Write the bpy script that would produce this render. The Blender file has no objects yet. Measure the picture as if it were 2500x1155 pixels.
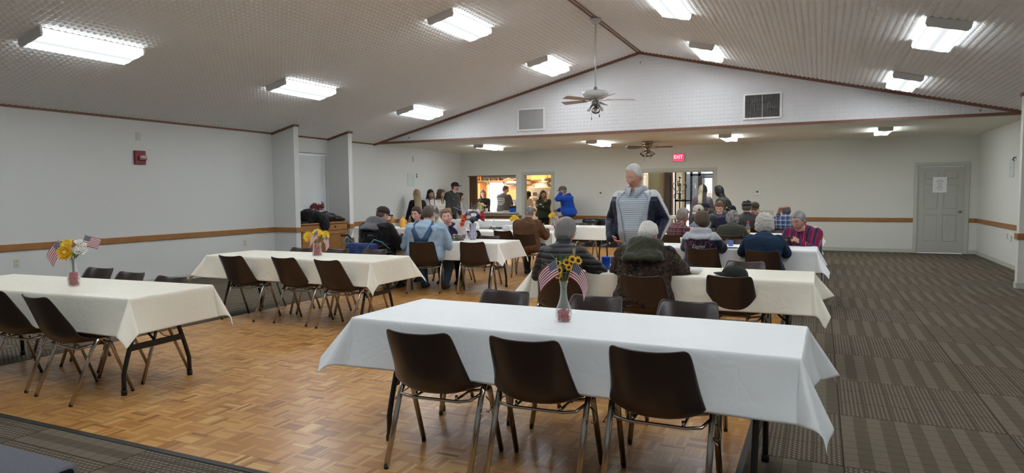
import bpy, bmesh, math, random
import numpy as np
from mathutils import Vector, Matrix, noise
random.seed(7); np.random.seed(7)
PI = math.pi
SC = bpy.context.scene
COL = SC.collection
def R(d): return math.radians(d)

# ---------------------------------------------------------------- camera, world, exposure
cam_data = bpy.data.cameras.new('camera'); cam = bpy.data.objects.new('camera', cam_data); COL.objects.link(cam)
SC.camera = cam
FOC = 1631.96
cam_data.sensor_fit = 'HORIZONTAL'; cam_data.sensor_width = 36.0
cam_data.lens = FOC / 2500 * 36.0
cam_data.shift_y = (579.82 - 577.5) / 2500
cam_data.clip_start = 0.05; cam_data.clip_end = 200
_a, _b, _c = R(-24.75), R(-3.7344), R(-0.4477)
_fw = Vector((math.sin(_a)*math.cos(_b), math.cos(_a)*math.cos(_b), math.sin(_b)))
_r0 = Vector((math.cos(_a), -math.sin(_a), 0)); _u0 = _r0.cross(_fw)
_r = _r0*math.cos(_c) + _u0*math.sin(_c); _u = _u0*math.cos(_c) - _r0*math.sin(_c)
_m = Matrix((( _r.x, _u.x, -_fw.x, 0), (_r.y, _u.y, -_fw.y, 0), (_r.z, _u.z, -_fw.z, 1.4676), (0, 0, 0, 1)))
cam.matrix_world = _m

SC.view_settings.view_transform = 'Standard'
SC.view_settings.look = 'None'
SC.view_settings.gamma = 1.0
SC.view_settings.exposure = 2.14
SC.view_settings.use_curve_mapping = False
SC.cycles.max_bounces = 12
SC.cycles.diffuse_bounces = 7
SC.cycles.glossy_bounces = 3
SC.cycles.transmission_bounces = 12
SC.cycles.transparent_max_bounces = 12
SC.cycles.caustics_reflective = False
SC.cycles.caustics_refractive = False
SC.cycles.sample_clamp_indirect = 4.0
TUBE = 19.0             # emission of the fluorescent tubes seen through their lenses
SIDE = 1.4              # and of the lens sides

world = bpy.data.worlds.new('overcast_sky'); SC.world = world; world.use_nodes = True
_bg = world.node_tree.nodes['Background']
_bg.inputs[0].default_value = (0.80, 0.88, 1.0, 1); _bg.inputs[1].default_value = 1.6

# ---------------------------------------------------------------- materials
MATS = {}
class NT:
    def __init__(s, m): s.t = m.node_tree; s.n = s.t.nodes; s.l = s.t.links
    def node(s, typ, **kw):
        n = s.n.new(typ)
        for k, v in kw.items(): setattr(n, k, v)
        return n
    def link(s, a, b): s.l.new(a, b)
    def math(s, op, a, b=None, c=None):
        n = s.n.new('ShaderNodeMath'); n.operation = op
        for i, x in enumerate((a, b, c)):
            if x is None: continue
            if isinstance(x, (int, float)): n.inputs[i].default_value = x
            else: s.l.new(x, n.inputs[i])
        return n.outputs[0]
    def mix(s, f, a, b, blend='MIX'):
        n = s.n.new('ShaderNodeMix'); n.data_type = 'RGBA'; n.blend_type = blend
        for sock, x in ((n.inputs[0], f), (n.inputs[6], a), (n.inputs[7], b)):
            if isinstance(x, (int, float)): sock.default_value = x
            elif isinstance(x, tuple): sock.default_value = (*x[:3], 1)
            else: s.l.new(x, sock)
        return n.outputs[2]
    def ramp(s, f, stops, interp='LINEAR'):
        n = s.n.new('ShaderNodeValToRGB'); n.color_ramp.interpolation = interp
        e = n.color_ramp.elements
        while len(e) < len(stops): e.new(0.5)
        for el, (p, c) in zip(e, stops): el.position = p; el.color = (*c[:3], 1)
        s.l.new(f, n.inputs[0]); return n.outputs[0]
    def coords(s, which='Object', scale=(1, 1, 1), rot=(0, 0, 0)):
        tc = s.n.new('ShaderNodeTexCoord'); mp = s.n.new('ShaderNodeMapping')
        mp.inputs['Scale'].default_value = scale; mp.inputs['Rotation'].default_value = rot
        s.l.new(tc.outputs[which], mp.inputs[0]); return mp.outputs[0]
    def noise(s, v, scale, detail=3, rough=.55):
        n = s.n.new('ShaderNodeTexNoise'); n.inputs['Scale'].default_value = scale
        n.inputs['Detail'].default_value = detail; n.inputs['Roughness'].default_value = rough
        s.l.new(v, n.inputs['Vector']); return n.outputs[0]
    def bump(s, h, strength, dist=.01):
        n = s.n.new('ShaderNodeBump'); n.inputs['Strength'].default_value = strength; n.inputs['Distance'].default_value = dist
        s.l.new(h, n.inputs['Height']); return n.outputs[0]
    def bsdf(s): return s.n['Principled BSDF']

def new_mat(name):
    m = bpy.data.materials.new(name); m.use_nodes = True; MATS[name] = m
    return m, NT(m)

def mat(name, col, rough=.6, metal=0.0, vary=.06, vscale=14, bump=0.0, bscale=60, spec=.5, coat=0.0, sheen=0.0, coord='Object', stretch=(1, 1, 1)):
    """plain surface: base colour broken up by noise, optional fine relief"""
    if name in MATS: return MATS[name]
    m, t = new_mat(name); b = t.bsdf()
    v = t.coords(coord, stretch)
    n = t.noise(v, vscale)
    c = t.mix(n, tuple(x*(1-vary) for x in col), tuple(min(1, x*(1+vary)) for x in col))
    t.link(c, b.inputs['Base Color'])
    b.inputs['Roughness'].default_value = rough; b.inputs['Metallic'].default_value = metal
    b.inputs['Specular IOR Level'].default_value = spec
    b.inputs['Coat Weight'].default_value = coat; b.inputs['Sheen Weight'].default_value = sheen
    if bump: t.link(t.bump(t.noise(v, bscale, 4), bump, .004), b.inputs['Normal'])
    return m

def glow(name, col, strength):
    if name in MATS: return MATS[name]
    m, t = new_mat(name); b = t.bsdf()
    b.inputs['Base Color'].default_value = (*col, 1)
    b.inputs['Emission Color'].default_value = (*col, 1); b.inputs['Emission Strength'].default_value = strength
    return m

def glass(name, col=(1, 1, 1), rough=.03, ior=1.45):
    if name in MATS: return MATS[name]
    m, t = new_mat(name); b = t.bsdf()
    b.inputs['Base Color'].default_value = (*col, 1); b.inputs['Roughness'].default_value = rough
    b.inputs['Transmission Weight'].default_value = 1.0; b.inputs['IOR'].default_value = ior
    v = t.coords(); t.link(t.bump(t.noise(v, 30), .05, .002), b.inputs['Normal'])
    return m

def thin_glass(name, col=(1, 1, 1), body=.12, rough=.05):
    """clear thin-walled glass or plastic: mostly see-through, glossy towards the rims"""
    if name in MATS: return MATS[name]
    m, t = new_mat(name); b = t.bsdf(); b.inputs['Base Color'].default_value = (*col, 1); b.inputs['Roughness'].default_value = rough; b.inputs['Specular IOR Level'].default_value = .8
    tr = t.node('ShaderNodeBsdfTransparent'); tr.inputs[0].default_value = (*[.9+.1*c for c in col], 1)
    lw = t.node('ShaderNodeLayerWeight'); lw.inputs[0].default_value = .35
    mx = t.node('ShaderNodeMixShader'); f = t.math('ADD', body, t.math('MULTIPLY', t.math('ADD', t.math('POWER', lw.outputs['Facing'], 2), t.math('MULTIPLY', t.noise(t.coords(), 60), .12)), .55))
    t.link(f, mx.inputs[0]); t.link(tr.outputs[0], mx.inputs[1]); t.link(b.outputs[0], mx.inputs[2]); t.link(mx.outputs[0], t.n['Material Output'].inputs[0]); return m

def attr_mat(name, rough=.75, bump=.25, bscale=220, sheen=0.0, spec=.3, sss=0.0, stretch=(1, 1, 1)):
    """colour comes from the mesh's own colour attribute (skin, printed cloth)"""
    if name in MATS: return MATS[name]
    m, t = new_mat(name); b = t.bsdf()
    a = t.node('ShaderNodeAttribute', attribute_name='Col')
    v = t.coords('Object', stretch); n = t.noise(v, 25)
    c = t.mix(n, (.90, .90, .90), (1.08, 1.08, 1.08))
    t.link(t.mix(1.0, a.outputs[0], c, 'MULTIPLY'), b.inputs['Base Color'])
    b.inputs['Roughness'].default_value = rough; b.inputs['Sheen Weight'].default_value = sheen
    b.inputs['Specular IOR Level'].default_value = spec
    if bump: t.link(t.bump(t.noise(v, bscale, 4), bump, .003), b.inputs['Normal'])
    return m

# ---------------------------------------------------------------- mesh helpers
class MB:
    """collects polygons with material indices, builds one mesh"""
    def __init__(s): s.v = []; s.f = []; s.mi = []; s.sm = []; s.uv = None
    def add(s, verts, faces, mi=0, smooth=False):
        o = len(s.v); s.v.extend([tuple(p) for p in verts])
        for f in faces:
            s.f.append(tuple(i+o for i in f)); s.mi.append(mi); s.sm.append(smooth)
    def box(s, x0, x1, y0, y1, z0, z1, mi=0, M=None):
        vs = [Vector((x, y, z)) for z in (z0, z1) for y in (y0, y1) for x in (x0, x1)]
        if M is not None: vs = [M @ p for p in vs]
        s.add(vs, [(0, 2, 3, 1), (4, 5, 7, 6), (0, 1, 5, 4), (2, 6, 7, 3), (0, 4, 6, 2), (1, 3, 7, 5)], mi)
    def bbox(s, x0, x1, y0, y1, z0, z1, b=.005, mi=0, M=None, smooth=False):
        """box with chamfered edges"""
        b = min(b, (x1-x0)*.45, (y1-y0)*.45, (z1-z0)*.45)
        bm = bmesh.new(); bmesh.ops.create_cube(bm, size=1)
        for q in bm.verts: q.co = Vector(((x0+x1)/2+q.co.x*(x1-x0), (y0+y1)/2+q.co.y*(y1-y0), (z0+z1)/2+q.co.z*(z1-z0)))
        bmesh.ops.bevel(bm, geom=bm.edges[:], offset=b, segments=2, affect='EDGES', profile=.5)
        bm.verts.index_update()
        vs = [q.co.copy() for q in bm.verts]
        if M is not None: vs = [M @ p for p in vs]
        s.add(vs, [tuple(q.index for q in f.verts) for f in bm.faces], mi, smooth); bm.free()
    def loft(s, rings, mi=0, cap=True, smooth=True, closed=True):
        n = len(rings[0]); vs = [p for r in rings for p in r]; fs = []
        m = n if closed else n-1
        for i in range(len(rings)-1):
            for j in range(m):
                a = i*n+j; b = i*n+(j+1) % n
                fs.append((a, b, b+n, a+n))
        if cap and closed:
            fs.append(tuple(range(n-1, -1, -1))); k = (len(rings)-1)*n; fs.append(tuple(range(k, k+n)))
        s.add(vs, fs, mi, smooth)
    def tube(s, pts, rad, seg=8, mi=0, smooth=True, cap=True, flat=None):
        pts = [Vector(p) for p in pts]
        if isinstance(rad, (int, float)): rad = [rad]*len(pts)
        rings = []; up = None
        for i, p in enumerate(pts):
            d = ((pts[min(i+1, len(pts)-1)]-p).normalized() + (p-pts[max(i-1, 0)]).normalized())
            if d.length < 1e-6: d = pts[-1]-pts[0]
            d.normalize()
            if up is None:
                up = Vector((0, 0, 1)) if abs(d.z) < .9 else Vector((1, 0, 0))
            x = d.cross(up); x.normalize(); y = x.cross(d); y.normalize(); up = y
            fx, fy = flat if flat else (1, 1)
            rings.append([p + (x*math.cos(k*2*PI/seg)*fx + y*math.sin(k*2*PI/seg)*fy)*rad[i] for k in range(seg)])
        s.loft(rings, mi, cap, smooth)
    def lathe(s, prof, seg=24, mi=0, M=None, smooth=True, cap=True, ripple=None):
        rings = []
        for r, z in prof:
            ring = []
            for k in range(seg):
                a = 2*PI*k/seg; rr = r*(1 + (ripple(k, z) if ripple else 0))
                ring.append(Vector((rr*math.cos(a), rr*math.sin(a), z)))
            if M is not None: ring = [M @ p for p in ring]
            rings.append(ring)
        s.loft(rings, mi, cap, smooth)
    def ball(s, c, r, seg=12, rin=8, mi=0, M=None, smooth=True):
        c = Vector(c); rx, ry, rz = (r, r, r) if isinstance(r, (int, float)) else r
        vs = []; fs = []
        for i in range(1, rin):
            e = -PI/2+PI*i/rin
            for j in range(seg):
                a = 2*PI*j/seg; vs.append(c+Vector((rx*math.cos(e)*math.cos(a), ry*math.cos(e)*math.sin(a), rz*math.sin(e))))
        n = len(vs); vs += [c-Vector((0, 0, rz)), c+Vector((0, 0, rz))]
        for i in range(rin-2):
            for j in range(seg): a = i*seg+j; b = i*seg+(j+1) % seg; fs.append((a, b, b+seg, a+seg))
        for j in range(seg):
            fs.append((n, (j+1) % seg, j)); k = (rin-2)*seg; fs.append((n+1, k+j, k+(j+1) % seg))
        if M is not None: vs = [M @ p for p in vs]
        s.add(vs, fs, mi, smooth)
    def prism(s, poly, h0, h1, axis='z', mi=0, smooth=False):
        """extrude a 2-D outline along an axis"""
        def P(a, b, h): return {'z': (a, b, h), 'y': (a, h, b), 'x': (h, a, b)}[axis]
        n = len(poly); vs = [P(a, b, h0) for a, b in poly]+[P(a, b, h1) for a, b in poly]
        fs = [tuple(range(n-1, -1, -1)), tuple(range(n, 2*n))]+[(i, (i+1) % n, (i+1) % n+n, i+n) for i in range(n)]
        s.add(vs, fs, mi, smooth)
    def mesh(s, name, mats):
        me = bpy.data.meshes.new(name); me.from_pydata(s.v, [], s.f)
        for m in (mats if isinstance(mats, (list, tuple)) else [mats]): me.materials.append(m)
        me.polygons.foreach_set('material_index', s.mi); me.polygons.foreach_set('use_smooth', s.sm)
        me.update(); return me
    def obj(s, name, mats, parent=None, **kw):
        o = bpy.data.objects.new(name, s.mesh(name, mats)); COL.objects.link(o)
        if parent is not None: o.parent = parent
        for k, v in kw.items(): o[k] = v
        return o

def inst(name, me, parent=None, M=None, **kw):
    o = bpy.data.objects.new(name, me); COL.objects.link(o)
    if parent is not None: o.parent = parent
    if M is not None: o.matrix_local = M
    for k, v in kw.items(): o[k] = v
    return o
def fix_normals(o):
    bm = bmesh.new(); bm.from_mesh(o.data); bmesh.ops.recalc_face_normals(bm, faces=bm.faces[:]); bm.to_mesh(o.data); bm.free()
def thing(name, label, cat, loc=(0, 0, 0), rot=0, group=None):
    o = bpy.data.objects.new(name, None); COL.objects.link(o); o.location = loc; o.rotation_euler = (0, 0, rot)
    o['label'] = label; o['category'] = cat
    if group: o['group'] = group
    return o
def tag(o, label, cat, group=None):
    o['label'] = label; o['category'] = cat
    if group: o['group'] = group
    return o
def dup(root, loc, rot, label, group=None):
    r = root.copy(); COL.objects.link(r); r.location = loc; r.rotation_euler = (0, 0, rot); r['label'] = label
    if group: r['group'] = group
    for ch in list(root.children):
        c = ch.copy(); COL.objects.link(c); c.parent = r
        for g in list(ch.children):
            d = g.copy(); COL.objects.link(d); d.parent = c
    return r
def struct(o): o['kind'] = 'structure'; return o
def text_mesh(s, size, align='CENTER', extrude=0.0, shear=0.0):
    cu = bpy.data.curves.new('t', 'FONT'); cu.body = s; cu.size = size; cu.align_x = align; cu.align_y = 'CENTER'
    cu.extrude = extrude; cu.shear = shear; cu.resolution_u = 2
    o = bpy.data.objects.new('t', cu); COL.objects.link(o)
    bpy.context.view_layer.update()
    me = bpy.data.meshes.new_from_object(o.evaluated_get(bpy.context.evaluated_depsgraph_get()))
    vs = [v.co.copy() for v in me.vertices]; fs = [tuple(p.vertices) for p in me.polygons]
    bpy.data.objects.remove(o); bpy.data.curves.remove(cu); bpy.data.meshes.remove(me)
    return vs, fs
# ================================================================ the room
XL, XR, YH, YB = -10.168, 3.27, 13.86, 18.34
ZE, ZR, ZC, XM = 2.748, 4.386, 2.7324, -3.449
Y0 = -2.2
wall_m = mat('wall_paint', (.645, .66, .655), .75, vary=.02, vscale=3, bump=.06, bscale=140)
wallback_m = mat('cream_wall_paint', (.67, .68, .63), .75, vary=.02, vscale=3, bump=.06, bscale=140)
flat_ceil_m = mat('flat_ceiling_paint', (.74, .73, .65), .85, vary=.03, vscale=6, bump=.2, bscale=120)
tile_m = mat('embossed_ceiling_tile', (.765, .77, .775), .62, vary=.02, vscale=5, spec=.35)
oak_m, t = new_mat('golden_oak')
v = t.coords('Object', (1, 1, 1)); n = t.noise(v, 9, 6); n2 = t.noise(t.coords('Object', (2, 2, 40)), 6, 4)
t.link(t.mix(n2, t.ramp(n, [(0.3, (.24, .105, .03)), (.7, (.40, .19, .06))]), (.33, .15, .045)), t.bsdf().inputs['Base Color'])
t.bsdf().inputs['Roughness'].default_value = .42
trim_m = mat('dark_brown_trim', (.20, .09, .055), .5, vary=.25, vscale=20)
base_m = mat('grey_green_paint', (.50, .52, .46), .5, vary=.02)
door_m = mat('grey_door_paint', (.46, .47, .43), .45, vary=.02)
white_m = mat('white_enamel', (.80, .80, .79), .35, vary=.02)
plate_m = mat('almond_plastic', (.56, .56, .47), .4, vary=.02)
steel_m = mat('brushed_steel', (.55, .55, .54), .3, 1.0, vary=.05)
dark_m = mat('black_plastic', (.012, .012, .013), .45, vary=.2)

# ---- floor slab with parquet blocks and carpet tiles
b = MB(); b.box(XL-.3, XR+.3, Y0-.2, 24, -.12, -.012)
floor = struct(b.obj('floor', mat('floor_underlay', (.05, .045, .04), .9)))

wood_m, t = new_mat('parquet_oak')
gi = t.node('ShaderNodeNewGeometry'); oi = t.node('ShaderNodeObjectInfo')
rnd = t.math('FRACT', t.math('ADD', t.math('MULTIPLY', gi.outputs['Random Per Island'], 7.31), t.math('MULTIPLY', oi.outputs['Random'], 13.7)))
uv = t.node('ShaderNodeUVMap')
mp = t.node('ShaderNodeMapping'); mp.inputs['Scale'].default_value = (7, 90, 1)
cmb = t.node('ShaderNodeCombineXYZ'); t.link(t.math('MULTIPLY', rnd, 20), cmb.inputs[0]); t.link(t.math('MULTIPLY', rnd, 37), cmb.inputs[1])
t.link(uv.outputs[0], mp.inputs[0]); t.link(cmb.outputs[0], mp.inputs['Location'])
gr = t.noise(mp.outputs[0], 1.0, 5, .6)
basec = t.ramp(rnd, [(0, (.26, .105, .022)), (.07, (.40, .185, .045)), (.5, (.52, .262, .072)), (.85, (.60, .33, .105)), (1, (.68, .43, .17))])
t.link(t.mix(t.ramp(gr, [(.35, (0, 0, 0)), (.75, (1, 1, 1))]), t.mix(1.0, basec, (.86, .81, .76), 'MULTIPLY'), basec), t.bsdf().inputs['Base Color'])
wn = t.noise(t.coords('Object'), 2.2, 3)
geo_r = t.math('ADD', t.math('MULTIPLY', wn, .16), .30)
t.link(geo_r, t.bsdf().inputs['Roughness'])
t.bsdf().inputs['Coat Weight'].default_value = .16; t.bsdf().inputs['Coat Roughness'].default_value = .22

BL = .142; NF = 5
PX0, PX1, PY0, PY1 = -6.5, -.36, 2.585, 17.4
def finger_quads(x0, x1, y0, y1, along):
    """one parquet finger: top face and four chamfers, uv in metres along the grain"""
    e = .0006; d = .0010
    vs = [(x0, y0, -d), (x1, y0, -d), (x1, y1, -d), (x0, y1, -d), (x0+e, y0+e, 0), (x1-e, y0+e, 0), (x1-e, y1-e, 0), (x0+e, y1-e, 0)]
    fs = [(4, 5, 6, 7), (0, 1, 5, 4), (1, 2, 6, 5), (2, 3, 7, 6), (3, 0, 4, 7)]
    uvs = [(p[0], p[1]) if along == 'x' else (p[1], p[0]) for p in vs]
    return vs, fs, uvs
def block_geo(cx, cy, along, V, F, U, clip=None):
    w = BL/NF
    for k in range(NF):
        if along == 'x': q = (cx, cx+BL, cy+k*w, cy+(k+1)*w)
        else: q = (cx+k*w, cx+(k+1)*w, cy, cy+BL)
        if clip:
            q = (max(q[0], clip[0]), min(q[1], clip[1]), max(q[2], clip[2]), min(q[3], clip[3]))
            if q[1]-q[0] < .006 or q[3]-q[2] < .006: continue
        vs, fs, us = finger_quads(*q, along); o = len(V)
        V.extend(vs); U.extend(us); F.extend([tuple(i+o for i in f) for f in fs])
def uv_mesh(name, V, F, U, m):
    me = bpy.data.meshes.new(name); me.from_pydata(V, [], F); me.materials.append(m)
    l = me.uv_layers.new(name='UVMap')
    vi = np.zeros(len(me.loops), dtype=np.int32); me.loops.foreach_get('vertex_index', vi)
    l.data.foreach_set('uv', np.array(U, dtype=np.float32)[vi].ravel()); return me
pb = []
nx = int((PX1-PX0)/BL)+1; ny = int((PY1-PY0)/BL)+1
for i in range(nx):
    for j in range(ny):
        x, y = PX0+i*BL, PY0+j*BL
        pb.append((math.hypot(x-0.0, y)+(0 if abs(math.atan2(x, y)-R(-22)) < R(33) else 9), x, y, (i+j) % 2, x+BL < PX1 and y+BL < PY1))
pb.sort()
proto = []
for al in 'xy':
    V, F, U = [], [], []; block_geo(0, 0, al, V, F, U); proto.append(uv_mesh('parquet_block', V, F, U, wood_m))
V, F, U = [], [], []; nb = 0
for d, x, y, al, whole in pb:
    if nb < 299 and whole:
        inst('parquet_block', proto[al], floor, Matrix.Translation((x, y, 0))); nb += 1
    else: block_geo(x, y, 'xy'[al], V, F, U, (PX0, PX1, PY0, PY1))
inst('parquet_field', uv_mesh('parquet_field', V, F, U, wood_m), floor, kind='stuff')

def carpet_mat(name, kind):
    m, t = new_mat(name); bs = t.bsdf()
    tc = t.node('ShaderNodeTexCoord'); sp = t.node('ShaderNodeSeparateXYZ'); t.link(tc.outputs['Object'], sp.inputs[0])
    oi = t.node('ShaderNodeObjectInfo'); x, y = sp.outputs[0], sp.outputs[1]
    nz = t.noise(t.coords('Object'), 260, 3); big = t.noise(t.coords('Object'), 60, 2)
    if kind == 's':      # broad stripes along the tile, thin cross ribs
        st = t.math('LESS_THAN', t.math('FRACT', t.math('MULTIPLY', x, 1/.1524)), .5)
        st = t.math('ADD', t.math('MULTIPLY', st, .62), t.math('MULTIPLY', big, .38))
        rib = t.math('SINE', t.math('MULTIPLY', t.math('ADD', y, t.math('MULTIPLY', big, .012)), 2*PI/.0135))
        rib = t.math('ADD', t.math('MULTIPLY', rib, .5), .5)
        ln = t.math('LESS_THAN', t.math('FRACT', t.math('MULTIPLY', y, 1/.1016)), .05)
        sm = t.math('LESS_THAN', t.math('FRACT', t.math('MULTIPLY', x, 1/.3048)), .018)
        h = t.math('ADD', t.math('MULTIPLY', rib, .6), t.math('MULTIPLY', nz, .5))
        c = t.mix(st, (.098, .085, .062), (.185, .161, .121))
    else:                # knitted blocks ruled off in a grid
        rx = t.math('SINE', t.math('MULTIPLY', x, 2*PI/.0254)); rx = t.math('ADD', t.math('MULTIPLY', rx, .5), .5)
        ry = t.math('SINE', t.math('MULTIPLY', t.math('ADD', y, t.math('MULTIPLY', x, .5)), 2*PI/.036)); ry = t.math('ADD', t.math('MULTIPLY', ry, .5), .5)
        kn = t.math('ADD', t.math('MULTIPLY', t.math('MULTIPLY', rx, ry), .9), t.math('MULTIPLY', big, .25))
        c = t.mix(kn, (.056, .049, .036), (.275, .237, .18))
        ln = t.math('LESS_THAN', t.math('FRACT', t.math('MULTIPLY', y, 1/.3048)), .03)
        sm = t.math('LESS_THAN', t.math('FRACT', t.math('MULTIPLY', x, 1/.1524)), .055)
        h = t.math('ADD', t.math('MULTIPLY', kn, .8), t.math('MULTIPLY', nz, .4))
    c = t.mix(t.math('MULTIPLY', t.math('MAXIMUM', ln, sm), .62), c, (.03, .027, .023))
    c = t.mix(t.math('MULTIPLY', oi.outputs['Random'], .55), c, t.mix(1.0, c, (1.0, .91, .90), 'MULTIPLY'))
    c = t.mix(t.math('MULTIPLY', nz, .5), c, t.mix(1.0, c, (.6, .6, .6), 'MULTIPLY'))
    t.link(c, bs.inputs['Base Color']); bs.inputs['Roughness'].default_value = .95; bs.inputs['Specular IOR Level'].default_value = .1
    t.link(t.bump(h, .7, .004), bs.inputs['Normal']); return m
cmats = [carpet_mat('knitted_carpet', 'k'), carpet_mat('striped_carpet', 's')]
TW = .9144
def carpet_mesh(x0, x1, y0, y1, m):
    b = MB(); g = .0012
    b.bbox(x0+g, x1-g, y0+g, y1-g, -.0115, 0, .0016); return b.mesh('carpet_tile', m)
full_tiles = [carpet_mesh(0, TW, 0, TW, m) for m in cmats]
def minus(r, c):
    """the rectangle r without the rectangle c, as rectangles"""
    x0, x1, y0, y1 = r; a0, a1, b0, b1 = c
    if x1 <= a0 or x0 >= a1 or y1 <= b0 or y0 >= b1: return [r]
    out = []
    if x0 < a0: out.append((x0, a0, y0, y1))
    if x1 > a1: out.append((a1, x1, y0, y1))
    m0, m1 = max(x0, a0), min(x1, a1)
    if y0 < b0: out.append((m0, m1, y0, b0))
    if y1 > b1: out.append((m0, m1, b1, y1))
    return [q for q in out if q[1]-q[0] > .02 and q[3]-q[2] > .02]
PARQ = (PX0, PX1, PY0, PY1)
def lay(i, j, ox, oy, lim, rot=False):
    x, y = ox+i*TW, oy+j*TW; k = (i+j) % 2
    r = (max(x, lim[0]), min(x+TW, lim[1]), max(y, lim[2]), min(y+TW, lim[3]))
    if r[1]-r[0] < .02 or r[3]-r[2] < .02: return
    ps = minus(r, PARQ)
    for q in ps:
        if abs(q[1]-q[0]-TW) < 1e-4 and abs(q[3]-q[2]-TW) < 1e-4 and not rot:
            inst('carpet_tile', full_tiles[k], floor, Matrix.Translation((x, y, 0)))
        elif rot:   # laid a quarter turn round
            me = carpet_mesh(q[2]-y, q[3]-y, -(q[1]-x), -(q[0]-x), cmats[k])
            inst('carpet_tile', me, floor, Matrix.Translation((x, y, 0)) @ Matrix.Rotation(PI/2, 4, 'Z'))
        else:
            inst('carpet_tile', carpet_mesh(q[0]-x, q[1]-x, q[2]-y, q[3]-y, cmats[k]), floor, Matrix.Translation((x, y, 0)))
for i in range(-12, 5):
    for j in range(-3, 16): lay(i, j, .143, 4.817, (XL, XR, PY0, YB))
for i in range(-12, 5):
    for j in range(-3, 1): lay(i, j, .143, 2.33, (XL, XR, .2, PY0), True)
b = MB(); b.bbox(PX0, PX1, PY0-.03, PY0+.012, -.01, .004, .002); b.obj('floor_edge_strip', mat('black_rubber_strip', (.018, .017, .016), .6), floor)
b = MB(); b.bbox(PX0-.02, PX0+.015, PY0, PY1, -.01, .004, .002); b.obj('floor_edge_strip', MATS['black_rubber_strip'], floor)
b = MB(); b.bbox(PX1-.015, PX1+.02, PY0, PY1, -.01, .004, .002); b.obj('floor_edge_strip', MATS['black_rubber_strip'], floor)

# ---- walls
FD, FT = .585, .135      # how far the wall fins stand out, their thickness
def slope_z(x): return ZE + (ZR-ZE)*(1-abs(x-XM)/(XM-XL))
WIN = (11.02, 12.06, .95, 2.40)   # window in the bay between the fins
b = MB(); T = .15
b.box(XL-T, XL, Y0, WIN[0], 0, ZE+.1); b.box(XL-T, XL, WIN[1], YB, 0, ZE+.1)
b.box(XL-T, XL, WIN[0], WIN[1], 0, WIN[2]); b.box(XL-T, XL, WIN[0], WIN[1], WIN[3], ZE+.1)
struct(b.obj('wall_left', wall_m))
b = MB(); b.box(XR, XR+T, Y0, YB, 0, ZE+.1); struct(b.obj('wall_right', wallback_m))
b = MB()
OPEN = [(-9.95, -8.31, .915, 2.03), (-8.04, -7.16, 0, 2.035), (-4.50, -2.58, 0, 2.035)]   # serving hatch, kitchen door, foyer opening
xs = XL-T
for x0, x1, z0, z1 in OPEN:
    b.box(xs, x0, YB, YB+T, 0, ZC+.1); b.box(x0, x1, YB, YB+T, z1, ZC+.1)
    if z0 > 0: b.box(x0, x1, YB, YB+T, 0, z0)
    xs = x1
b.box(xs, 2.075, YB, YB+T, 0, ZC+.1); b.box(2.075, 3.025, YB, YB+T, 2.045, ZC+.1); b.box(3.025, XR+T, YB, YB+T, 0, ZC+.1)
struct(b.obj('wall_back', wallback_m))
b = MB(); b.prism([(XL-T, 0), (XR+T, 0), (XR+T, ZE+.1), (XM, ZR+.1), (XL-T, ZE+.1)], Y0-T, Y0, 'y')
struct(b.obj('wall_near', wall_m))
for nm, x0, x1, y in (('wall_left_fin', XL, XL+FD, 10.4), ('wall_left_fin', XL, XL+FD, 12.1), ('wall_right_fin', XR-FD, XR, 12.13)):
    b = MB(); b.prism([(x0, 0), (x1, 0), (x1, slope_z(x1)-.005), (x0, slope_z(x0)-.005)], y, y+FT, 'y'); struct(b.obj(nm, wall_m if x0 < 0 else wallback_m))
# gable wall over the low back bay, faced with embossed panels
b = MB(); b.prism([(XL, ZC), (XR, ZC), (XR, ZE), (XM, ZR), (XL, ZE)], YH, YH+.12, 'y')
gable_m = mat('gable_tile', (.66, .665, .69), .6, vary=.02, vscale=5, spec=.35)
gable = struct(b.obj('wall_gable', gable_m))
b = MB(); b.box(XL, XR, YH, YB, ZC, ZC+.1); struct(b.obj('ceiling_back_bay', flat_ceil_m))

def pyramid_panel(nu, nv, pu, pv, depth, base=.003):
    """embossed tile in the XY plane, pyramids pointing down -Z, small flat border"""
    V, F = [], []
    for i in range(nu+1):
        for j in range(nv+1): V.append((i*pu, j*pv, -base if 0 < i < nu and 0 < j < nv else 0))
    for i in range(nu):
        for j in range(nv):
            a = i*(nv+1)+j; k = len(V); V.append(((i+.5)*pu, (j+.5)*pv, -depth))
            q = (a, a+nv+1, a+nv+2, a+1)
            for e in range(4): F.append((q[(e+1) % 4], q[e], k))
    return V, F
SL = math.hypot(XM-XL, ZR-ZE); ang = math.atan2(ZR-ZE, XM-XL)
PW, NV = .61, 15; PLN = SL/6
V, F = pyramid_panel(8, NV, PW/8, PLN/NV, .017)
pm = bpy.data.meshes.new('ceiling_panel'); pm.from_pydata(V, [], F); pm.materials.append(tile_m)
for side in (-1, 1):
    b = MB()
    e = XL if side < 0 else XR
    d = .14
    b.prism([(e, ZE+.006), (XM, ZR+.006), (XM, ZR+d), (e, ZE+d)], Y0, YH+.05, 'y')
    ce = struct(b.obj('ceiling_left_slope' if side < 0 else 'ceiling_right_slope', tile_m))
    fix_normals(ce)
    ux = Vector((0, -1, 0)) if side < 0 else Vector((0, 1, 0))
    vx = Vector((math.cos(ang)*-side, 0, math.sin(ang)))
    nz = ux.cross(vx)
    if nz.z < 0: ux = -ux; nz = -nz
    for i in range(21):
        yy = YH - (i*PW if ux.y < 0 else (i+1)*PW)
        for j in range(6):
            p = Vector((e, yy, ZE)) + vx*(j*PLN)
            M = Matrix(((ux.x, vx.x, nz.x, p.x), (ux.y, vx.y, nz.y, p.y), (ux.z, vx.z, nz.z, p.z), (0, 0, 0, 1)))
            inst('ceiling_panel', pm, ce, M)
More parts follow.
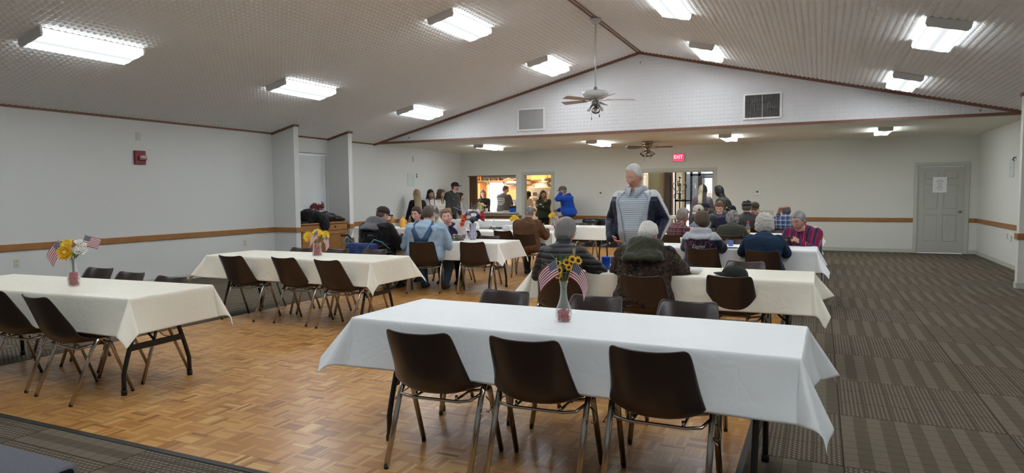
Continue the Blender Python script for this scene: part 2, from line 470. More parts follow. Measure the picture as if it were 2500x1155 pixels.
# gable panels, clipped to the slope
GP = .61
nxp = int(math.ceil((XR-XL)/GP))
for i in range(nxp):
    for j in range(3):
        x0 = XL+i*GP; z0 = ZC+.02+j*GP
        V, F = pyramid_panel(8, 8, GP/8, GP/8, .0075, .0015)
        bm = bmesh.new(); vs = [bm.verts.new((x0+p[0], YH-.001+p[2], z0+p[1])) for p in V]
        for f in F: bm.faces.new([vs[k] for k in f])
        for s in (-1, 1):
            e = Vector((XL if s < 0 else XR, 0, ZE-.003)); nrm = Vector((math.sin(ang)*s, 0, math.cos(ang)))
            bmesh.ops.bisect_plane(bm, geom=bm.verts[:]+bm.edges[:]+bm.faces[:], plane_co=e, plane_no=nrm, clear_outer=True)
        bmesh.ops.bisect_plane(bm, geom=bm.verts[:]+bm.edges[:]+bm.faces[:], plane_co=(XR, 0, 0), plane_no=(1, 0, 0), clear_outer=True)
        if len(bm.faces) > 2:
            me = bpy.data.meshes.new('wall_panel'); bm.to_mesh(me); me.materials.append(gable_m); inst('wall_panel', me, gable)
        bm.free()

# ---- trims, rails, baseboards (each run is its own piece of the setting)
ntrim = [0]
def trim(x0, x1, y0, y1, z0, z1, m=None, bev=.004):
    ntrim[0] += 1; b = MB(); b.bbox(x0, x1, y0, y1, z0, z1, bev); return struct(b.obj('trim_%d' % ntrim[0], m or trim_m))
def trim_bar(p, q, w, h, m=None):
    """square bar between two points; h is measured along +Z"""
    ntrim[0] += 1; p, q = Vector(p), Vector(q); d = (q-p).normalized(); s = d.cross(Vector((0, 0, 1))).normalized(); u = s.cross(d)
    b = MB(); rings = [[c+s*a*w/2+u*k*h/2 for a, k in ((-1, -1), (1, -1), (1, 1), (-1, 1))] for c in (p, q)]
    b.loft(rings, 0, True, False); o = b.obj('trim_%d' % ntrim[0], m or trim_m); fix_normals(o); return struct(o)
t2 = .018
for y0, y1 in ((Y0, 10.4), (10.4+FT, 12.1), (12.1+FT, YH)): trim(XL, XL+t2, y0, y1, ZE-.034, ZE+.028)
for y in (10.4, 12.1):
    trim_bar((XL+.01, y-.008, slope_z(XL+.01)-.026), (XL+FD+.016, y-.008, slope_z(XL+FD+.016)-.026), t2, .06)
    trim(XL+FD, XL+FD+t2, y-.016, y+FT+.016, slope_z(XL+FD)-.045, slope_z(XL+FD)+.002)
trim_bar((XR-.01, 12.122, ZE-.018), (XR-FD-.016, 12.122, slope_z(XR-FD-.016)-.018), t2, .045)
trim(XR-FD-t2, XR-FD, 12.11, 12.13+FT+.016, slope_z(XR-FD)-.045, slope_z(XR-FD)+.002)
trim(XR-t2, XR, Y0, YH, ZE-.034, ZE+.028)
for s in (-1, 1):
    e = XL if s < 0 else XR
    trim_bar((e, YH-.02, ZE-.028), (XM, YH-.02, ZR-.028), .02, .066)
    trim_bar((XM+s*.035, Y0, ZR-.02-.008), (XM+s*.035, YH, ZR-.02-.008), .022, .016)
trim(XL, XR, YH-.025, YH+.005, ZC-.006, ZC+.045)
trim(XL, XR, YH-.012, YH+.10, ZC-.014, ZC-.001, m=base_m)
RB, RT = .7275, .8236
def rail(x0, x1, y0, y1): return trim(x0, x1, y0, y1, RB, RT, oak_m, .008)
d = .024
rail(XL, XL+d, Y0, 10.4); rail(XL, XL+d, 12.1+FT, YB)
for y in (10.4, 12.1):
    rail(XL+d, XL+FD, y-d, y); rail(XL+FD, XL+FD+d, y-d, y+FT+d)
rail(XL, -9.95, YB-d, YB); rail(-9.95, -8.13, YB-d, YB); rail(-7.07, -4.59, YB-d, YB); rail(-2.49, 2.0, YB-d, YB); rail(3.1, XR, YB-d, YB)
rail(XR-d, XR, Y0, 12.1); rail(XR-d, XR, 12.29, YB-d); rail(XR-FD, XR, 12.13-d, 12.13); rail(XR-FD-d, XR-FD, 12.13-d, 12.13+FT+d)
nb = [0]
def baseboard(side, x0, x1, y0, y1):
    b = MB(); b.bbox(x0, x1, y0, y1, -.005, .092, .006); struct(b.obj('baseboard_'+side, base_m))
d = .014
baseboard('left', XL, XL+d, Y0, 10.4); baseboard('left', XL, XL+d, 10.4+FT, 12.1); baseboard('left', XL, XL+d, 12.1+FT, YB)
for y in (10.4, 12.1): baseboard('left', XL+d, XL+FD+d, y-d, y); baseboard('left', XL+FD, XL+FD+d, y, y+FT)
for x0, x1 in ((XL+d, -8.13), (-7.07, -4.59), (-2.49, 2.0), (3.1, XR)): baseboard('back', x0, x1, YB-d, YB)
baseboard('right', XR-d, XR, Y0, 12.13); baseboard('right', XR-d, XR, 12.27, YB-d)
baseboard('right', XR-FD, XR, 12.13-d, 12.13); baseboard('right', XR-FD-d, XR-FD, 12.13-d, 12.13+FT)

# ---- door at the right end of the back wall
def panel_door(root, w, h, m, M):
    """six-panel door in local XZ, hinge at x=0, front face at y=0 looking to -Y"""
    b = MB(); b.bbox(0, w, .012, .044, 0, h, .002)
    st = .115*w/.91; mid = w/2
    cols = [(st, mid-.05*w), (mid+.05*w, w-st)]
    rows = [(.12*h, .44*h), (.505*h, .80*h), (.85*h, .95*h)]
    # stiles and rails stand proud of the sunk panels
    for x0, x1 in ((0, st), (mid-.05*w, mid+.05*w), (w-st, w)): b.bbox(x0, x1, 0, .02, 0, h, .003)
    for z0, z1 in ((0, .12*h), (.44*h, .505*h), (.80*h, .85*h), (.95*h, h)): b.bbox(st-.01, w-st+.01, .0005, .02, z0, z1, .003)
    leaf = b.obj('door_leaf', m, root); leaf.matrix_local = M
    for x0, x1 in cols:
        for z0, z1 in rows:
            p = MB(); g = .022
            p.prism([(x0+g, z0+g), (x1-g, z0+g), (x1-g, z1-g), (x0+g, z1-g)], .004, .02, 'y')
            o = p.obj('door_panel', m, leaf)
            bv = o.modifiers.new('b', 'BEVEL'); bv.width = .012; bv.segments = 1
    return leaf
def door_frame(name, x0, x1, h, y, m, w=.075):
    b = MB()
    for a, c in ((x0-w, x0), (x1, x1+w)): b.bbox(a, c, y-.022, y+.001, 0, h, .005)
    b.bbox(x0-w, x1+w, y-.022, y+.001, h, h+w, .005)
    for a, c in ((x0, x0+.02), (x1-.02, x1)): b.box(a, c, y, y+.15, 0, h)
    b.box(x0, x1, y, y+.15, h-.02, h)
    return struct(b.obj(name, m))
f = door_frame('door_1', 2.075, 3.025, 2.045, YB, base_m)
leaf = panel_door(f, .91, 2.01, door_m, Matrix.Translation((2.095, YB+.012, .012)))
b = MB(); b.lathe([(.03, 0), (.03, .008), (.012, .012), (.012, .05)], 16, 0, Matrix.Translation((.845, 0, .965)) @ Matrix.Rotation(PI/2, 4, 'X'))
b.tube([(.845, -.045, .965), (.80, -.055, .967), (.755, -.05, .962)], [.012, .010, .008], 8)
b.obj('door_handle', steel_m, leaf)
pap = MB(); pap.box(-.14, .14, -.004, 0, -.18, .18); note = pap.obj('paper_notice', mat('white_paper', (.82, .83, .84), .7, vary=.02))
note.location = (2.52, YB+.010, 1.60); tag(note, 'white paper notice taped to the grey panelled door', 'notice')
ln = MB()
for k, (w, z) in enumerate([(.06, .11), (.08, .075), (.045, .03), (.045, -.005), (.05, -.04), (.07, -.075), (.04, -.12)]): ln.box(-w, w, -.005, -.004, z-.005, z+.005)
ln.obj('printed_lines', mat('grey_print', (.3, .3, .32), .8), note)

# other openings' casings
door_frame('door_2', -8.04, -7.16, 2.035, YB, base_m)
door_frame('door_3', -4.50, -2.58, 2.035, YB, base_m, .09)

# ---- bay window with blinds
WX = XL
b = MB()
w0, w1, z0, z1 = WIN
for y0_, y1_, a, c in ((w0, w0+.05, z0, z1), (w1-.05, w1, z0, z1), (w0, w1, z0, z0+.05), (w0, w1, z1-.05, z1)): b.bbox(WX-.13, WX-.07, y0_, y1_, a, c, .005)
b.bbox(WX-.12, WX-.08, w0, w1, (z0+z1)/2-.02, (z0+z1)/2+.02, .004)
win = struct(b.obj('window_1', white_m))
p = MB(); p.box(WX-.105, WX-.10, w0+.05, w1-.05, z0+.05, z1-.05); p.obj('window_pane', glass('window_glass'), win)
bl = thing('window_blind', 'lowered white slatted blind in the bay window', 'blind', (WX-.03, 0, 0))
b = MB(); b.bbox(-.03, .03, w0+.005, w1-.005, z1-.05, z1-.012, .004); b.obj('head_rail', mat('white_blind', (.80, .82, .84), .45), bl)
sl = MB(); k = 0
z = z1-.065
while z > z0+.04:
    M = Matrix.Translation((0, 0, z)) @ Matrix.Rotation(R(62), 4, 'Y')
    sl.box(-.013, .013, w0+.012, w1-.012, -.0008, .0008, 0, M); z -= .0205
sl.obj('blind_slats', MATS['white_blind'], bl, kind='stuff')
b = MB(); b.bbox(-.016, .016, w0+.01, w1-.01, z0+.008, z0+.03, .003); b.obj('bottom_rail', MATS['white_blind'], bl)
for y in (w0+.12, w1-.12): b = MB(); b.tube([(.016, y, z1-.05), (.016, y, z0+.02)], .0015, 5); b.obj('blind_cord', white_m, bl)
b = MB(); b.tube([(.022, w1-.16, z1-.05), (.024, w1-.16, z1-.75)], .004, 6); b.obj('tilt_wand', white_m, bl)
# ================================================================ lights, fans, wall devices
lens_m, t = new_mat('lit_acrylic_lens')
bs = t.bsdf(); tc = t.node('ShaderNodeTexCoord'); sp = t.node('ShaderNodeSeparateXYZ'); t.link(tc.outputs['Object'], sp.inputs[0])
ax = t.math('ABSOLUTE', sp.outputs[0])
g_ = t.math('DIVIDE', t.math('SUBTRACT', ax, .098), .028)
tube = t.math('POWER', 2.718, t.math('MULTIPLY', t.math('MULTIPLY', g_, g_), -1))
endf = t.math('MINIMUM', t.math('MAXIMUM', t.math('MULTIPLY', t.math('SUBTRACT', .60, t.math('ABSOLUTE', sp.outputs[1])), 9), 0), 1)
side = t.math('MULTIPLY', t.math('GREATER_THAN', ax, .185), SIDE)
t.link(t.math('ADD', t.math('ADD', t.math('MULTIPLY', t.math('MULTIPLY', tube, endf), TUBE), .19), side), bs.inputs['Emission Strength'])
bs.inputs['Emission Color'].default_value = (.92, .97, 1.0, 1); bs.inputs['Base Color'].default_value = (.2, .21, .22, 1)
fix_m = mat('white_fixture_metal', (.62, .62, .62), .4, vary=.03)
fix_end = mat('grey_fixture_end', (.60, .59, .59), .5, vary=.03)
def light_meshes(w, L, h):
    b = MB(); b.bbox(-w/2+.005, w/2-.005, -L/2, L/2, -.022, 0, .004); body = b.mesh('housing', fix_m)
    b = MB()
    c = w*.045
    prof = [(-w/2, -.016), (-w/2, -h*.72), (-w/2+c, -h), (w/2-c, -h), (w/2, -h*.72), (w/2, -.016)]
    b.prism(prof, -L/2+.02, L/2-.02, 'y'); lens = b.mesh('lens', lens_m)
    b = MB()
    prof = [(-w/2-.006, .0), (-w/2-.006, -h*.74), (-w/2+c-.003, -h-.006), (w/2-c+.003, -h-.006), (w/2+.006, -h*.74), (w/2+.006, 0)]
    b.prism(prof, -L/2-.004, -L/2+.022, 'y'); e1 = b.mesh('end_cap', fix_end)
    b = MB(); b.prism(prof, L/2-.022, L/2+.004, 'y'); e2 = b.mesh('end_cap', fix_end)
    return body, lens, e1, e2
LM = light_meshes(.41, 1.24, .088); LB = light_meshes(.26, 1.24, .075)
def light(name, label, M, me, group):
    t = thing(name, label, 'ceiling light', group=group); t.matrix_world = M
    for n, m in zip(('housing', 'lens', 'end_cap', 'end_cap'), me): inst(n, m, t)
ordn = ['just overhead', 'nearest', 'middle', 'farthest']
for x, ys, nm in ((-7.95, (1.55, 5.2, 8.87, 12.53), 'lower row on the window side slope'), (-4.94, (1.6, 5.27, 8.94, 12.52), 'upper row on the window side slope'),
                  (-1.875, (1.7, 5.4, 9.05, 12.45), 'upper row on the door side slope'), (1.19, (1.65, 5.3, 8.96, 12.5), 'lower row on the door side slope')):
    s = 1 if x < XM else -1
    for k, y in enumerate(ys):
        nrm = Vector((-math.sin(ang)*s, 0, math.cos(ang))); ux = Vector((math.cos(ang), 0, math.sin(ang)*s))
        p = Vector((x, y, slope_z(x))) - nrm*.011
        M = Matrix(((ux.x, 0, nrm.x, p.x), (ux.y, 1, nrm.y, p.y), (ux.z, 0, nrm.z, p.z), (0, 0, 0, 1)))
        light('ceiling_light', 'long white fluorescent light, %s of the %s' % (ordn[k], nm), M, LM, 'fluorescent lights on the sloped ceiling')
for x, y, lb in ((-8.0, 15.95, 'over the serving hatch side'), (-5.02, 16.1, 'second from the serving hatch side'), (-1.92, 15.95, 'just past the brass fan'), (1.15, 15.85, 'nearest the grey door')):
    light('ceiling_light', 'slim fluorescent light on the flat back ceiling, '+lb, Matrix.Translation((x, y, ZC)), LB, 'fluorescent lights on the flat back ceiling')

def fan_blade(L, w0, w1, r0, m_blade, m_iron, th):
    """one blade along +X with its iron"""
    b = MB(); out = []
    n = 8
    top = [(r0+.09+ (L-.09)*k/n, (w0+(w1-w0)*k/n)/2) for k in range(n+1)]
    top[-1] = (top[-1][0]-.012, top[-1][1]*.8) if 0 else top[-1]
    poly = [(x, -y) for x, y in top] + [(r0+L+.012, -w1*.3), (r0+L+.012, w1*.3)] + [(x, y) for x, y in reversed(top)]
    b.prism(poly, -.004, .004, 'z')
    c = MB(); c.prism([(r0-.02, -.02), (r0+.06, -.012), (r0+.13, -.04), (r0+.16, 0), (r0+.13, .04), (r0+.06, .012), (r0-.02, .02)], -.009, -.004, 'z')
    return b, c
def ceiling_fan(name, label, loc, drop, bodym, bladem, ironm, ang0, R_, wht=True):
    t = thing(name, label, 'ceiling fan', loc)
    b = MB()
    if drop > .1:
        b.lathe([(.02, -.09), (.05, -.085), (.085, -.04), (.09, 0)], 20); b.obj('canopy', bodym, t)
        b = MB(); b.tube([(0, 0, -.08), (0, 0, -drop)], .013, 10); b.obj('downrod', bodym, t)
        b = MB(); b.lathe([(.018, .055), (.035, .03), (.03, 0)], 16, 0, Matrix.Translation((0, 0, -drop))); b.obj('coupling_cover', ironm, t)
        b = MB(); z = -drop
        b.lathe([(.06, z-.16), (.12, z-.145), (.19, z-.11), (.215, z-.075), (.21, z-.045), (.17, z-.018), (.08, z-.004), (.03, z)], 28); b.obj('motor_housing', bodym, t)
        zb = z-.165
    else:
        b.lathe([(.12, -.06), (.135, -.05), (.13, 0)], 24); b.obj('canopy', bodym, t)
        b = MB(); b.lathe([(.085, -.13), (.11, -.115), (.115, -.08), (.10, -.058)], 24); b.obj('motor_housing', bodym, t)
        zb = -.135
    for k in range(5):
        M = Matrix.Translation((0, 0, zb)) @ Matrix.Rotation(ang0+k*2*PI/5, 4, 'Z') @ Matrix.Rotation(R(13), 4, 'X')
        bb, cc = fan_blade(R_-.12, .11, .145, .10, bladem, ironm, .006)
        o = bb.obj('fan_blade', bladem, t); o.matrix_local = M
        i2 = cc.obj('blade_iron', ironm, o)
    b = MB(); b.lathe([(.03, zb-.105), (.06, zb-.095), (.065, zb-.05), (.055, zb-.01)], 20); kit = b.obj('light_kit', ironm, t)
    for k in range(4):
        a = R(200)+k*PI/2 if drop > .1 else R(25)+k*PI/2
        M = Matrix.Translation((.05*math.cos(a), .05*math.sin(a), zb-.08)) @ Matrix.Rotation(a, 4, 'Z') @ Matrix.Rotation(R(180-38), 4, 'Y')
        b = MB(); b.lathe([(.018, 0), (.02, .03), (.014, .045)], 12, 0, M); b.obj('lamp_socket', ironm, kit)
        if drop > .1:
            b = MB(); b.lathe([(.012, .04), (.02, .065), (.031, .095), (.028, .118), (.012, .13)], 14, 0, M); b.obj('bulb', mat('frosted_bulb', (.62, .62, .60), .25), kit)
        if drop < .1 or k == 1:
            b = MB(); b.lathe([(.025, .03), (.045, .07), (.062, .12), (.068, .15), (.066, .15), (.058, .12), (.04, .07), (.022, .032)], 16, 0, M, cap=False)
            b.obj('glass_shade', glass('shade_glass', (.85, .83, .80), .15), kit)
    for dx, L in ((-.06, .19), (.075, .15)):
        b = MB(); b.tube([(dx, -.03, zb-.09), (dx, -.03, zb-.09-L)], .0022, 5); b.lathe([(.003, 0), (.010, -.012), (.009, -.05), (.003, -.055)][::-1], 10, 0, Matrix.Translation((dx, -.03, zb-.09-L)))
        b.obj('pull_chain', ironm, kit)
    return t
fanw = mat('aged_white_enamel', (.52, .54, .55), .22, vary=.03)
ceiling_fan('ceiling_fan', 'white ceiling fan hanging on a long rod from the ridge', (XM, 10.86, ZR-.028), 1.17, fanw, mat('white_fan_blade', (.50, .47, .44), .45), mat('pewter', (.25, .24, .23), .35, .8), R(22), .66)
brass = mat('antique_brass', (.30, .22, .13), .3, .9, vary=.1)
ceiling_fan('ceiling_fan', 'brass flush mount fan with dark blades above the exit sign', (-3.93, 16.6, ZC), 0, brass, mat('dark_walnut_blade', (.10, .065, .04), .4), brass, R(13), .62)

def grille(name, label, x0, x1, z0, z1, dark):
    t = thing(name, label, 'vent', ((x0+x1)/2, YH-.012, (z0+z1)/2)); w, h = (x1-x0)/2, (z1-z0)/2
    b = MB(); f = .035
    for q in ((-w, w, h-f, h), (-w, w, -h, -h+f), (-w, -w+f, -h+f, h-f), (w-f, w, -h+f, h-f)): b.bbox(q[0], q[1], -.018, 0, q[2], q[3], .004)
    b.obj('grille_frame', white_m, t)
    b = MB(); b.box(-w+.01, w-.01, -.004, 0, -h+.01, h-.01); b.obj('duct_back', mat('duct_black', (.015, .015, .015), .9), t)
    b = MB(); n = 34; p = (2*w-2*f)/n
    for k in range(n):
        M = Matrix.Translation((-w+f+(k+.5)*p, -.011, 0)) @ Matrix.Rotation(R(dark), 4, 'Z')
        b.box(-.0075, .0075, -.0006, .0006, -h+f, h-f, 0, M)
    b.obj('louvre_slats', mat('grey_louvre', (.45, .45, .45), .5), t, kind='stuff')
    b = MB(); b.bbox(-.006, .006, -.017, -.012, -h+f, h-f, .001); b.obj('centre_bar', MATS['grey_louvre'], t)
grille('air_grille', 'white framed return grille on the gable, smaller looking, window side', -6.22, -5.56, 2.87, 3.37, 48)
grille('air_grille', 'white framed return grille with dark slots on the gable, door side', -1.40, -.70, 2.87, 3.37, 66)

def plate(name, label, cat, M, w, h, m, holes=None, hm=None, part='cover'):
    t = thing(name, label, cat); t.matrix_world = M
    b = MB(); b.bbox(-w/2, w/2, -.008, 0, -h/2, h/2, .003); b.obj('cover_plate', m, t)
    if holes:
        for q in holes:
            b = MB(); b.bbox(q[0], q[1], -.012, -.006, q[2], q[3], .0015); b.obj(q[4] if len(q) > 4 else 'insert', hm, t)
    return t
def on_left(y, z): return Matrix.Translation((XL, y, z)) @ Matrix.Rotation(PI/2, 4, 'Z')
def on_right(y, z): return Matrix.Translation((XR, y, z)) @ Matrix.Rotation(-PI/2, 4, 'Z')
def on_back(x, z): return Matrix.Translation((x, YB, z))
sock = [(-.018, .018, .008, .045, 'socket'), (-.018, .018, -.045, -.008, 'socket')]
def outlet(label, M):
    t = plate('wall_outlet', label, 'outlet', M, .075, .118, plate_m, sock, plate_m)
    b = MB()
    for z in (.028, -.025):
        for x in (-.008, .007): b.box(x-.0018, x+.0018, -.0126, -.0118, z-.003, z+.008)
        b.box(-.003, .003, -.0126, -.0118, z-.014, z-.008)
    b.obj('slots', dark_m, t)
outlet('almond outlet low on the window side wall nearest the camera', on_left(5.54, .555))
outlet('almond outlet low on the wall just before the first fin', on_left(9.62, .55))
plate('blank_plate', 'blank almond cover plate above the red fire alarm', 'plate', on_left(7.46, 2.455), .085, .13, mat('grey_plate', (.5, .5, .46), .5))
t = thing('fire_alarm', 'dark red fire alarm box with white lettering on the wall', 'alarm'); t.matrix_world = on_left(7.46, 2.11)
b = MB(); b.bbox(-.095, .095, -.045, 0, -.11, .11, .006); b.obj('alarm_body', mat('alarm_red', (.20, .012, .025), .4), t)
b = MB(); b.bbox(-.04, .09, -.085, -.045, -.045, .03, .012); b.obj('strobe_lens', mat('clear_lens', (.30, .10, .12), .2), t)
V, F = text_mesh('FIRE', .062, shear=.2); b = MB(); b.add([(p[0]+.02, -.0862, p[1]+.008) for p in V], F); b.obj('lettering', mat('white_print', (.8, .8, .78), .6), t)
plate('thermostat_cover', 'small beige sensor high on the wall by the hatch corner', 'sensor', on_left(15.61, 2.44), .085, .16, mat('beige_sensor', (.50, .50, .45), .5))
plate('electrical_panel', 'pale grey panel cover on the window side wall above the girls', 'panel', on_left(15.49, 1.875), .34, .36, mat('pale_grey_steel', (.55, .60, .60), .45), [(.11, .135, -.03, .03, 'latch')], steel_m)
plate('switch_plate', 'narrow switch plate with dark toggles beside the panel cover', 'switch', on_left(15.78, 1.99), .075, .14, mat('almond2', (.48, .48, .44), .5), [(-.014, .014, .02, .055, 'toggle'), (-.016, .016, -.045, 0, 'toggle')], dark_m)
for x, lb in ((-5.67, 'between the kitchen door and standing man'), (-1.48, 'over the seated men at the back')):
    t = plate('thermostat', 'square white thermostat on the back wall, '+lb, 'thermostat', on_back(x, 1.45), .19, .17, mat('thermo_white', (.62, .62, .58), .4), [(-.075, .075, -.06, .06, 'inner_case')], mat('thermo_inner', (.72, .72, .69), .4))
    b = MB(); b.box(-.03, .03, -.0135, -.0115, 0, .042); b.obj('display', mat('lcd_grey', (.06, .07, .07), .3), t)
plate('wall_heater_cover', 'beige flat box low on the back wall behind the seated men', 'box', on_back(-1.26, .905), .36, .17, mat('beige_box', (.48, .48, .40), .5), [(-.16, .16, -.065, .065, 'inner_case')], mat('beige_box2', (.52, .52, .43), .5))
plate('electrical_panel', 'slim grey panel cover on the door side wall', 'panel', on_right(15.44, 1.885), .32, .36, MATS['pale_grey_steel'], [(-.135, -.11, -.03, .03, 'latch')], steel_m)
t = plate('coat_hook', 'small black hook plate beside the slim grey panel', 'hook', on_right(15.17, 2.05), .045, .10, MATS['pale_grey_steel'])
b = MB(); b.tube([(0, -.006, .02), (0, -.035, .015), (0, -.05, -.02), (0, -.03, -.045)], .009, 8); b.obj('hook_arm', dark_m, t)
for y, z, lb in ((15.56, .585, 'farther'), (15.27, .555, 'nearer')): outlet('white outlet on the door side wall under the oak rail, %s one' % lb, on_right(y, z))

t = thing('exit_sign', 'lit red exit sign above the foyer opening', 'sign', (-3.49, YB, 2.405))
b = MB(); b.bbox(-.165, .165, -.05, 0, -.11, .11, .008); b.obj('sign_housing', mat('sign_ivory', (.62, .58, .52), .4), t)
b = MB(); b.box(-.135, .135, -.054, -.0495, -.088, .088); b.obj('lit_face', glow('exit_red', (1.0, .035, .10), .42), t)
V, F = text_mesh('EXIT', .125); b = MB(); b.add([(p[0]*.92, -.0552, p[1]+.012) for p in V], F); b.obj('lettering', glow('exit_letters', (1.0, .55, .62), .5), t)
# small hooks screwed into the gable
for x, z, lb in ((XL+1.05, 2.86, 'window side end'), (XM+.02, ZR-.22, 'peak'), (2.45, 2.84, 'door side end')):
    b = MB(); b.tube([(0, 0, 0), (0, -.03, 0), (0, -.035, -.02), (0, -.02, -.03)], .006, 6)
    o = b.obj('ceiling_hook', dark_m); o.location = (x, YH-.006, z); tag(o, 'tiny dark hook in the gable near the '+lb, 'hook')
# smoke detector on the flat ceiling
b = MB(); b.lathe([(.05, -.035), (.062, -.02), (.065, 0)], 18); o = b.obj('smoke_detector', white_m); o.location = (-1.62, 14.6, ZC); tag(o, 'round white smoke detector on the flat back ceiling', 'detector')
b = MB(); b.lathe([(.05, -.035), (.062, -.02), (.065, 0)], 18); o = b.obj('smoke_detector', white_m); o.location = (-6.6, 14.7, ZC); tag(o, 'round detector on the flat ceiling above the hatch side', 'detector')

# ================================================================ kitchen behind the hatch
kx0, kx1, ky = -13.2, -5.4, 22.4
kw = mat('kitchen_wall', (.72, .62, .42), .7)
kwin = (-11.28, -10.62, .62, 1.90)
b = MB()
b.box(kx0, kwin[0], ky, ky+.1, 0, 2.6); b.box(kwin[1], kx1, ky, ky+.1, 0, 2.6); b.box(kwin[0], kwin[1], ky, ky+.1, 0, kwin[2]); b.box(kwin[0], kwin[1], ky, ky+.1, kwin[3], 2.6)
b.box(kx0-.1, kx0, YB+.15, ky, 0, 2.6); b.box(kx1, kx1+.1, YB+.15, ky, 0, 2.6)
struct(b.obj('wall_kitchen', kw))
b = MB(); b.box(kx0, kx1, YB+.15, ky, 2.6, 2.7); struct(b.obj('ceiling_kitchen', mat('kitchen_ceiling', (.75, .70, .58), .8)))
b = MB(); b.box(kx0, kx1, YB, ky, -.011, 0); struct(b.obj('floor_kitchen', mat('kitchen_vinyl', (.35, .30, .24), .4)))
# window with arched grid
b = MB(); c = .045
for q in ((kwin[0], kwin[0]+c, kwin[2], kwin[3]), (kwin[1]-c, kwin[1], kwin[2], kwin[3]), (kwin[0], kwin[1], kwin[2], kwin[2]+c), (kwin[0], kwin[1], kwin[3]-c, kwin[3])): b.bbox(q[0], q[1], ky-.02, ky+.06, q[2], q[3], .004)
for k in (1, 2, 3): x = kwin[0]+k*(kwin[1]-kwin[0])/4; b.box(x-.01, x+.01, ky+.01, ky+.04, kwin[2], kwin[3])
for k in (1, 2): z = kwin[2]+k*(kwin[3]-kwin[2])/3; b.box(kwin[0], kwin[1], ky+.01, ky+.04, z-.01, z+.01)
w2 = struct(b.obj('window_2', white_m))
p = MB(); p.box(kwin[0], kwin[1], ky+.02, ky+.026, kwin[2], kwin[3]); p.obj('window_pane', MATS['window_glass'], w2)
kcab = mat('orange_oak', (.52, .21, .045), .4, vary=.25, vscale=8, stretch=(6, 6, .8))
def cabinet(label, x0, x1, y0, y1, z0, z1, nd, face='-y', top=None, drawer=False):
    t = thing('kitchen_cabinet', label, 'cabinet', ((x0+x1)/2, (y0+y1)/2, z0)); w, d, h = (x1-x0)/2, (y1-y0)/2, z1-z0
    b = MB(); b.bbox(-w, w, -d+.02, d, 0, h, .003); b.obj('carcass', kcab, t)
    for k in range(nd):
        a = -w+2*w*k/nd+.012; c = -w+2*w*(k+1)/nd-.012; ht = h-.16 if drawer else h-.015
        b = MB(); b.bbox(a, c, -d, -d+.02, .02, ht, .003)
        s = .055
        b.prism([(a+s, .02+s), (c-s, .02+s), (c-s, ht-s-.03), ((a+c)/2, ht-s), (a+s, ht-s-.03)], -d-.006, -d+.002, 'y')
        dr = b.obj('cabinet_door', kcab, t)
        b = MB(); b.ball((c-.03 if k % 2 == 0 else a+.03, -d-.014, .08 if z0 > 1 else ht-.1), .011, 8, 6); b.obj('knob', brass, dr)
        if drawer:
            b = MB(); b.bbox(a, c, -d, -d+.02, h-.14, h-.02, .003); dw = b.obj('drawer_front', kcab, t)
            b = MB(); b.ball(((a+c)/2, -d-.014, h-.08), .011, 8, 6); b.obj('knob', brass, dw)
    if top:
        b = MB(); b.bbox(-w-.01, w+.01, -d-.03, d, h, h+.04, .004); b.obj('worktop', top, t)
    return t
ktop = mat('cream_laminate', (.62, .58, .48), .3)
cabinet('orange oak wall cabinet beyond the hatch, beside the kitchen window', -10.50, -9.28, ky-.36, ky-.01, 1.97, 2.45, 2)
cabinet('orange oak wall cabinet lower down, under the range hood', -10.50, -9.28, ky-.36, ky-.01, 1.22, 1.76, 2)
cabinet('tall orange oak cupboard behind the dark haired kitchen woman', -12.5, -11.36, ky-.5, ky-.01, 0, 1.86, 2)
cabinet('orange oak wall cabinet above the refrigerator', -9.15, -7.9, ky-.95, ky-.35, 1.93, 2.42, 2)
cabinet('orange oak base cabinet under the kitchen window', -11.3, -9.5, ky-.62, ky-.01, 0, .58, 4, top=ktop, drawer=True)
# open shelf with baskets over the window
t = thing('hanging_shelf', 'open oak shelf above the kitchen window', 'shelf', (-11.05, ky-.2, 1.935))
b = MB(); b.bbox(-.95, .95, -.15, .15, 0, .025, .003); b.obj('shelf_board', kcab, t)
for x in (-.93, -.385, -.03, .335, .93):
    b = MB(); b.bbox(x-.012, x+.012, -.14, .14, .02, .40, .003); b.obj('divider', kcab, t)
def basket(label, x, col, r=.16, h=.24):
    t = thing('wicker_basket', label, 'basket', (x, ky-.22, 1.962), 0, 'baskets on the kitchen shelf')
    b = MB(); b.lathe([(r*.7, 0), (r*.95, h*.4), (r, h*.8), (r*.9, h), (r*.8, h), (r*.6, .02)], 18, cap=True, ripple=lambda k, z: .03*(k % 2)); b.obj('bowl', mat('basket_%d' % int(col[0]*1000), col, .7, vary=.3, vscale=40), t)
    b = MB(); b.tube([(-r*.9, 0, h*.9), (-r*.6, 0, h*1.35), (0, 0, h*1.5), (r*.6, 0, h*1.35), (r*.9, 0, h*.9)], .01, 6); b.obj('handle', MATS['basket_%d' % int(col[0]*1000)], t)
for x, c, lb in ((-11.62, (.24, .08, .025), 'red brown basket on the shelf above the kitchen window'), (-11.26, (.05, .07, .025), 'dark green basket on the shelf above the kitchen window'),
                 (-10.91, (.16, .075, .03), 'brown basket on the shelf above the kitchen window'), (-10.52, (.03, .02, .018), 'large near black basket on the shelf above the kitchen window')):
    basket(lb, x, c)
# scalloped valance inside the hatch head
b = MB(); n = 60
x0, x1 = -9.55, -8.33
top = [(x0+(x1-x0)*k/n, 2.02) for k in range(n+1)]
low = [(x0+(x1-x0)*k/n, 1.965-.045*abs(math.sin(PI*4*k/n))) for k in range(n+1)]
b.prism(top+low[::-1], YB+.155, YB+.165, 'y')
tag(b.obj('scalloped_valance', mat('valance_cloth', (.62, .58, .50), .8)), 'scalloped cream valance across the head of the serving hatch', 'valance')
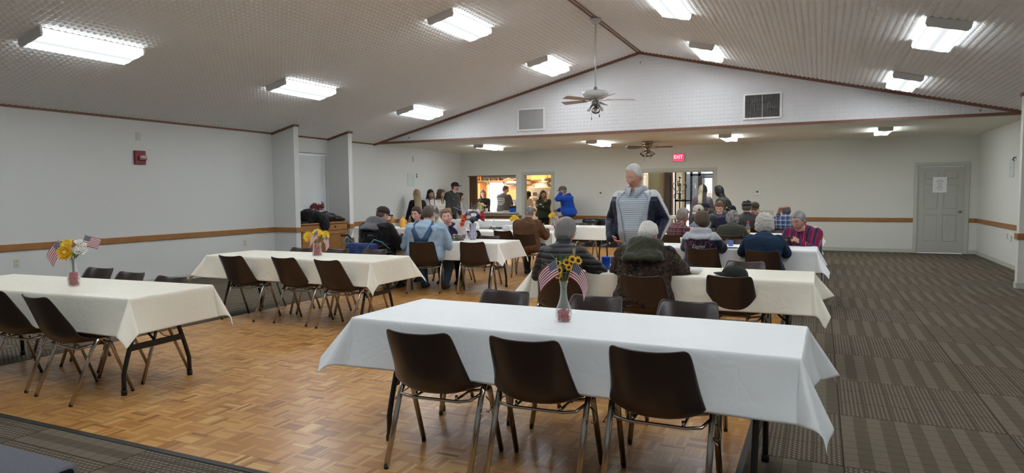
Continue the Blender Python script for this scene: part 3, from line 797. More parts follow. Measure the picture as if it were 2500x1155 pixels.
# hatch: folded accordion shutter, counter
t = thing('folding_shutter', 'brown accordion shutter folded at the hatch side', 'shutter', (-9.93, YB+.08, .95))
for k in range(4):
    b = MB(); b.bbox(.0+k*.072, .066+k*.072, -.03-(k % 2)*.02, .03-(k % 2)*.02, 0, 1.07, .01); b.obj('shutter_leaf', mat('brown_vinyl', (.115, .06, .03), .45), t)
b = MB(); b.bbox(-9.95, -8.31, YB-.004, YB+.15, 2.012, 2.032, .002); struct(b.obj('trim_hatch', trim_m))
t = thing('hatch_counter', 'pale counter of the serving hatch with oak apron', 'counter', (-9.2, YB, .873))
b = MB(); b.bbox(-.95, .99, -.18, -.002, 0, .045, .008); b.bbox(-.748, .888, -.02, .40, 0, .045, .004); b.obj('countertop', mat('grey_laminate', (.60, .61, .58), .3), t)
b = MB(); b.bbox(-.95, 1.0, -.10, -.001, -.075, -.001, .006); b.obj('apron', base_m, t)
# kitchen door leaf standing open, refrigerator, hood, machines
kd = panel_door(bpy.data.objects['door_2'], .86, 2.0, mat('cream_door', (.66, .60, .50), .45), Matrix.Translation((-7.19, YB+.16, .01)) @ Matrix.Rotation(R(104), 4, 'Z'))
b = MB(); b.ball((.80, -.045, .96), .03, 12, 8); b.tube([(.80, 0, .96), (.80, -.03, .96)], .012, 8); b.obj('door_knob', brass, kd)
t = thing('refrigerator', 'almond refrigerator with pictures on it through the kitchen doorway', 'refrigerator', (-8.42, 20.9, 0))
al = mat('almond_enamel', (.64, .57, .46), .35)
b = MB(); b.bbox(-.40, .40, -.30, .38, .05, 1.68, .015); b.obj('fridge_body', al, t)
for z0, z1 in ((.06, 1.12), (1.135, 1.675)):
    b = MB(); b.bbox(-.40, .40, -.36, -.305, z0, z1, .015); d_ = b.obj('fridge_door', al, t)
    b = MB(); b.tube([(.33, -.365, (z0+z1)/2-.15), (.33, -.40, (z0+z1)/2-.12), (.33, -.40, (z0+z1)/2+.12), (.33, -.365, (z0+z1)/2+.15)], .012, 8); b.obj('handle', mat('chrome_soft', (.6, .6, .6), .25, 1), d_)
for x, z, c in ((-.2, 1.45, (.12, .08, .07)), (-.2, 1.27, (.25, .16, .12)), (-.05, 1.40, (.3, .3, .3))):
    b = MB(); b.box(x-.07, x+.07, -.3655, -.361, z-.06, z+.06); b.obj('photo', mat('photo_%d' % int(c[0]*100), c, .4, vary=.5, vscale=20), t)
for k, (w, h, c, lb) in enumerate(((.24, .06, (.7, .68, .62), 'white box at the bottom of the heap on the refrigerator'), (.21, .06, (.66, .64, .6), 'white box stacked on the lower box on the refrigerator'))):
    b = MB(); b.bbox(-w, w, -.15, .15, 0, h, .004); b.bbox(-w-.005, w+.005, -.155, .155, h-.02, h+.002, .003); o = b.obj('cardboard_box', mat('box_white', (.72, .70, .66), .6)); o.location = (-8.45, 20.85, 1.682+k*.064); tag(o, lb, 'box')
b = MB(); b.lathe([(.05, 0), (.16, .05), (.21, .13), (.19, .17), (.17, .13), (.12, .05)], 20); o = b.obj('serving_tray', steel_m); o.location = (-8.27, 20.75, 1.812); tag(o, 'dull metal bowl on the refrigerator boxes', 'bowl')
t = thing('range_hood', 'white range hood with black band under the kitchen cabinet', 'range hood', (-9.89, ky-.32, 1.79))
b = MB(); b.prism([(-.3, 0), (.28, 0), (.28, .14), (-.16, .14)], -.38, .38, 'x'); b.obj('hood_shell', white_m, t)
b = MB(); b.box(-.36, .36, -.32, -.295, .01, .05); b.obj('control_band', dark_m, t)
t = thing('stove', 'white kitchen stove beyond the doorway', 'stove', (-9.30, 21.0, 0))
b = MB(); b.bbox(-.37, .37, -.32, .32, 0, .90, .01); b.bbox(-.37, .37, .25, .32, .9, 1.08, .01); b.obj('stove_body', white_m, t)
b = MB(); b.bbox(-.32, .32, -.345, -.32, .2, .66, .006); dd_ = b.obj('oven_door', dark_m, t)
b = MB(); b.tube([(-.28, -.35, .72), (-.28, -.39, .72), (.28, -.39, .72), (.28, -.35, .72)], .011, 8); b.obj('handle', white_m, dd_)
for x in (-.18, .18):
    for y in (-.15, .12): b = MB(); b.lathe([(.09, 0), (.09, .012)], 16, 0, Matrix.Translation((x, y, .9))); b.obj('burner', dark_m, t)
for x in (-.22, -.08, .08, .22): b = MB(); b.lathe([(.02, 0), (.018, .02)], 10, 0, Matrix.Translation((x, .25, 1.0)) @ Matrix.Rotation(PI/2, 4, 'X')); b.obj('knob', dark_m, t)
# counter-top items seen through the hatch
t = thing('drink_pitcher', 'lime green pitcher standing on the hatch counter', 'pitcher', (-9.62, YB+.12, .918))
b = MB(); b.lathe([(.055, 0), (.075, .03), (.085, .20), (.082, .24), (.07, .24), (.06, .02)], 18); b.obj('pitcher_body', mat('lime_plastic', (.50, .62, .12), .35), t)
b = MB(); b.lathe([(.086, .24), (.07, .265), (.02, .27), (.015, .30)], 18); b.obj('lid', MATS['lime_plastic'], t)
b = MB(); b.tube([(.08, 0, .2), (.13, 0, .19), (.13, 0, .08), (.08, 0, .06)], .011, 8); b.obj('handle', MATS['lime_plastic'], t)
t = thing('coffee_urn', 'white coffee maker at the end of the hatch', 'coffee maker', (-8.42, YB+.30, .918))
b = MB(); b.bbox(-.10, .10, -.10, .10, 0, .03, .008); b.bbox(-.10, .10, .03, .10, .03, .36, .01); b.bbox(-.10, .10, -.10, .10, .29, .38, .015); b.obj('urn_body', white_m, t)
b = MB(); b.lathe([(.05, .03), (.07, .06), (.068, .15), (.05, .2)], 16); b.obj('carafe', dark_m, t)
t = thing('storage_tub', 'bright blue lidded tub on the hatch counter', 'tub', (-8.41, YB-.02, .918))
b = MB(); b.bbox(-.085, .085, -.07, .07, 0, .12, .012); b.obj('tub_body', mat('royal_blue_plastic', (.01, .10, .55), .35), t)
b = MB(); b.bbox(-.09, .09, -.075, .075, .115, .19, .01); b.obj('lid', dark_m, t)
t = thing('napkin_stack', 'low white stack of paper plates on the hatch counter', 'plates', (-8.65, YB, .918))
for k in range(4): b = MB(); b.lathe([(.07, k*.008), (.10, .006+k*.008), (.115, .014+k*.008), (.11, .014+k*.008), (.07, .003+k*.008)], 20); b.obj('paper_plate', mat('plate_white', (.78, .78, .76), .6), t)
b = MB(); b.lathe([(.035, 0), (.045, .11), (.043, .11), (.033, .01)], 14); o = b.obj('foam_cup', MATS['plate_white']); o.location = (-9.30, YB-.02, .918); tag(o, 'white cup on the hatch counter in front of the woman in black', 'cup')

kl = bpy.data.lights.new('kitchen_lamp', 'AREA'); kl.energy = 30; kl.color = (1.0, .74, .44); kl.size = 1.2; kl.shape = 'RECTANGLE'; kl.size_y = .4
ko = bpy.data.objects.new('kitchen_lamp', kl); COL.objects.link(ko); ko.location = (-9.3, 20.6, 2.57)
kl2 = bpy.data.objects.new('kitchen_lamp', kl); COL.objects.link(kl2); kl2.location = (-11.4, 20.4, 2.57)
for x, y in ((-9.3, 20.6), (-11.4, 20.4)):
    t = thing('kitchen_light', 'warm kitchen ceiling light '+('near the refrigerator' if x > -10 else 'near the tall cupboard'), 'ceiling light', (x, y, 2.60))
    b = MB(); b.bbox(-.64, .64, -.24, .24, -.02, 0, .004); b.obj('housing', fix_m, t)

# ================================================================ foyer beyond the wide opening
fx0, fx1, fy = -4.75, -1.2, 22.3
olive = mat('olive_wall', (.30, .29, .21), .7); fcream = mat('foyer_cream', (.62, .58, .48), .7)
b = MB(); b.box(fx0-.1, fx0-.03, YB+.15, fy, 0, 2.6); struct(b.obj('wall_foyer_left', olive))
b = MB(); b.box(fx0, fx1, YB+.15, fy+.2, 2.6, 2.7); struct(b.obj('ceiling_foyer', flat_ceil_m))
b = MB(); b.box(fx1, fx1+.1, YB+.15, fy, 0, 2.6); struct(b.obj('wall_foyer_right', fcream))
b = MB(); b.box(fx0, fx1, YB, fy+.2, -.011, 0); struct(b.obj('floor_foyer', mat('foyer_tile', (.16, .15, .14), .35, vary=.2)))
# pieces of the foyer's far wall, left to right
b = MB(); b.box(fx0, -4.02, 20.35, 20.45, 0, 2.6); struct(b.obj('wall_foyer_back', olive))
b = MB(); b.box(-4.32, -4.13, fy, fy+.1, 0, 2.6); struct(b.obj('wall_foyer_pier', fcream))
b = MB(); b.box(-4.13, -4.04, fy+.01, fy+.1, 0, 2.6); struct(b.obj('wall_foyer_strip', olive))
blk = mat('bronze_aluminium', (.012, .012, .014), .35)
t = thing('storefront', 'black framed glass entrance front with daylight beyond', 'storefront', (-4.35, fy, 0))
def stile(x0, x1, z0, z1, nm='frame_bar'): b = MB(); b.bbox(x0, x1, 0, .06, z0, z1, .004); b.obj(nm, blk, t)
W = 3.2
for x0, x1 in ((-.02, .03), (.31, .36), (.48, .56), (.73, .82), (1.22, 1.32), (1.8, 1.86)): stile(x0, x1, 0, 2.5)
stile(.31, 1.86, 2.5, 2.6); stile(.48, 1.86, 2.0, 2.07); stile(-.02, .5, 1.17, 1.23); stile(.31, 1.86, 0, .08)
for x0, x1, z0, z1 in ((.36, .48, 1.23, 2.5), (.36, .48, .08, 1.17), (.56, .73, .08, 2.0), (.56, 1.22, 2.07, 2.5), (1.32, 1.8, .08, 2.0), (1.32, 1.8, 2.07, 2.5)):
    b = MB(); b.box(x0, x1, .027, .033, z0, z1); b.obj('glass_pane', MATS['window_glass'], t)
dr = MB()
for q in ((.82, .86, .02, 1.99), (1.18, 1.22, .02, 1.99), (.86, 1.18, .02, .22), (.86, 1.18, 1.93, 1.99)): dr.bbox(q[0], q[1], -.01, .04, q[2], q[3], .004)
dr = dr.obj('entrance_door', blk, t)
b = MB(); b.box(.86, 1.18, .012, .018, .22, 1.93); b.obj('glass_pane', MATS['window_glass'], dr)
b = MB(); b.tube([(.60, -.015, 1.74), (.64, -.05, 1.72), (.67, -.06, 1.58), (.64, -.05, 1.44), (.60, -.015, 1.42)], .014, 8); b.obj('pull_handle', mat('chrome_soft', (.6, .6, .6), .25, 1), dr)
b = MB(); b.box(1.02, 1.17, -.004, .0, 1.15, 1.45); b.obj('door_poster', mat('pale_poster', (.66, .60, .56), .6), dr)
# inner closet door, framed notice case, pillar
t = thing('closet_door', 'cream panelled closet door at the side of the foyer', 'door', (fx0+.026, 19.1, 0))
lf = panel_door(t, .80, 2.0, MATS['cream_door'], Matrix.Rotation(PI/2, 4, 'Z'))
b = MB()
for q in ((-.08, 0), (.8, .88)): b.bbox(0, .025, q[0], q[1], 0, 2.0, .004)
b.bbox(0, .025, -.08, .88, 2.0, 2.08, .004); b.obj('casing', fcream, t)
t = thing('notice_case', 'tall glass notice case with a reddish wood frame in the foyer', 'notice case', (-4.30, 20.34, .80))
b = MB()
for q in ((0, .03, 0, 1.35), (.23, .27, 0, 1.35), (.03, .23, 0, .05), (.03, .23, 1.29, 1.35)): b.bbox(q[0], q[1], -.06, 0, q[2], q[3], .006)
b.obj('case_frame', mat('cherry_wood', (.10, .035, .02), .4), t)
b = MB(); b.box(.02, .25, -.012, 0, .03, 1.32); b.obj('backing', mat('case_backing', (.62, .45, .38), .7, vary=.25, vscale=4), t)
b = MB(); b.box(.02, .25, -.045, -.04, .03, 1.32); b.obj('glass_pane', MATS['window_glass'], t)
# iron coat rack and letter sign
t = thing('coat_rack', 'black scrolled iron coat rack standing in the foyer', 'coat rack', (-3.69, 19.6, 0))
iron = mat('wrought_iron', (.014, .013, .013), .5)
b = MB(); b.tube([(0, 0, .05), (0, 0, 1.86)], .018, 10); b.ball((0, 0, 1.90), .035, 10, 8); b.obj('pole', iron, t)
for k in range(4):
    M = Matrix.Rotation(R(20)+k*PI/2, 4, 'Z')
    b = MB(); b.tube([M @ Vector(p) for p in ((0, 0, .30), (.08, 0, .22), (.16, 0, .08), (.24, 0, .015), (.28, 0, .02))], .012, 8); b.obj('leg', iron, t)
    b = MB(); b.tube([M @ Vector(p) for p in ((0, 0, 1.55), (.07, 0, 1.50), (.15, 0, 1.54), (.2, 0, 1.64), (.17, 0, 1.74), (.11, 0, 1.72), (.12, 0, 1.66))], .010, 8); b.obj('hook', iron, t)
    b = MB(); b.tube([M @ Vector((.02+.09*(1-math.cos(a))/2*1.6, 0, 1.36+.10*math.sin(a))) for a in [2*PI*i/14 for i in range(15)]], .008, 6); b.obj('scroll', iron, t)
t = thing('letter_sign', 'white sign with a big black letter on the foyer glass', 'sign', (-4.225, fy-.02, 1.70))
b = MB(); b.bbox(-.09, .09, -.01, .0, -.26, .24, .003); b.obj('sign_board', mat('sign_white', (.58, .56, .50), .6), t)
V, F = text_mesh('E', .26); b = MB(); b.add([(p[0], -.0115, p[1]+.05) for p in V], F); b.obj('lettering', dark_m, t)
t = thing('side_table', 'small white table with papers inside the foyer', 'table', (-3.95, 19.6, 0))
b = MB(); b.bbox(-.3, .3, -.25, .25, .72, .75, .004); b.obj('table_top', white_m, t)
for sx in (-1, 1):
    for sy in (-1, 1): b = MB(); b.bbox(sx*.26-.02, sx*.26+.02, sy*.21-.02, sy*.21+.02, 0, .72, .003); b.obj('leg', white_m, t)
for k, (x, y, c) in enumerate(((-.12, -.05, (.7, .7, .68)), (.12, .05, (.5, .5, .48)))):
    b = MB(); b.bbox(-.11, .11, -.14, .14, 0, .03+.02*k, .003); o = b.obj('paper_stack', mat('paper_%d' % k, c, .7)); o.location = (-3.95+x, 19.6+y, .7505); tag(o, ('white' if k == 0 else 'grey')+' stack of papers on the foyer table', 'papers')
fl = bpy.data.lights.new('foyer_lamp', 'AREA'); fl.energy = 22; fl.color = (1, .88, .72); fl.size = .8
fo = bpy.data.objects.new('foyer_lamp', fl); COL.objects.link(fo); fo.location = (-3.4, 20.3, 2.58)
t = thing('foyer_light', 'flat ceiling light in the foyer', 'ceiling light', (-3.4, 20.3, 2.598)); b = MB(); b.bbox(-.42, .42, -.42, .42, -.014, 0, .004); b.obj('housing', fix_m, t)
# outdoors: pavement and a pale building across the street
b = MB(); b.box(-30, 20, fy+.2, 60, -.2, -.05); struct(b.obj('street', mat('pale_concrete', (.45, .45, .44), .9)))
t = thing('building', 'pale building with dark windows across the street', 'building', (-5, 38, 0))
b = MB(); b.box(-14, 16, 0, 6, 0, 6.5); b.obj('facade', mat('pale_facade', (.55, .56, .58), .8), t)
b = MB(); b.bbox(-14, 16, -1.4, 0, 2.9, 3.3, .02); b.obj('awning', mat('slate_awning', (.10, .11, .17), .7), t)
for k in range(9):
    x = -12+k*3.2; b = MB(); b.bbox(x, x+1.6, -.06, .02, .8, 2.5, .02); w_ = b.obj('window', mat('dark_window', (.03, .035, .04), .15), t)
# ================================================================ stage step at the near corner
stc = mat('grey_cut_pile_carpet', (.17, .173, .20), 1.0, vary=.4, vscale=160, bump=1.0, bscale=420, spec=.05)
stk = mat('shadowed_black_pile_carpet', (.010, .010, .012), 1.0, vary=.5, vscale=160, bump=1.0, bscale=420, spec=.05)  # near-black colour holds the side's shadow as well as its black carpet
t = thing('carpeted_step', 'grey carpeted stage step with a black carpeted side, shadow in its colour', 'step', (0, 0, 0))
b = MB(); b.bbox(-7.0, -3.19, .6, 1.965, 0, .205, .03, smooth=True); o = b.obj('tread_carpet', stc, t)
b = MB(); b.bbox(-3.215, -3.172, .6, 1.93, 0, .188, .012, smooth=True); b.obj('side_carpet', stk, t)
b = MB(); b.bbox(-3.165, -2.2, .5, 1.72, 0, .17, .03, smooth=True); tag(b.obj('carpeted_step', stc), 'lower grey carpeted step mostly out of view', 'step')

# ================================================================ folding tables with cloths
blk_steel = mat('black_table_steel', (.010, .010, .011), .4, vary=.2)
ttop_m = mat('speckled_table_top', (.30, .28, .25), .5)
def cloth_mat(name, col, rough):
    m, t = new_mat(name); bs = t.bsdf()
    v = t.coords('Object'); n = t.noise(v, 2.5, 3)
    t.link(t.mix(n, tuple(c*.97 for c in col), tuple(min(1, c*1.03) for c in col)), bs.inputs['Base Color'])
    bs.inputs['Roughness'].default_value = rough; bs.inputs['Specular IOR Level'].default_value = .4
    vo = t.node('ShaderNodeTexVoronoi', feature='DISTANCE_TO_EDGE'); vo.inputs['Scale'].default_value = 5.5
    wv = t.node('ShaderNodeVectorMath', operation='ADD'); nn = t.node('ShaderNodeTexNoise'); nn.inputs['Scale'].default_value = 3.5
    t.link(v, nn.inputs['Vector']); sc = t.node('ShaderNodeVectorMath', operation='SCALE'); sc.inputs['Scale'].default_value = .35
    t.link(nn.outputs[1], sc.inputs[0]); t.link(v, wv.inputs[0]); t.link(sc.outputs[0], wv.inputs[1]); t.link(wv.outputs[0], vo.inputs['Vector'])
    crease = t.math('MINIMUM', t.math('MULTIPLY', vo.outputs['Distance'], 9), 1)
    h = t.math('ADD', t.math('MULTIPLY', crease, .15), t.math('ADD', t.math('MULTIPLY', t.noise(v, 9, 4), .8), t.math('MULTIPLY', t.noise(v, 60, 3), .06)))
    t.link(t.bump(h, .22, .02), bs.inputs['Normal'])
    return m
CL = {'cream': cloth_mat('cream_vinyl_cloth', (.85, .82, .71), .40), 'white': cloth_mat('white_vinyl_cloth', (.83, .86, .88), .5), 'ivory': cloth_mat('ivory_paper_cloth', (.85, .84, .79), .5)}
HX, HY, TZ = 1.22, .38, .742
def table_parts():
    b = MB(); b.bbox(-HX, HX, -HY, HY, TZ-.032, TZ-.004, .008); top = b.mesh('table_top', ttop_m)
    legs = []
    for s in (-1, 1):
        for k in (-1, 1):
            b = MB(); x = s*(HX-.19)
            b.tube([(x, k*.17, TZ-.03), (x, k*.175, .56), (x, k*.21, .42), (x, k*.265, .26), (x, k*.298, .15), (x, k*.30, .012)], .0165, 10)
            legs.append((b.mesh('leg', blk_steel), (x, k*.30)))
    bars = []
    for s in (-1, 1):
        x = s*(HX-.19); b = MB(); b.bbox(x-.014, x+.014, -.235, .235, .315, .36, .004); b.bbox(x-.02, x+.02, -.30, .30, TZ-.06, TZ-.032, .004)
        b.tube([(x, 0, .33), (x-s*.28, 0, .56), (x-s*.42, 0, TZ-.035)], .009, 8); bars.append(b.mesh('cross_brace', blk_steel))
    b = MB(); b.lathe([(.021, .0), (.021, .035), (.017, .04)], 12); glide = b.mesh('rubber_foot', dark_m)
    return top, legs, bars, glide
TP = table_parts()
def cloth_mesh(seed, dy0, dy1, dx0, dx1, m):
    """cover lying on the top; overhang dy0 near side, dy1 far side, dx0/dx1 ends"""
    rs = np.random.RandomState(seed)
    def axis(h, a, b_):
        q = list(np.linspace(-h+.03, h-.03, 26 if h > .6 else 10))
        ed = [.02, .012, .006, 0]
        lo = [-h+e for e in ed[::-1]]; lo = [-h-a*k/12 for k in range(12, 0, -1)]+[-h-.006]+lo
        hi = [h-e for e in ed]+[h+.006]+[h+b_*k/12 for k in range(1, 13)]
        return sorted(set([round(x, 5) for x in lo+q+hi]))
    X = axis(HX, dx0, dx1); Y = axis(HY, dy0, dy1)
    ph = rs.uniform(0, 6.28, 8); ff = rs.uniform(2.0, 5.5, 4)
    ck = {(sx, sy): (rs.uniform(.34, .58), rs.uniform(-.25, .25), rs.uniform(.15, .34)) for sx in (-1, 1) for sy in (-1, 1)}
    def hang(rho, extra):
        """arc over the table edge, then down with a small outward lean"""
        r = .012; a = rho/r
        if a < PI/2: return r*math.sin(a), -r*(1-math.cos(a))
        q = rho-r*PI/2; s = min(.9, .10+extra); return r+q*s, -r-q*math.sqrt(1-s*s)
    vs = []
    for x in X:
        for y in Y:
            ax, ay = max(abs(x)-HX, 0), max(abs(y)-HY, 0); sx, sy = (1 if x > 0 else -1), (1 if y > 0 else -1)
            wz = .0012*math.sin(x*5+ph[0])*math.sin(y*9+ph[1])
            if ax == 0 and ay == 0: vs.append((x, y, .002+wz*.6)); continue
            rho = math.hypot(ax, ay); phi = math.atan2(ax, ay)
            K, sk, pl = ck[(sx, sy)]
            wav = .05*math.sin(x*ff[0]+ph[2])+.035*math.sin(x*ff[1]*2+ph[3]) if ax == 0 else (.05*math.sin(y*ff[2]*1.5+ph[4]) if ay == 0 else 0)
            # neighbouring lengths swell towards the corner flare
            if ax == 0: near = math.exp(-((HX-abs(x))/.16)**2)*.16; wav += near*(ay/.3)
            elif ay == 0: near = math.exp(-((HY-abs(y))/.14)**2)*.16; wav += near*(ax/.3)
            else:
                s2 = math.sin(2*phi)
                wav = .16+(K-.16)*max(0, s2)**1.2 + pl*math.sin(6*phi+sk*3)*s2*.5
            h, z = hang(rho, max(-.06, wav))
            e = phi if ax > 0 and ay > 0 else (PI/2 if ax > 0 else 0)
            vs.append((sx*min(abs(x), HX)+sx*h*math.sin(e), sy*min(abs(y), HY)+sy*h*math.cos(e), z+.002))
    ny = len(Y); fs = [(i*ny+j, (i+1)*ny+j, (i+1)*ny+j+1, i*ny+j+1) for i in range(len(X)-1) for j in range(ny-1)]
    me = bpy.data.meshes.new('tablecloth'); me.from_pydata(vs, [], fs); me.materials.append(m)
    me.polygons.foreach_set('use_smooth', [True]*len(fs)); return me
def table(x, y, rot, col, seed, lab, clab, dy0=.28, dy1=.28, dx0=.27, dx1=.27):
    t = thing('folding_table', lab, 'table', (x, y, 0), rot, 'folding tables in the hall')
    top, legs, bars, glide = TP
    inst('table_top', top, t)
    for me, (lx, ly) in legs:
        l = inst('leg', me, t); inst('rubber_foot', glide, l, Matrix.Translation((lx, ly, 0)))
    for me in bars: inst('cross_brace', me, t)
    c = bpy.data.objects.new('tablecloth', cloth_mesh(seed, dy0, dy1, dx0, dx1, CL[col])); COL.objects.link(c)
    c.location = (x, y, TZ); c.rotation_euler = (0, 0, rot)
    md = c.modifiers.new('sub', 'SUBSURF'); md.levels = 1; md.render_levels = 1
    md = c.modifiers.new('thick', 'SOLIDIFY'); md.thickness = .0014; md.offset = 1
    tag(c, clab, 'tablecloth', 'vinyl covers on the folding tables')
TZC = TZ+.0045
table(-1.28, 3.53, R(-1), 'white', 11, 'folding table nearest the camera under a white cloth', 'white vinyl cloth nearest the camera, vase of small sunflowers on it', .29, .27, .25, .30)
table(-5.70, 3.45, R(3.5), 'cream', 2, 'folding table nearest the window side wall under a cream cloth', 'glossy cream cloth with a vase of white and yellow flowers')
table(-5.63, 6.26, R(.5), 'cream', 23, 'empty folding table in front of the oak cabinet, cream cloth', 'cream cloth with yellow flowers and flags in a wide vase')
table(-1.26, 6.22, R(0), 'cream', 4, 'folding table where the man in the leaf camouflage jacket sits', 'cream cloth under the blue cup and black cap')
table(-5.50, 9.17, R(0), 'ivory', 37, 'folding table where the man in denim overalls sits', 'ivory cloth in front of the man in overalls')
table(-5.70, 11.85, R(0), 'ivory', 46, 'folding table in front of the man in the brown jacket', 'ivory cloth with the soda bottle near the brown jacket')
table(-8.22, 12.45, R(0), 'ivory', 55, 'serving table of juice jugs by the second wall fin', 'ivory cloth under the row of juice jugs', .24, .24, .24, .24)
table(-5.30, 14.0, R(0), 'ivory', 64, 'empty folding table in front of the black trash bags', 'ivory cloth on the empty table before the trash bags')
table(-1.25, 9.28, R(0), 'white', 71, 'folding table of the woman in the denim jacket', 'white cloth between the denim jacket and the striped shirt')
table(-1.30, 12.15, R(0), 'ivory', 83, 'folding table with the sauce bottle on it', 'white cloth under the sauce bottle with a red cap')
table(-1.28, 14.65, R(0), 'ivory', 92, 'rearmost folding table, among the men in caps', 'ivory cloth on the rearmost table among the caps')
table(-8.66, 16.75, R(0), 'white', 95, 'small side table under the serving hatch', 'bluish white cloth heaped on the table under the hatch', .2, .2, .2, .2)

# ================================================================ moulded chairs
shell_m = mat('brown_moulded_plastic', (.030, .018, .0155), .30, vary=.08, vscale=4, bump=.05, bscale=300)
chrome_m = mat('worn_chrome', (.46, .43, .40), .22, 1.0, vary=.15, vscale=10)
def chair_meshes():
    prof = [(-.337, .778, .158), (-.334, .768, .178), (-.322, .735, .189), (-.292, .65, .198), (-.262, .56, .207), (-.234, .49, .216), (-.195, .437, .225), (-.13, .412, .231), (-.03, .405, .233), (.08, .413, .231), (.16, .428, .224), (.205, .424, .212), (.225, .402, .195)]
    n = 14; vs = []
    for i, (y, z, w) in enumerate(prof):
        a = prof[max(i-1, 0)]; c = prof[min(i+1, len(prof)-1)]
        ty, tz = c[0]-a[0], c[1]-a[1]; L = math.hypot(ty, tz); ny, nz = -tz/L, ty/L     # towards the sitter
        f = i/(len(prof)-1)
        curl = .032+.066*math.exp(-((f-.42)/.2)**2)-.012*f
        if i == 0: curl *= .55
        for k in range(n+1):
            u = -1+2*k/n; e = abs(u)**2.6*curl - (1-u*u)*.0*.01
            dz = -.006*(1-u*u) if i < 2 else 0
            vs.append((u*w, y+ny*e, z+nz*e+dz))
    fs = [(i*(n+1)+k, i*(n+1)+k+1, (i+1)*(n+1)+k+1, (i+1)*(n+1)+k) for i in range(len(prof)-1) for k in range(n)]
    me = bpy.data.meshes.new('s'); me.from_pydata(vs, [], fs); me.polygons.foreach_set('use_smooth', [True]*len(fs)); me.materials.append(shell_m)
    o = bpy.data.objects.new('s', me); COL.objects.link(o)
    md = o.modifiers.new('a', 'SOLIDIFY'); md.thickness = .011; md.offset = 0
    md = o.modifiers.new('b', 'SUBSURF'); md.levels = 1
    bpy.context.view_layer.update()
    sh = bpy.data.meshes.new_from_object(o.evaluated_get(bpy.context.evaluated_depsgraph_get())); sh.name = 'seat_shell'
    bpy.data.objects.remove(o)
    legs = []
    for s in (-1, 1):
        x = s*.243
        b = MB(); arch = [(x, -.222, .012), (x, -.055, .385)]+[(x, .012-.052*math.cos(a), .395+.05*math.sin(a)) for a in [PI*k/7 for k in range(1, 7)]]
        b.tube(arch, .0142, 10, flat=(.78, 1.1)); legs.append((b.mesh('leg', chrome_m), (x, -.222)))
        b = MB(); b.tube([(x, .062, .41), (x, .072, .385), (x+s*.006, .212, .012)], .0142, 10, flat=(.78, 1.1)); legs.append((b.mesh('leg', chrome_m), (x+s*.006, .212)))
    b = MB()
    for y in (-.115, .10): b.tube([(-.238, y*.3+.01, .405), (-.205, y, .386), (-.135, y, .374), (.135, y, .374), (.205, y, .386), (.238, y*.3+.01, .405)], .0085, 8)
    for x in (-.12, .12): b.tube([(x, -.115, .378), (x, .10, .378)], .007, 8); b.tube([(x, -.10, .362), (x, -.10, .402)], .008, 8); b.tube([(x, .09, .362), (x, .09, .41)], .008, 8)
    frame = b.mesh('seat_frame', chrome_m)
    hooks = []; x = .25
    b = MB(); b.tube([(x-.01, .02, .375), (x+.022, .0, .355), (x+.03, -.01, .32), (x+.018, -.012, .30), (x+.004, -.012, .305)], .0036, 6); hooks.append(b.mesh('ganging_hook', chrome_m))
    b = MB(); b.tube([(x-.01, -.05, .36), (x+.01, -.10, .325), (x+.03, -.12, .315)], .0036, 6); hooks.append(b.mesh('ganging_hook', chrome_m))
    b = MB(); b.tube([(-x+.01, .03, .375), (-x-.025, .02, .35), (-x-.03, -.06, .33), (-x+.005, -.07, .335)], .0036, 6)
    hooks.append(b.mesh('ganging_hook', chrome_m))
    b = MB(); b.lathe([(.0125, 0), (.0135, .012), (.012, .02)], 10); gl = b.mesh('foot_glide', dark_m)
    return sh, legs, frame, hooks, gl
CH = chair_meshes()
def first_chair():
    t = thing('stacking_chair', '', 'chair', group='brown moulded chairs at the tables')
    inst('seat_shell', CH[0], t)
    for me, (x, y) in CH[1]: l = inst('leg', me, t); inst('foot_glide', CH[4], l, Matrix.Translation((x, y, 0)))
    inst('seat_frame', CH[2], t)
    for hk_ in CH[3]: inst('ganging_hook', hk_, t)
    return t
chair0 = first_chair(); used = []
def chair(x, y, deg, label):
    lab = 'brown moulded chair '+label
    if not used: o = chair0; o.location = (x, y, 0); o.rotation_euler = (0, 0, R(deg)); o['label'] = lab; used.append(1)
    else: dup(chair0, (x, y, 0), R(deg), lab)
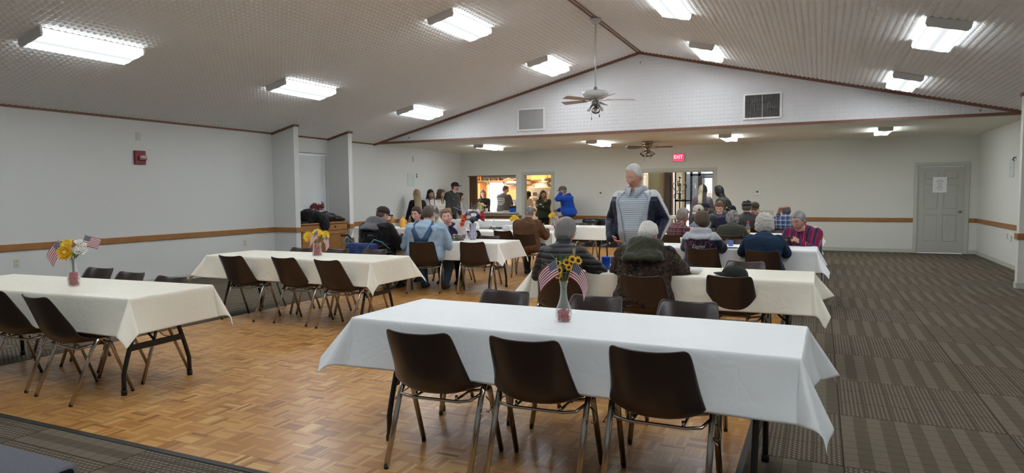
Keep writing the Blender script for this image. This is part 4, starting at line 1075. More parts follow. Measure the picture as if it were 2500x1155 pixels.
for a in [
    (-1.86, 3.13, 4, 'seen from behind, at the parquet end of the nearest table'),
    (-1.29, 3.19, 2, 'seen from behind, middle of three at the nearest table'),
    (-.68, 3.21, 0, 'seen from behind, at the carpet end of the nearest table'),
    (-2.02, 3.98, 180, 'across the nearest table, before the man in the quilted jacket'),
    (-1.36, 3.98, 178, 'across the nearest table just beside its vase'),
    (-.74, 3.98, 181, 'across the nearest table at the carpet end'),
    (-5.66, 3.17, 3, 'cut by the picture edge at the cream table'),
    (-4.97, 3.13, -6, 'seen from behind at the open end of the white flower table'),
    (-6.33, 3.90, 184, 'across the white flower table beside its vase'),
    (-5.70, 3.76, 180, 'across the white flower table, middle one'),
    (-5.05, 3.67, 182, 'across the white flower table at the open end'),
    (-6.22, 5.95, 2, 'seen from behind at the wall end of the flag table'),
    (-5.45, 6.0, -2, 'seen from behind in the middle of the flag table'),
    (-4.78, 5.94, -3, 'seen from behind, below the corner fold of the flag table'),
    (-6.2, 6.53, 180, 'across the flag table, in front of the oak cabinet door'),
    (-5.62, 6.55, 182, 'across the flag table, beside its vase'),
    (-5.13, 6.67, 180, 'across the flag table, before the wheelchair'),
    (-2.10, 5.84, 9, 'under the man in the black quilted jacket'),
    (-1.29, 5.87, 0, 'under the man in the leaf camouflage jacket'),
    (-.66, 6.02, -2, 'empty in front of the black cap'),
    (-1.90, 6.66, 180, 'beyond the blue cup, facing the camera'),
    (-.66, 6.68, 180, 'behind the black cap, facing the camera'),
    (-5.34, 8.62, 22, 'under the man in denim overalls'),
    (-4.64, 8.80, 15, 'empty beside the man in denim overalls'),
    (-4.95, 9.56, 180, 'empty across from the overalls table, facing the camera'),
    (-5.72, 9.80, 172, 'under the woman in the lilac cardigan'),
    (-6.55, 9.80, 180, 'under the woman hidden behind the overalls'),
    (-6.05, 11.55, 0, 'empty behind the blue striped vase'),
    (-5.43, 11.62, 2, 'empty behind the overalls table, near the soda bottle'),
    (-4.66, 10.90, 12, 'under the man in the brown jacket'),
    (-6.15, 12.32, 180, 'across from the soda bottle, only its top edge showing'),
    (-4.88, 13.55, -28, 'turned aslant at the empty table by the trash bags'),
    (-5.2, 14.42, 180, 'across the empty table below the blue hoodie'),
    (-4.85, 14.45, 180, 'across the empty table in front of the trash bags'),
    (-5.6, 13.62, 0, 'at the empty table behind the brown jacket man'),
    (-1.21, 8.76, 0, 'under the woman in the navy lettered jacket'),
    (-.60, 8.76, 0, 'under the woman in the denim jacket'),
    (-1.08, 9.98, 180, 'empty across from the denim jacket, facing the camera'),
    (-.34, 10.02, 180, 'under the man in the striped shirt'),
    (-2.05, 11.55, -6, 'under the person in the plaid shirt'),
    (-1.25, 11.56, 0, 'under the woman in the green jacket'),
    (-.72, 12.72, 178, 'empty before the man in blue plaid'),
    (-2.1, 12.95, 180, 'under the person in the cream cap'),
    (-2.15, 14.05, 0, 'under the man in the navy cap'),
    (-1.62, 14.05, 0, 'under the person in the black and gold cap'),
    (-1.32, 14.10, 0, 'under the man in the black leather cap'),
    (-.62, 14.10, 0, 'under the man in blue plaid'),
    (-2.0, 15.25, 180, 'under the young person in grey camouflage'),
    (-1.28, 15.30, 180, 'under the person in brown cap and glasses')]: chair(*a)

# ================================================================ centrepieces
def flag_mat():
    m, t = new_mat('printed_flag'); bs = t.bsdf()
    uv = t.node('ShaderNodeUVMap'); sp = t.node('ShaderNodeSeparateXYZ'); t.link(uv.outputs[0], sp.inputs[0]); u, v = sp.outputs[0], sp.outputs[1]
    stripe = t.math('LESS_THAN', t.math('FRACT', t.math('MULTIPLY', v, 6.5)), .5)
    c = t.mix(stripe, (.78, .76, .76), (.36, .012, .035))
    inx = t.math('LESS_THAN', u, .4); iny = t.math('GREATER_THAN', v, .4615)
    gu = t.math('SUBTRACT', t.math('FRACT', t.math('MULTIPLY', u, 15)), .5)
    gv = t.math('SUBTRACT', t.math('FRACT', t.math('MULTIPLY', t.math('SUBTRACT', v, .4615), 9.3)), .5)
    star = t.math('LESS_THAN', t.math('ADD', t.math('MULTIPLY', gu, gu), t.math('MULTIPLY', gv, gv)), .075)
    can = t.mix(star, (.012, .016, .07), (.7, .7, .72))
    t.link(t.mix(t.math('MULTIPLY', inx, iny), c, can), bs.inputs['Base Color']); bs.inputs['Roughness'].default_value = .7
    return m
flag_m = flag_mat()
vase_glass = thin_glass('vase_glass', (.80, .84, .84), .07)
stem_m = mat('stem_green', (.05, .12, .03), .6, vary=.2); leaf_m = mat('leaf_green', (.045, .13, .04), .55, vary=.3)
yel = mat('yellow_petal', (.80, .46, .015), .55, vary=.15); yel2 = mat('lemon_petal', (.85, .62, .05), .55, vary=.1); wht = mat('white_petal', (.78, .77, .78), .6)
brn = mat('seed_brown', (.035, .018, .01), .8); redp = mat('red_petal', (.50, .02, .03), .55, vary=.2); orp = mat('orange_petal', (.75, .14, .03), .55, vary=.2); navyp = mat('navy_foil', (.05, .05, .16), .4, vary=.4); silv = mat('silver_spray', (.40, .38, .46), .4, .4, vary=.4)
gel = mat('red_gel_beads', (.50, .015, .05), .15, vary=.2)
def look(p, d, roll=0.0):
    d = Vector(d).normalized(); q = d.to_track_quat('Z', 'Y'); return Matrix.Translation(p) @ q.to_matrix().to_4x4() @ Matrix.Rotation(roll, 4, 'Z')
def flower(root, p, d, r, n, pm, cm, cr=.35, layers=1, name='flower', wk=1.15):
    b = MB(); M = look(p, d)
    for l in range(layers):
        for k in range(n):
            a = 2*PI*(k+.5*l)/n; rr = r*(1-.28*l)*random.uniform(.9, 1.08); w = rr*math.sin(PI/n)*wk; up = .12*r+.25*r*l
            ca, sa = math.cos(a), math.sin(a)
            pts = [(0.15*rr, 0, 0), (.55*rr, -w*.9, up*.6), (rr, 0, up*1.0), (.55*rr, w*.9, up*.6), (.55*rr, 0, up*.35)]
            vs = [M @ Vector((x*ca-y*sa, x*sa+y*ca, z)) for x, y, z in pts]
            b.add(vs, [(0, 1, 4), (1, 2, 4), (2, 3, 4), (3, 0, 4)], 0)
    b.lathe([(r*cr, -.02*r), (r*cr, .12*r), (r*cr*.6, .25*r), (.001, .28*r)], 10, 1, M)
    return b.obj(name, [pm, cm], root)
def stem(root, pts, r=.0028): b = MB(); b.tube(pts, r, 6); return b.obj('stem', stem_m, root)
def leaves(root, base, n, L, spread, m=None):
    b = MB()
    for k in range(n):
        a = 2*PI*k/n+random.uniform(-.3, .3); d = Vector((math.cos(a)*spread, math.sin(a)*spread, 1)).normalized(); l = L*random.uniform(.7, 1.1)
        s = d.cross(Vector((0, 0, 1))).normalized()*l*.11; p = Vector(base); out = Vector((math.cos(a), math.sin(a), 0))
        m1 = p+d*l*.5; tip = p+d*l+out*l*.15-Vector((0, 0, l*.08))
        b.add([p, m1-s, tip, m1+s, m1+out*.004], [(0, 1, 4), (1, 2, 4), (2, 3, 4), (3, 0, 4)])
    return b.obj('leaves', m or leaf_m, root, kind='stuff')
def flag(root, p0, pole_dir, L, w, face_yaw, droop, poleL=.2):
    """stick flag: pole from p0 along pole_dir; cloth hangs from the upper pole"""
    d = Vector(pole_dir).normalized(); p0 = Vector(p0); top = p0+d*poleL
    b = MB(); b.tube([p0, top], .0022, 6); b.ball(top, .005, 8, 6); st = b.obj('flag_stick', mat('pale_stick', (.45, .33, .18), .5), root)
    out = Vector((math.cos(face_yaw), math.sin(face_yaw), 0)); out = (out-d*out.dot(d)).normalized(); nrm = d.cross(out)
    V, F, U = [], [], []; nu, nv = 14, 8
    for i in range(nu+1):
        for j in range(nv+1):
            u, v = i/nu, j/nv
            q = top-d*(.006+w*(1-v))+out*(L*u*math.cos(droop*u))-Vector((0, 0, L*u*math.sin(droop*u)))+nrm*.012*math.sin(u*5+v)*u
            V.append(q); U.append((u, v))
    F = [(i*(nv+1)+j, (i+1)*(nv+1)+j, (i+1)*(nv+1)+j+1, i*(nv+1)+j+1) for i in range(nu) for j in range(nv)]
    me = uv_mesh('flag_cloth', V, F, U, flag_m); me.polygons.foreach_set('use_smooth', [True]*len(F))
    o = inst('flag_cloth', me, st); md = o.modifiers.new('t', 'SOLIDIFY'); md.thickness = .0006
def vase(label, loc, prof, ribs, fill):
    t = thing('flower_vase', label, 'vase', loc, math.atan2(-loc[0], loc[1])*.98, 'flower vases on the tables')
    inner = [(max(r-.0035, .002), z) for r, z in prof]; inner[0] = (inner[0][0], prof[0][1]+.008)
    b = MB(); rp = (lambda k, z: .05*math.cos(k*PI)) if ribs else None
    b.lathe(prof+inner[::-1], 28, 0, None, True, True, rp); b.obj('glass_vase', vase_glass, t)
    if fill:
        r0 = max(r for r, z in prof)-.009; b = MB(); rs = random.Random(3)
        z = .012
        while z < fill:
            rr = min(r0, np.interp(z, [p[1] for p in prof], [p[0] for p in prof])-.009)
            for k in range(26): a = rs.uniform(0, 6.28); q = rr*math.sqrt(rs.uniform(.1, 1)); b.ball((q*math.cos(a), q*math.sin(a), z), rs.uniform(.0045, .0075), 6, 4)
            z += .008
        b.obj('gel_beads', gel, t, kind='stuff')
    return t
bud = [(.030, 0), (.041, .012), (.045, .04), (.043, .065), (.032, .095), (.022, .125), (.0175, .16), (.017, .19), (.021, .215), (.026, .228)]
t = vase('ribbed bud vase of small sunflowers and two flags, nearest the camera', (-1.305, 3.52, TZC), bud, True, .068)
for k in range(4): stem(t, [(.004*math.cos(k*2), .004*math.sin(k*2), .02), (.006*math.cos(k*2), .006*math.sin(k*2), .22), (.02*math.cos(k*2), .01*math.sin(k*2), .29)], .003)
for p, d, r in (((-.028, -.02, .262), (-.3, -.9, .2), .024), ((-.025, -.03, .292), (-.2, -.9, .3), .027), ((-.032, -.01, .33), (-.3, -.8, .5), .025), ((.018, -.02, .335), (0, -.8, .5), .026), ((.05, -.02, .352), (.2, -.8, .5), .028), ((.082, -.01, .345), (.5, -.8, .3), .028), ((.03, -.03, .31), (0, -.9, .1), .022)):
    flower(t, p, d, r, 11, yel, brn, .42, 1, 'sunflower')
leaves(t, (-.02, .02, .30), 14, .12, .55); leaves(t, (-.06, .0, .29), 8, .07, .9, mat('dull_leaf', (.16, .20, .13), .6))
b = MB(); b.tube([(.055, .03, .30), (.06, .035, .41)], [.004, .009], 8); b.obj('seed_spike', mat('tan_seed', (.28, .22, .12), .8), t)
flag(t, (-.015, -.02, .20), (-.16, -.22, 1), .128, .092, R(206), .55, .165); flag(t, (.012, -.01, .20), (.30, -.1, 1), .14, .09, R(-14), .85, .15)
t = vase('bud vase of one yellow bloom and white sprigs on the cream table', (-5.51, 3.42, TZC), [(.033, 0), (.040, .01), (.044, .05), (.040, .09), (.028, .13), (.022, .17), (.022, .20), (.025, .225)], True, .11)
for k in range(4): stem(t, [(.004*math.cos(k*2), .004*math.sin(k*2), .02), (.006*math.cos(k*2), .006*math.sin(k*2), .21), (.03*math.cos(k*2.3), .02*math.sin(k*2), .29)], .004)
flower(t, (-.05, -.02, .275), (-.5, -.8, .25), .078, 15, yel, yel2, .22, 2, 'yellow_bloom'); flower(t, (-.035, .0, .34), (-.3, -.7, .6), .055, 13, yel2, yel, .25, 2, 'yellow_bloom')
for k in range(26):
    a = random.uniform(-.4, 1.0); q = Vector((.02+.075*random.random(), -.02+.03*random.random(), .27+.11*random.random()-.05*a*.3))
    flower(t, q, (random.uniform(-.3, .6), -.8, .5), .019, 6, wht, yel2, .2, 1, 'white_blossom')
leaves(t, (.02, .0, .225), 12, .10, 1.0)
flag(t, (-.01, .02, .21), (-.50, .1, 1), .13, .095, R(200), .7, .185); flag(t, (.02, .02, .21), (.36, .1, 1), .12, .085, R(8), .0, .22)
t = vase('wide glass vase with yellow daisies and flags on the flag table', (-5.47, 6.28, TZC), [(.055, 0), (.056, .02), (.046, .06), (.041, .10), (.044, .14), (.048, .155)], True, .13)
for k in range(3): stem(t, [(.01*math.cos(k*2), .01*math.sin(k*2), .02), (.02*math.cos(k*2), .02*math.sin(k*2), .15), (.07*math.cos(k*2.6+.6), .02, .24)], .004)
for p, d, r in (((-.10, -.01, .23), (-.6, -.75, .3), .075), ((.01, .03, .27), (0, -.6, .7), .07), ((.10, .0, .245), (.5, -.8, .3), .062)): flower(t, p, d, r, 17, yel2, yel, .25, 2, 'yellow_daisy')
flag(t, (.0, -.03, .10), (.06, -.35, 1), .15, .11, R(222), .75, .225); flag(t, (.03, -.02, .10), (.55, -.2, 1), .12, .085, R(-50), .8, .17)
# patriotic bouquet
t = thing('flower_vase', 'blue and white striped vase with a large red, white and navy bouquet', 'vase', (-5.00, 9.36, TZC), R(28), 'flower vases on the tables')
m, nt = new_mat('streaked_blue_glaze'); v = nt.coords('Object', (1, 1, .35)); wv = nt.node('ShaderNodeTexWave'); wv.inputs['Scale'].default_value = 16; wv.inputs['Distortion'].default_value = 6; nt.link(v, wv.inputs['Vector'])
nt.link(nt.ramp(wv.outputs[1], [(.35, (.05, .05, .22)), (.6, (.68, .68, .76))]), nt.bsdf().inputs['Base Color']); nt.bsdf().inputs['Roughness'].default_value = .2
b = MB(); b.lathe([(.045, 0), (.05, .01), (.068, .06), (.07, .10), (.055, .14), (.042, .165), (.055, .23), (.062, .26), (.058, .26), (.04, .17), (.05, .03)], 24, 0, None, True, True); b.obj('vase_body', m, t)
rs = random.Random(5)
for k in range(38):
    a = rs.uniform(0, 6.28); e = rs.uniform(.15, 1.0); q = Vector((.17*math.cos(a)*e, .13*math.sin(a)*e, .30+.16*rs.random()))
    pm, r_, cm_ = rs.choice([(wht, .05, wht), (wht, .045, yel2), (navyp, .05, navyp), (navyp, .045, silv), (silv, .05, navyp)])
    flower(t, q, (q.x*3, q.y*3-.3, .6), r_, 8, pm, cm_, .25, 2, 'silk_flower')
for p in ((-.15, -.05, .30), (-.13, -.06, .36), (-.165, -.03, .25)): flower(t, p, (-.4, -.8, .2), .05, 12, orp, redp, .3, 2, 'silk_flower')
for p in ((.15, -.04, .42), (.165, -.02, .37), (.14, -.03, .34)): flower(t, p, (.5, -.7, .3), .045, 10, redp, redp, .3, 2, 'silk_flower')
b = MB()
for k in range(34):
    a = rs.uniform(0, 6.28); e = rs.uniform(.3, 1.1); L = rs.uniform(.28, .42)
    b.tube([(0, 0, .24), (.10*math.cos(a)*e, .08*math.sin(a)*e, .24+L*.55), (.26*math.cos(a)*e, .2*math.sin(a)*e, .24+L*(1.0-.25*e))], .0022, 4)
b.obj('glitter_sprays', silv, t, kind='stuff')
b = MB(); b.tube([(.1, 0, .40), (.34, .02, .24)], .002, 4); b.tube([(-.08, 0, .42), (-.30, 0, .52)], .002, 4); b.tube([(.1, 0, .36), (.28, 0, .18)], .002, 4); b.obj('white_spray', wht, t)
leaves(t, (0, 0, .25), 16, .14, .9, mat('dark_leaf', (.02, .045, .03), .6))
for x, y, lb, fl in ((-5.44, 11.93, 'tiny vase of yellow flowers beside the brown jacket', 0), (-5.42, 13.95, 'tiny vase of yellow flowers and a flag below the blue hoodie', 1)):
    t = vase(lb, (x, y, TZC), [(.03, 0), (.04, .012), (.043, .05), (.03, .10), (.022, .14), (.027, .17)], True, .06)
    for k in range(3): stem(t, [(.004*math.cos(k*2), .004*math.sin(k*2), .02), (.006*math.cos(k*2), 0, .16), (.05*math.cos(k*2.1), .02, .21)], .004)
    for p, d, r in (((-.05, -.01, .225), (-.4, -.8, .3), .06), ((.03, .0, .24), (.2, -.8, .4), .062), ((.06, -.01, .20), (.5, -.8, .1), .05), ((-.01, .02, .275), (0, -.5, .8), .05)): flower(t, p, d, r, 13, yel2, yel, .3, 2, 'yellow_bloom')
    if fl: flag(t, (.0, -.02, .12), (.35, -.2, 1), .14, .10, R(-20), .9, .19)
# ================================================================ people: one body mesh each, clothes and hair as children
skin_m = attr_mat('skin', .52, .12, 160, spec=.35)
skin_m.node_tree.nodes['Principled BSDF'].inputs['Subsurface Weight'].default_value = .06
skin_m.node_tree.nodes['Principled BSDF'].inputs['Subsurface Radius'].default_value = (.01, .004, .002)
cloth_attr = attr_mat('dyed_cloth', .85, .35, 260, sheen=.15, spec=.2)
hair_attr = attr_mat('hair_strands', .55, .9, 70, spec=.35, stretch=(3.2, 3.2, .45))
curl_attr = attr_mat('curly_hair_strands', .7, 1.0, 55, spec=.25)
smooth_attr = attr_mat('smooth_shell_cloth', .45, .15, 60, spec=.35)
for m_ in (hair_attr, curl_attr):
    nd = m_.node_tree.nodes; mixn = [n for n in nd if n.bl_idname == 'ShaderNodeMix' and n.blend_type == 'MIX'][0]
    mixn.inputs[6].default_value = (.32, .32, .32, 1); mixn.inputs[7].default_value = (1.75, 1.75, 1.75, 1)
    nz_ = [n for n in nd if n.bl_idname == 'ShaderNodeTexNoise'][0]; nz_.inputs['Scale'].default_value = 60
QUEUE = []       # (mesh data, modifiers...) evaluated together, then dressed
V3 = Vector
def sstep(a, b, x): t = np.clip((x-a)/(b-a), 0, 1); return t*t*(3-2*t)

# ---- hand prototypes (right hand, fingers along +Y, palm facing -Z)
def hand_raw(curl, spread, thumb):
    b = MB()
    rings = []
    for y, w, h in ((-.02, .025, .019), (.0, .029, .018), (.03, .037, .0165), (.06, .041, .015), (.085, .040, .012), (.095, .034, .009)):
        rings.append([V3((w*math.cos(a)*(1 if math.cos(a) < 0 else 1), y, h*math.sin(a)-.002)) for a in [2*PI*k/12 for k in range(12)]])
    b.loft(rings)
    for k, (x, L) in enumerate(((-.029, .068), (-.010, .077), (.010, .072), (.028, .056))):
        p = V3((x, .078, 0)); d = V3((math.sin(spread*(k-1.5)), math.cos(spread*(k-1.5)), .05)); pts = [p]; c = 0
        for s, f in ((.46, .8), (.30, 1.1), (.24, .8)):
            c += curl*f; dd = V3((d.x, d.y*math.cos(c), -math.sin(c))); p = p+dd*L*s; pts.append(p)
        b.tube(pts, [.0105, .0098, .0088, .0068], 8); b.ball(pts[-1], .0066, 8, 6)
    pts = [V3((-.024, .012, -.004)), V3((-.045, .036, -.010-.01*thumb)), V3((-.054+.012*thumb, .062, -.016-.014*thumb)), V3((-.055+.028*thumb, .084, -.018-.02*thumb))]
    b.tube(pts, [.0145, .0125, .0108, .0078], 8); b.ball(pts[-1], .0076, 8, 6)
    return b
def voxel_obj(b, vox, smooth=4, fac=.5):
    me = b.mesh('raw', [])if False else None
    me = bpy.data.meshes.new('raw'); me.from_pydata(b.v, [], b.f); me.update()
    o = bpy.data.objects.new('raw', me); COL.objects.link(o)
    md = o.modifiers.new('r', 'REMESH'); md.mode = 'VOXEL'; md.voxel_size = vox; md.use_smooth_shade = True
    if smooth: md = o.modifiers.new('s', 'SMOOTH'); md.factor = fac; md.iterations = smooth
    return o
def evaluate(objs):
    bpy.context.view_layer.update(); dg = bpy.context.evaluated_depsgraph_get(); out = []
    for o in objs:
        me = bpy.data.meshes.new_from_object(o.evaluated_get(dg)); n = len(me.vertices)
        co = np.empty(n*3, np.float32); me.vertices.foreach_get('co', co)
        fs = [tuple(p.vertices) for p in me.polygons]; out.append((co.reshape(-1, 3), fs)); bpy.data.meshes.remove(me)
        raw = o.data; bpy.data.objects.remove(o); bpy.data.meshes.remove(raw)
    return out
_h = evaluate([voxel_obj(hand_raw(c, s, t), .0042, 2) for c, s, t in ((.32, .07, .3), (.75, .03, .8), (.12, .10, .1))])
HANDS = dict(zip(('relaxed', 'grip', 'flat'), _h))

# ---- head
def head_grid(nu=72, nv=54):
    s = np.linspace(-1, 1, nu, endpoint=False); az = PI*np.sign(s)*np.abs(s)**1.45
    el = np.linspace(-PI/2, PI/2, nv)
    A, E = np.meshgrid(az, el); return A, E
HA, HE = head_grid()
def head_points(P, features=True):
    g = lambda v, c, w: np.exp(-((v-c)/w)**2)
    dx = np.sin(HA)*np.cos(HE); dy = np.cos(HA)*np.cos(HE); dz = np.sin(HE)
    fw, fh = P.get('fw', 1.0), P.get('fh', 1.0)
    x = .076*fw*np.sign(dx)*np.abs(dx)**.94; y = .097*np.sign(dy)*np.abs(dy)**.96; z = .118*fh*dz
    low = np.clip((-.018-z)/.10, 0, 1)
    x = x*(1-.34*low**1.2*(1-.35*P.get('jowl', 0)))
    y = np.where(dy < 0, y*(1-.42*low), y*(1-.08*low)) ; y = y+np.where(z > .02, -.006*(z-.02)/.1, 0)
    z = np.where((dy < .2) & (z < -.05), -.05+(z+.05)*.55, z)
    y = np.where(dy > .35, np.minimum(y, .088+0*y), y)
    if features:
        w = sstep(.25, .6, dy); ax = np.abs(x)
        f = .0045*P.get('brow', .45 if P.get('sex') == 'f' else 1)*g(z, .032, .010)*g(x, 0, .05)
        f = f-.0125*g(ax, .031, .0165)*g(z, .012, .0125)
        ridge = np.interp(z, [-.048, -.040, -.030, -.015, .005, .022, .035], [0, .014, .027, .021, .013, .007, 0])*P.get('nose', 1)
        f = f+ridge*g(x, 0, .0105+.004*g(z, -.034, .012))
        f = f+.010*P.get('nose', 1)*g(ax, .0125, .0075)*g(z, -.036, .008)
        f = f+.006*g(ax, .045, .02)*g(z, -.016, .018)*(1+P.get('jowl', 0))
        f = f+.0065*g(x, 0, .021)*g(z, -.0635, .0055)+.0075*g(x, 0, .019)*g(z, -.0775, .0065)-.0045*g(x, 0, .026)*g(z, -.0705, .0032)
        f = f-.003*g(ax, .032, .008)*g(z, -.055, .02)*P.get('age', 0)
        f = f+.009*g(x, 0, .021)*g(z, -.104, .014)
        y = y+f*w
    return x, y, z, dx, dy, dz
def grid_faces(nu=72, nv=54):
    return [(i*nu+j, i*nu+(j+1) % nu, (i+1)*nu+(j+1) % nu, (i+1)*nu+j) for i in range(nv-1) for j in range(nu)]
GF = grid_faces()
def make_head(P):
    """vertices, faces, colours; origin mid-head, +Y forward"""
    x, y, z, dx, dy, dz = head_points(P)
    sk = np.array(P['skin']); hair = np.array(P['hairc'])
    g = lambda v, c, w: np.exp(-((v-c)/w)**2)
    V = np.stack([x, y, z], -1).reshape(-1, 3)
    c = np.ones(V.shape)*sk
    X, Y, Z, DY = V[:, 0], V[:, 1], V[:, 2], dy.ravel(); ax = np.abs(X); w = sstep(.3, .6, DY)
    def tint(k, col, amt):
        nonlocal c
        a = np.clip(k*amt*w, 0, 1)[:, None]; c = c*(1-a)+np.array(col)*a
    red = sk*np.array((1.06, .72, .68))
    tint(g(ax, .042, .02)*g(Z, -.022, .022), red, .6*P.get('flush', 1)); tint(g(X, 0, .014)*g(Z, -.03, .014), red, .6*P.get('flush', 1))
    lip = sk*(np.array((.80, .40, .40)) if P.get('sex') == 'f' else np.array((.86, .58, .56)))
    tint(g(X, 0, .020)*(g(Z, -.0635, .005)+g(Z, -.0775, .006)), lip, .9); tint(g(X, 0, .02)*g(Z, -.0705, .0022), sk*.18, .9)
    bz = .036-.0035*((ax-.032)/.018)**2*(1+.4*np.sign(ax-.032))
    tint((np.abs(Z-bz) < .0055)*(ax > .013)*(ax < .050), P.get('browc', hair*.8), .75)
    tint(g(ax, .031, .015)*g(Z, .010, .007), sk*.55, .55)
    if P.get('beard'): tint(((Z < -.048)*(1-g(X, 0, .018)*g(Z, -.070, .010)) + (ax > .05)*(Z < -.01)) > .3, hair*.9, P['beard'])
    F = list(GF)
    # ears
    vs = [V]; cs = [c]; off = len(V)
    b = MB()
    for s in (-1, 1):
        M = Matrix.Translation((s*.0755*P.get('fw', 1), -.008, -.003)) @ Matrix.Rotation(s*R(-22), 4, 'Z') @ Matrix.Rotation(R(-10), 4, 'X')
        b.ball((0, 0, 0), (.010, .019, .033), 12, 8, 0, M); b.ball((s*.007, .003, .0), (.006, .010, .019), 10, 6, 0, M)
    n0 = len(b.v); cc = [sk*np.array((1.03, .84, .80))]*n0
    # eyes: white ball, iris facing forward, lid over it
    eye_y = .0715
    for s in (-1, 1):
        ex = V3((s*.031*P.get('fw', 1), eye_y, .0105)); o0 = len(b.v); b.ball(ex, .0118, 12, 10); n1 = len(b.v)
        for k in range(o0, n1):
            d = (V3(b.v[k])-ex)/.0118
            lid = d.z > (.25 if not P.get('lids') else -.55) or d.z < -.62
            q = math.hypot(d.x-s*0, d.z+.05)
            cc.append(sk*.82 if lid else (np.array((.02, .014, .01)) if q < .48 and d.y > 0 else np.array((.55, .53, .50))))
    vs.append(np.array(b.v)); cs.append(np.array(cc)); F += [tuple(i+off for i in f) for f in b.f]
    return np.concatenate(vs), F, np.concatenate(cs)

def hair_shell(P):
    """the scalp pushed out where hair grows and sunk under the skin elsewhere"""
    st = P['hair']; x, y, z, dx, dy, dz = head_points(P, False)
    n3 = np.zeros(x.shape); rng = P.get('seed', 1)
    it = np.nditer(x, flags=['multi_index'])
    fq = 52 if st in ('curly',) else 20
    for _ in it:
        i = it.multi_index; n3[i] = noise.noise(V3((x[i]*fq+rng*3.1, y[i]*fq, z[i]*(fq if st == 'curly' else fq*.45))))
    azd = np.abs(HA)      # 0 front .. pi back
    front = P.get('line', .070)
    zl = np.interp(azd, [0, .55, .95, 1.25, 1.62, 1.9, 2.4, PI], [front, front+.008, front-.008, .016, -.014, -.030, -.066, -.072])
    th = P.get('thick', .010)
    inside = sstep(-.006, .010, z-zl)
    t = th*(1+.35*n3)
    if st == 'bald':
        t = np.where(z > P.get('bald_z', .060)+.012*n3, 0, t*.8); inside = inside*sstep(.0, .015, P.get('bald_z', .060)+.012-z)+0
    if st == 'thin': inside = inside*np.where((z > .085), .62, 1)
    if st == 'curly': t = th*(1+.30*n3); zl2 = zl-.02; inside = sstep(-.01, .012, z-np.where(azd > 1.1, zl2, zl))
    if st in ('bob', 'long'):
        zl2 = np.interp(azd, [0, .5, .9, 1.15, 1.42, 1.62, PI], [front, front-.004, .05, .022, -.07, -.12, -.12]); inside = sstep(-.006, .012, z-zl2); t = th*(1+.25*n3)*(1+.5*sstep(.2, -.08, z))
    if P.get('wave'): t = t+.006*np.sin(z*90+n3*3)*inside
    top = 1+P.get('top', .5)*sstep(.02, .11, z)
    d = t*top*inside-.006*(1-inside)
    hx, hy, hz = x+dx*d, y+dy*d, z+dz*d
    V = np.stack([hx, hy, hz], -1).reshape(-1, 3); F = list(GF)
    hc = np.array(P['hairc']); k = (1+.22*n3).reshape(-1, 1); c = np.clip(hc*k, 0, 1)
    if P.get('grey'):
        s = sstep(-.1, .35, n3).reshape(-1, 1)*P['grey']; c = c*(1-s)+np.array((.42, .41, .40))*s
    if P.get('split') is not None:   # two-tone colouring either side of the parting
        c = np.where((V[:, 0] < .0)[:, None], np.array(P['split'])*k, c)
    vs, cs = [V], [c]; off = len(V)
    b = MB(); L = P.get('length', 0)
    if L:
        rings = []; nr = 9
        for i in range(nr+1):
            f = i/nr; zz = .02-f*L; w = .084+.030*f-.020*f*f; d_ = .040-.012*f; yc = -.058-P.get('back', .075)*f**.6+P.get('sweep', 0)*f
            ring = []
            for q in range(22):
                a = 2*PI*q/22; r_ = 1+.06*math.sin(q*5+i)
                yy = yc+d_*math.sin(a)*r_; xx = w*math.cos(a)*r_
                if math.sin(a) > 0: yy = yc+d_*math.sin(a)*.6+.055*abs(math.cos(a))**2*(1-f*.6)
                ring.append(V3((xx, yy, zz-.03*abs(math.sin(q*2.1))*f)))
            Bq, Jq = P['B'], P['J']; q0 = Jq['head']+Jq['Rm'] @ V3((0, yc+d_*.6, zz))*Jq['hk']; hq = q0.z-Bq.pelvis.z
            if hq < .47*Bq.k: ring = [V3((p.x, p.y-max(0, (q0.y-(Bq.surf(max(hq, 0), -PI/2, P.get('outer', .03)).y-.004))/Jq['hk']), p.z)) for p in ring]
            rings.append(ring)
        for _ in range(3):
            rings = [rings[0]]+[[V3((rings[i][q].x, (rings[i-1][q].y+2*rings[i][q].y+rings[i+1][q].y)/4, rings[i][q].z)) for q in range(22)] for i in range(1, nr)]+[rings[nr]]
        b.loft(rings)
        if P.get('locks'):
            for s in (-1, 1):
                b.tube([(s*.072, .02, .03), (s*.080, .035, -.05), (s*.078, .055, -.14), (s*.066, .075, -L*.95)], [.014, .018, .017, .007], 10, flat=(1, .6))
    if P.get('tail'):   # gathered behind the head
        b.tube([(0, -.10, .02), (0, -.135, .0), (0, -.15, -.06), (0, -.14, -.14)], [.02, .028, .026, .010], 10)
    if P.get('bun'): b.ball((0, -.10, .075), .042, 14, 10)
    if b.v:
        W = np.array(b.v); vs.append(W); ck = np.array([1+.25*noise.noise(V3((p[0]*60, p[1]*60, p[2]*8))) for p in b.v])[:, None]*hc
        if P.get('split') is not None: ck = np.where((W[:, 0] < .0)[:, None], np.array(P['split'])*.95, ck)
        if P.get('tips') is not None: tt = sstep(-.02, -L*.9, W[:, 2])[:, None]; ck = ck*(1-tt)+np.array(P['tips'])*tt
        cs.append(ck); F += [tuple(i+off for i in f) for f in b.f]
    return np.concatenate(vs), F, np.clip(np.concatenate(cs), 0, 1)

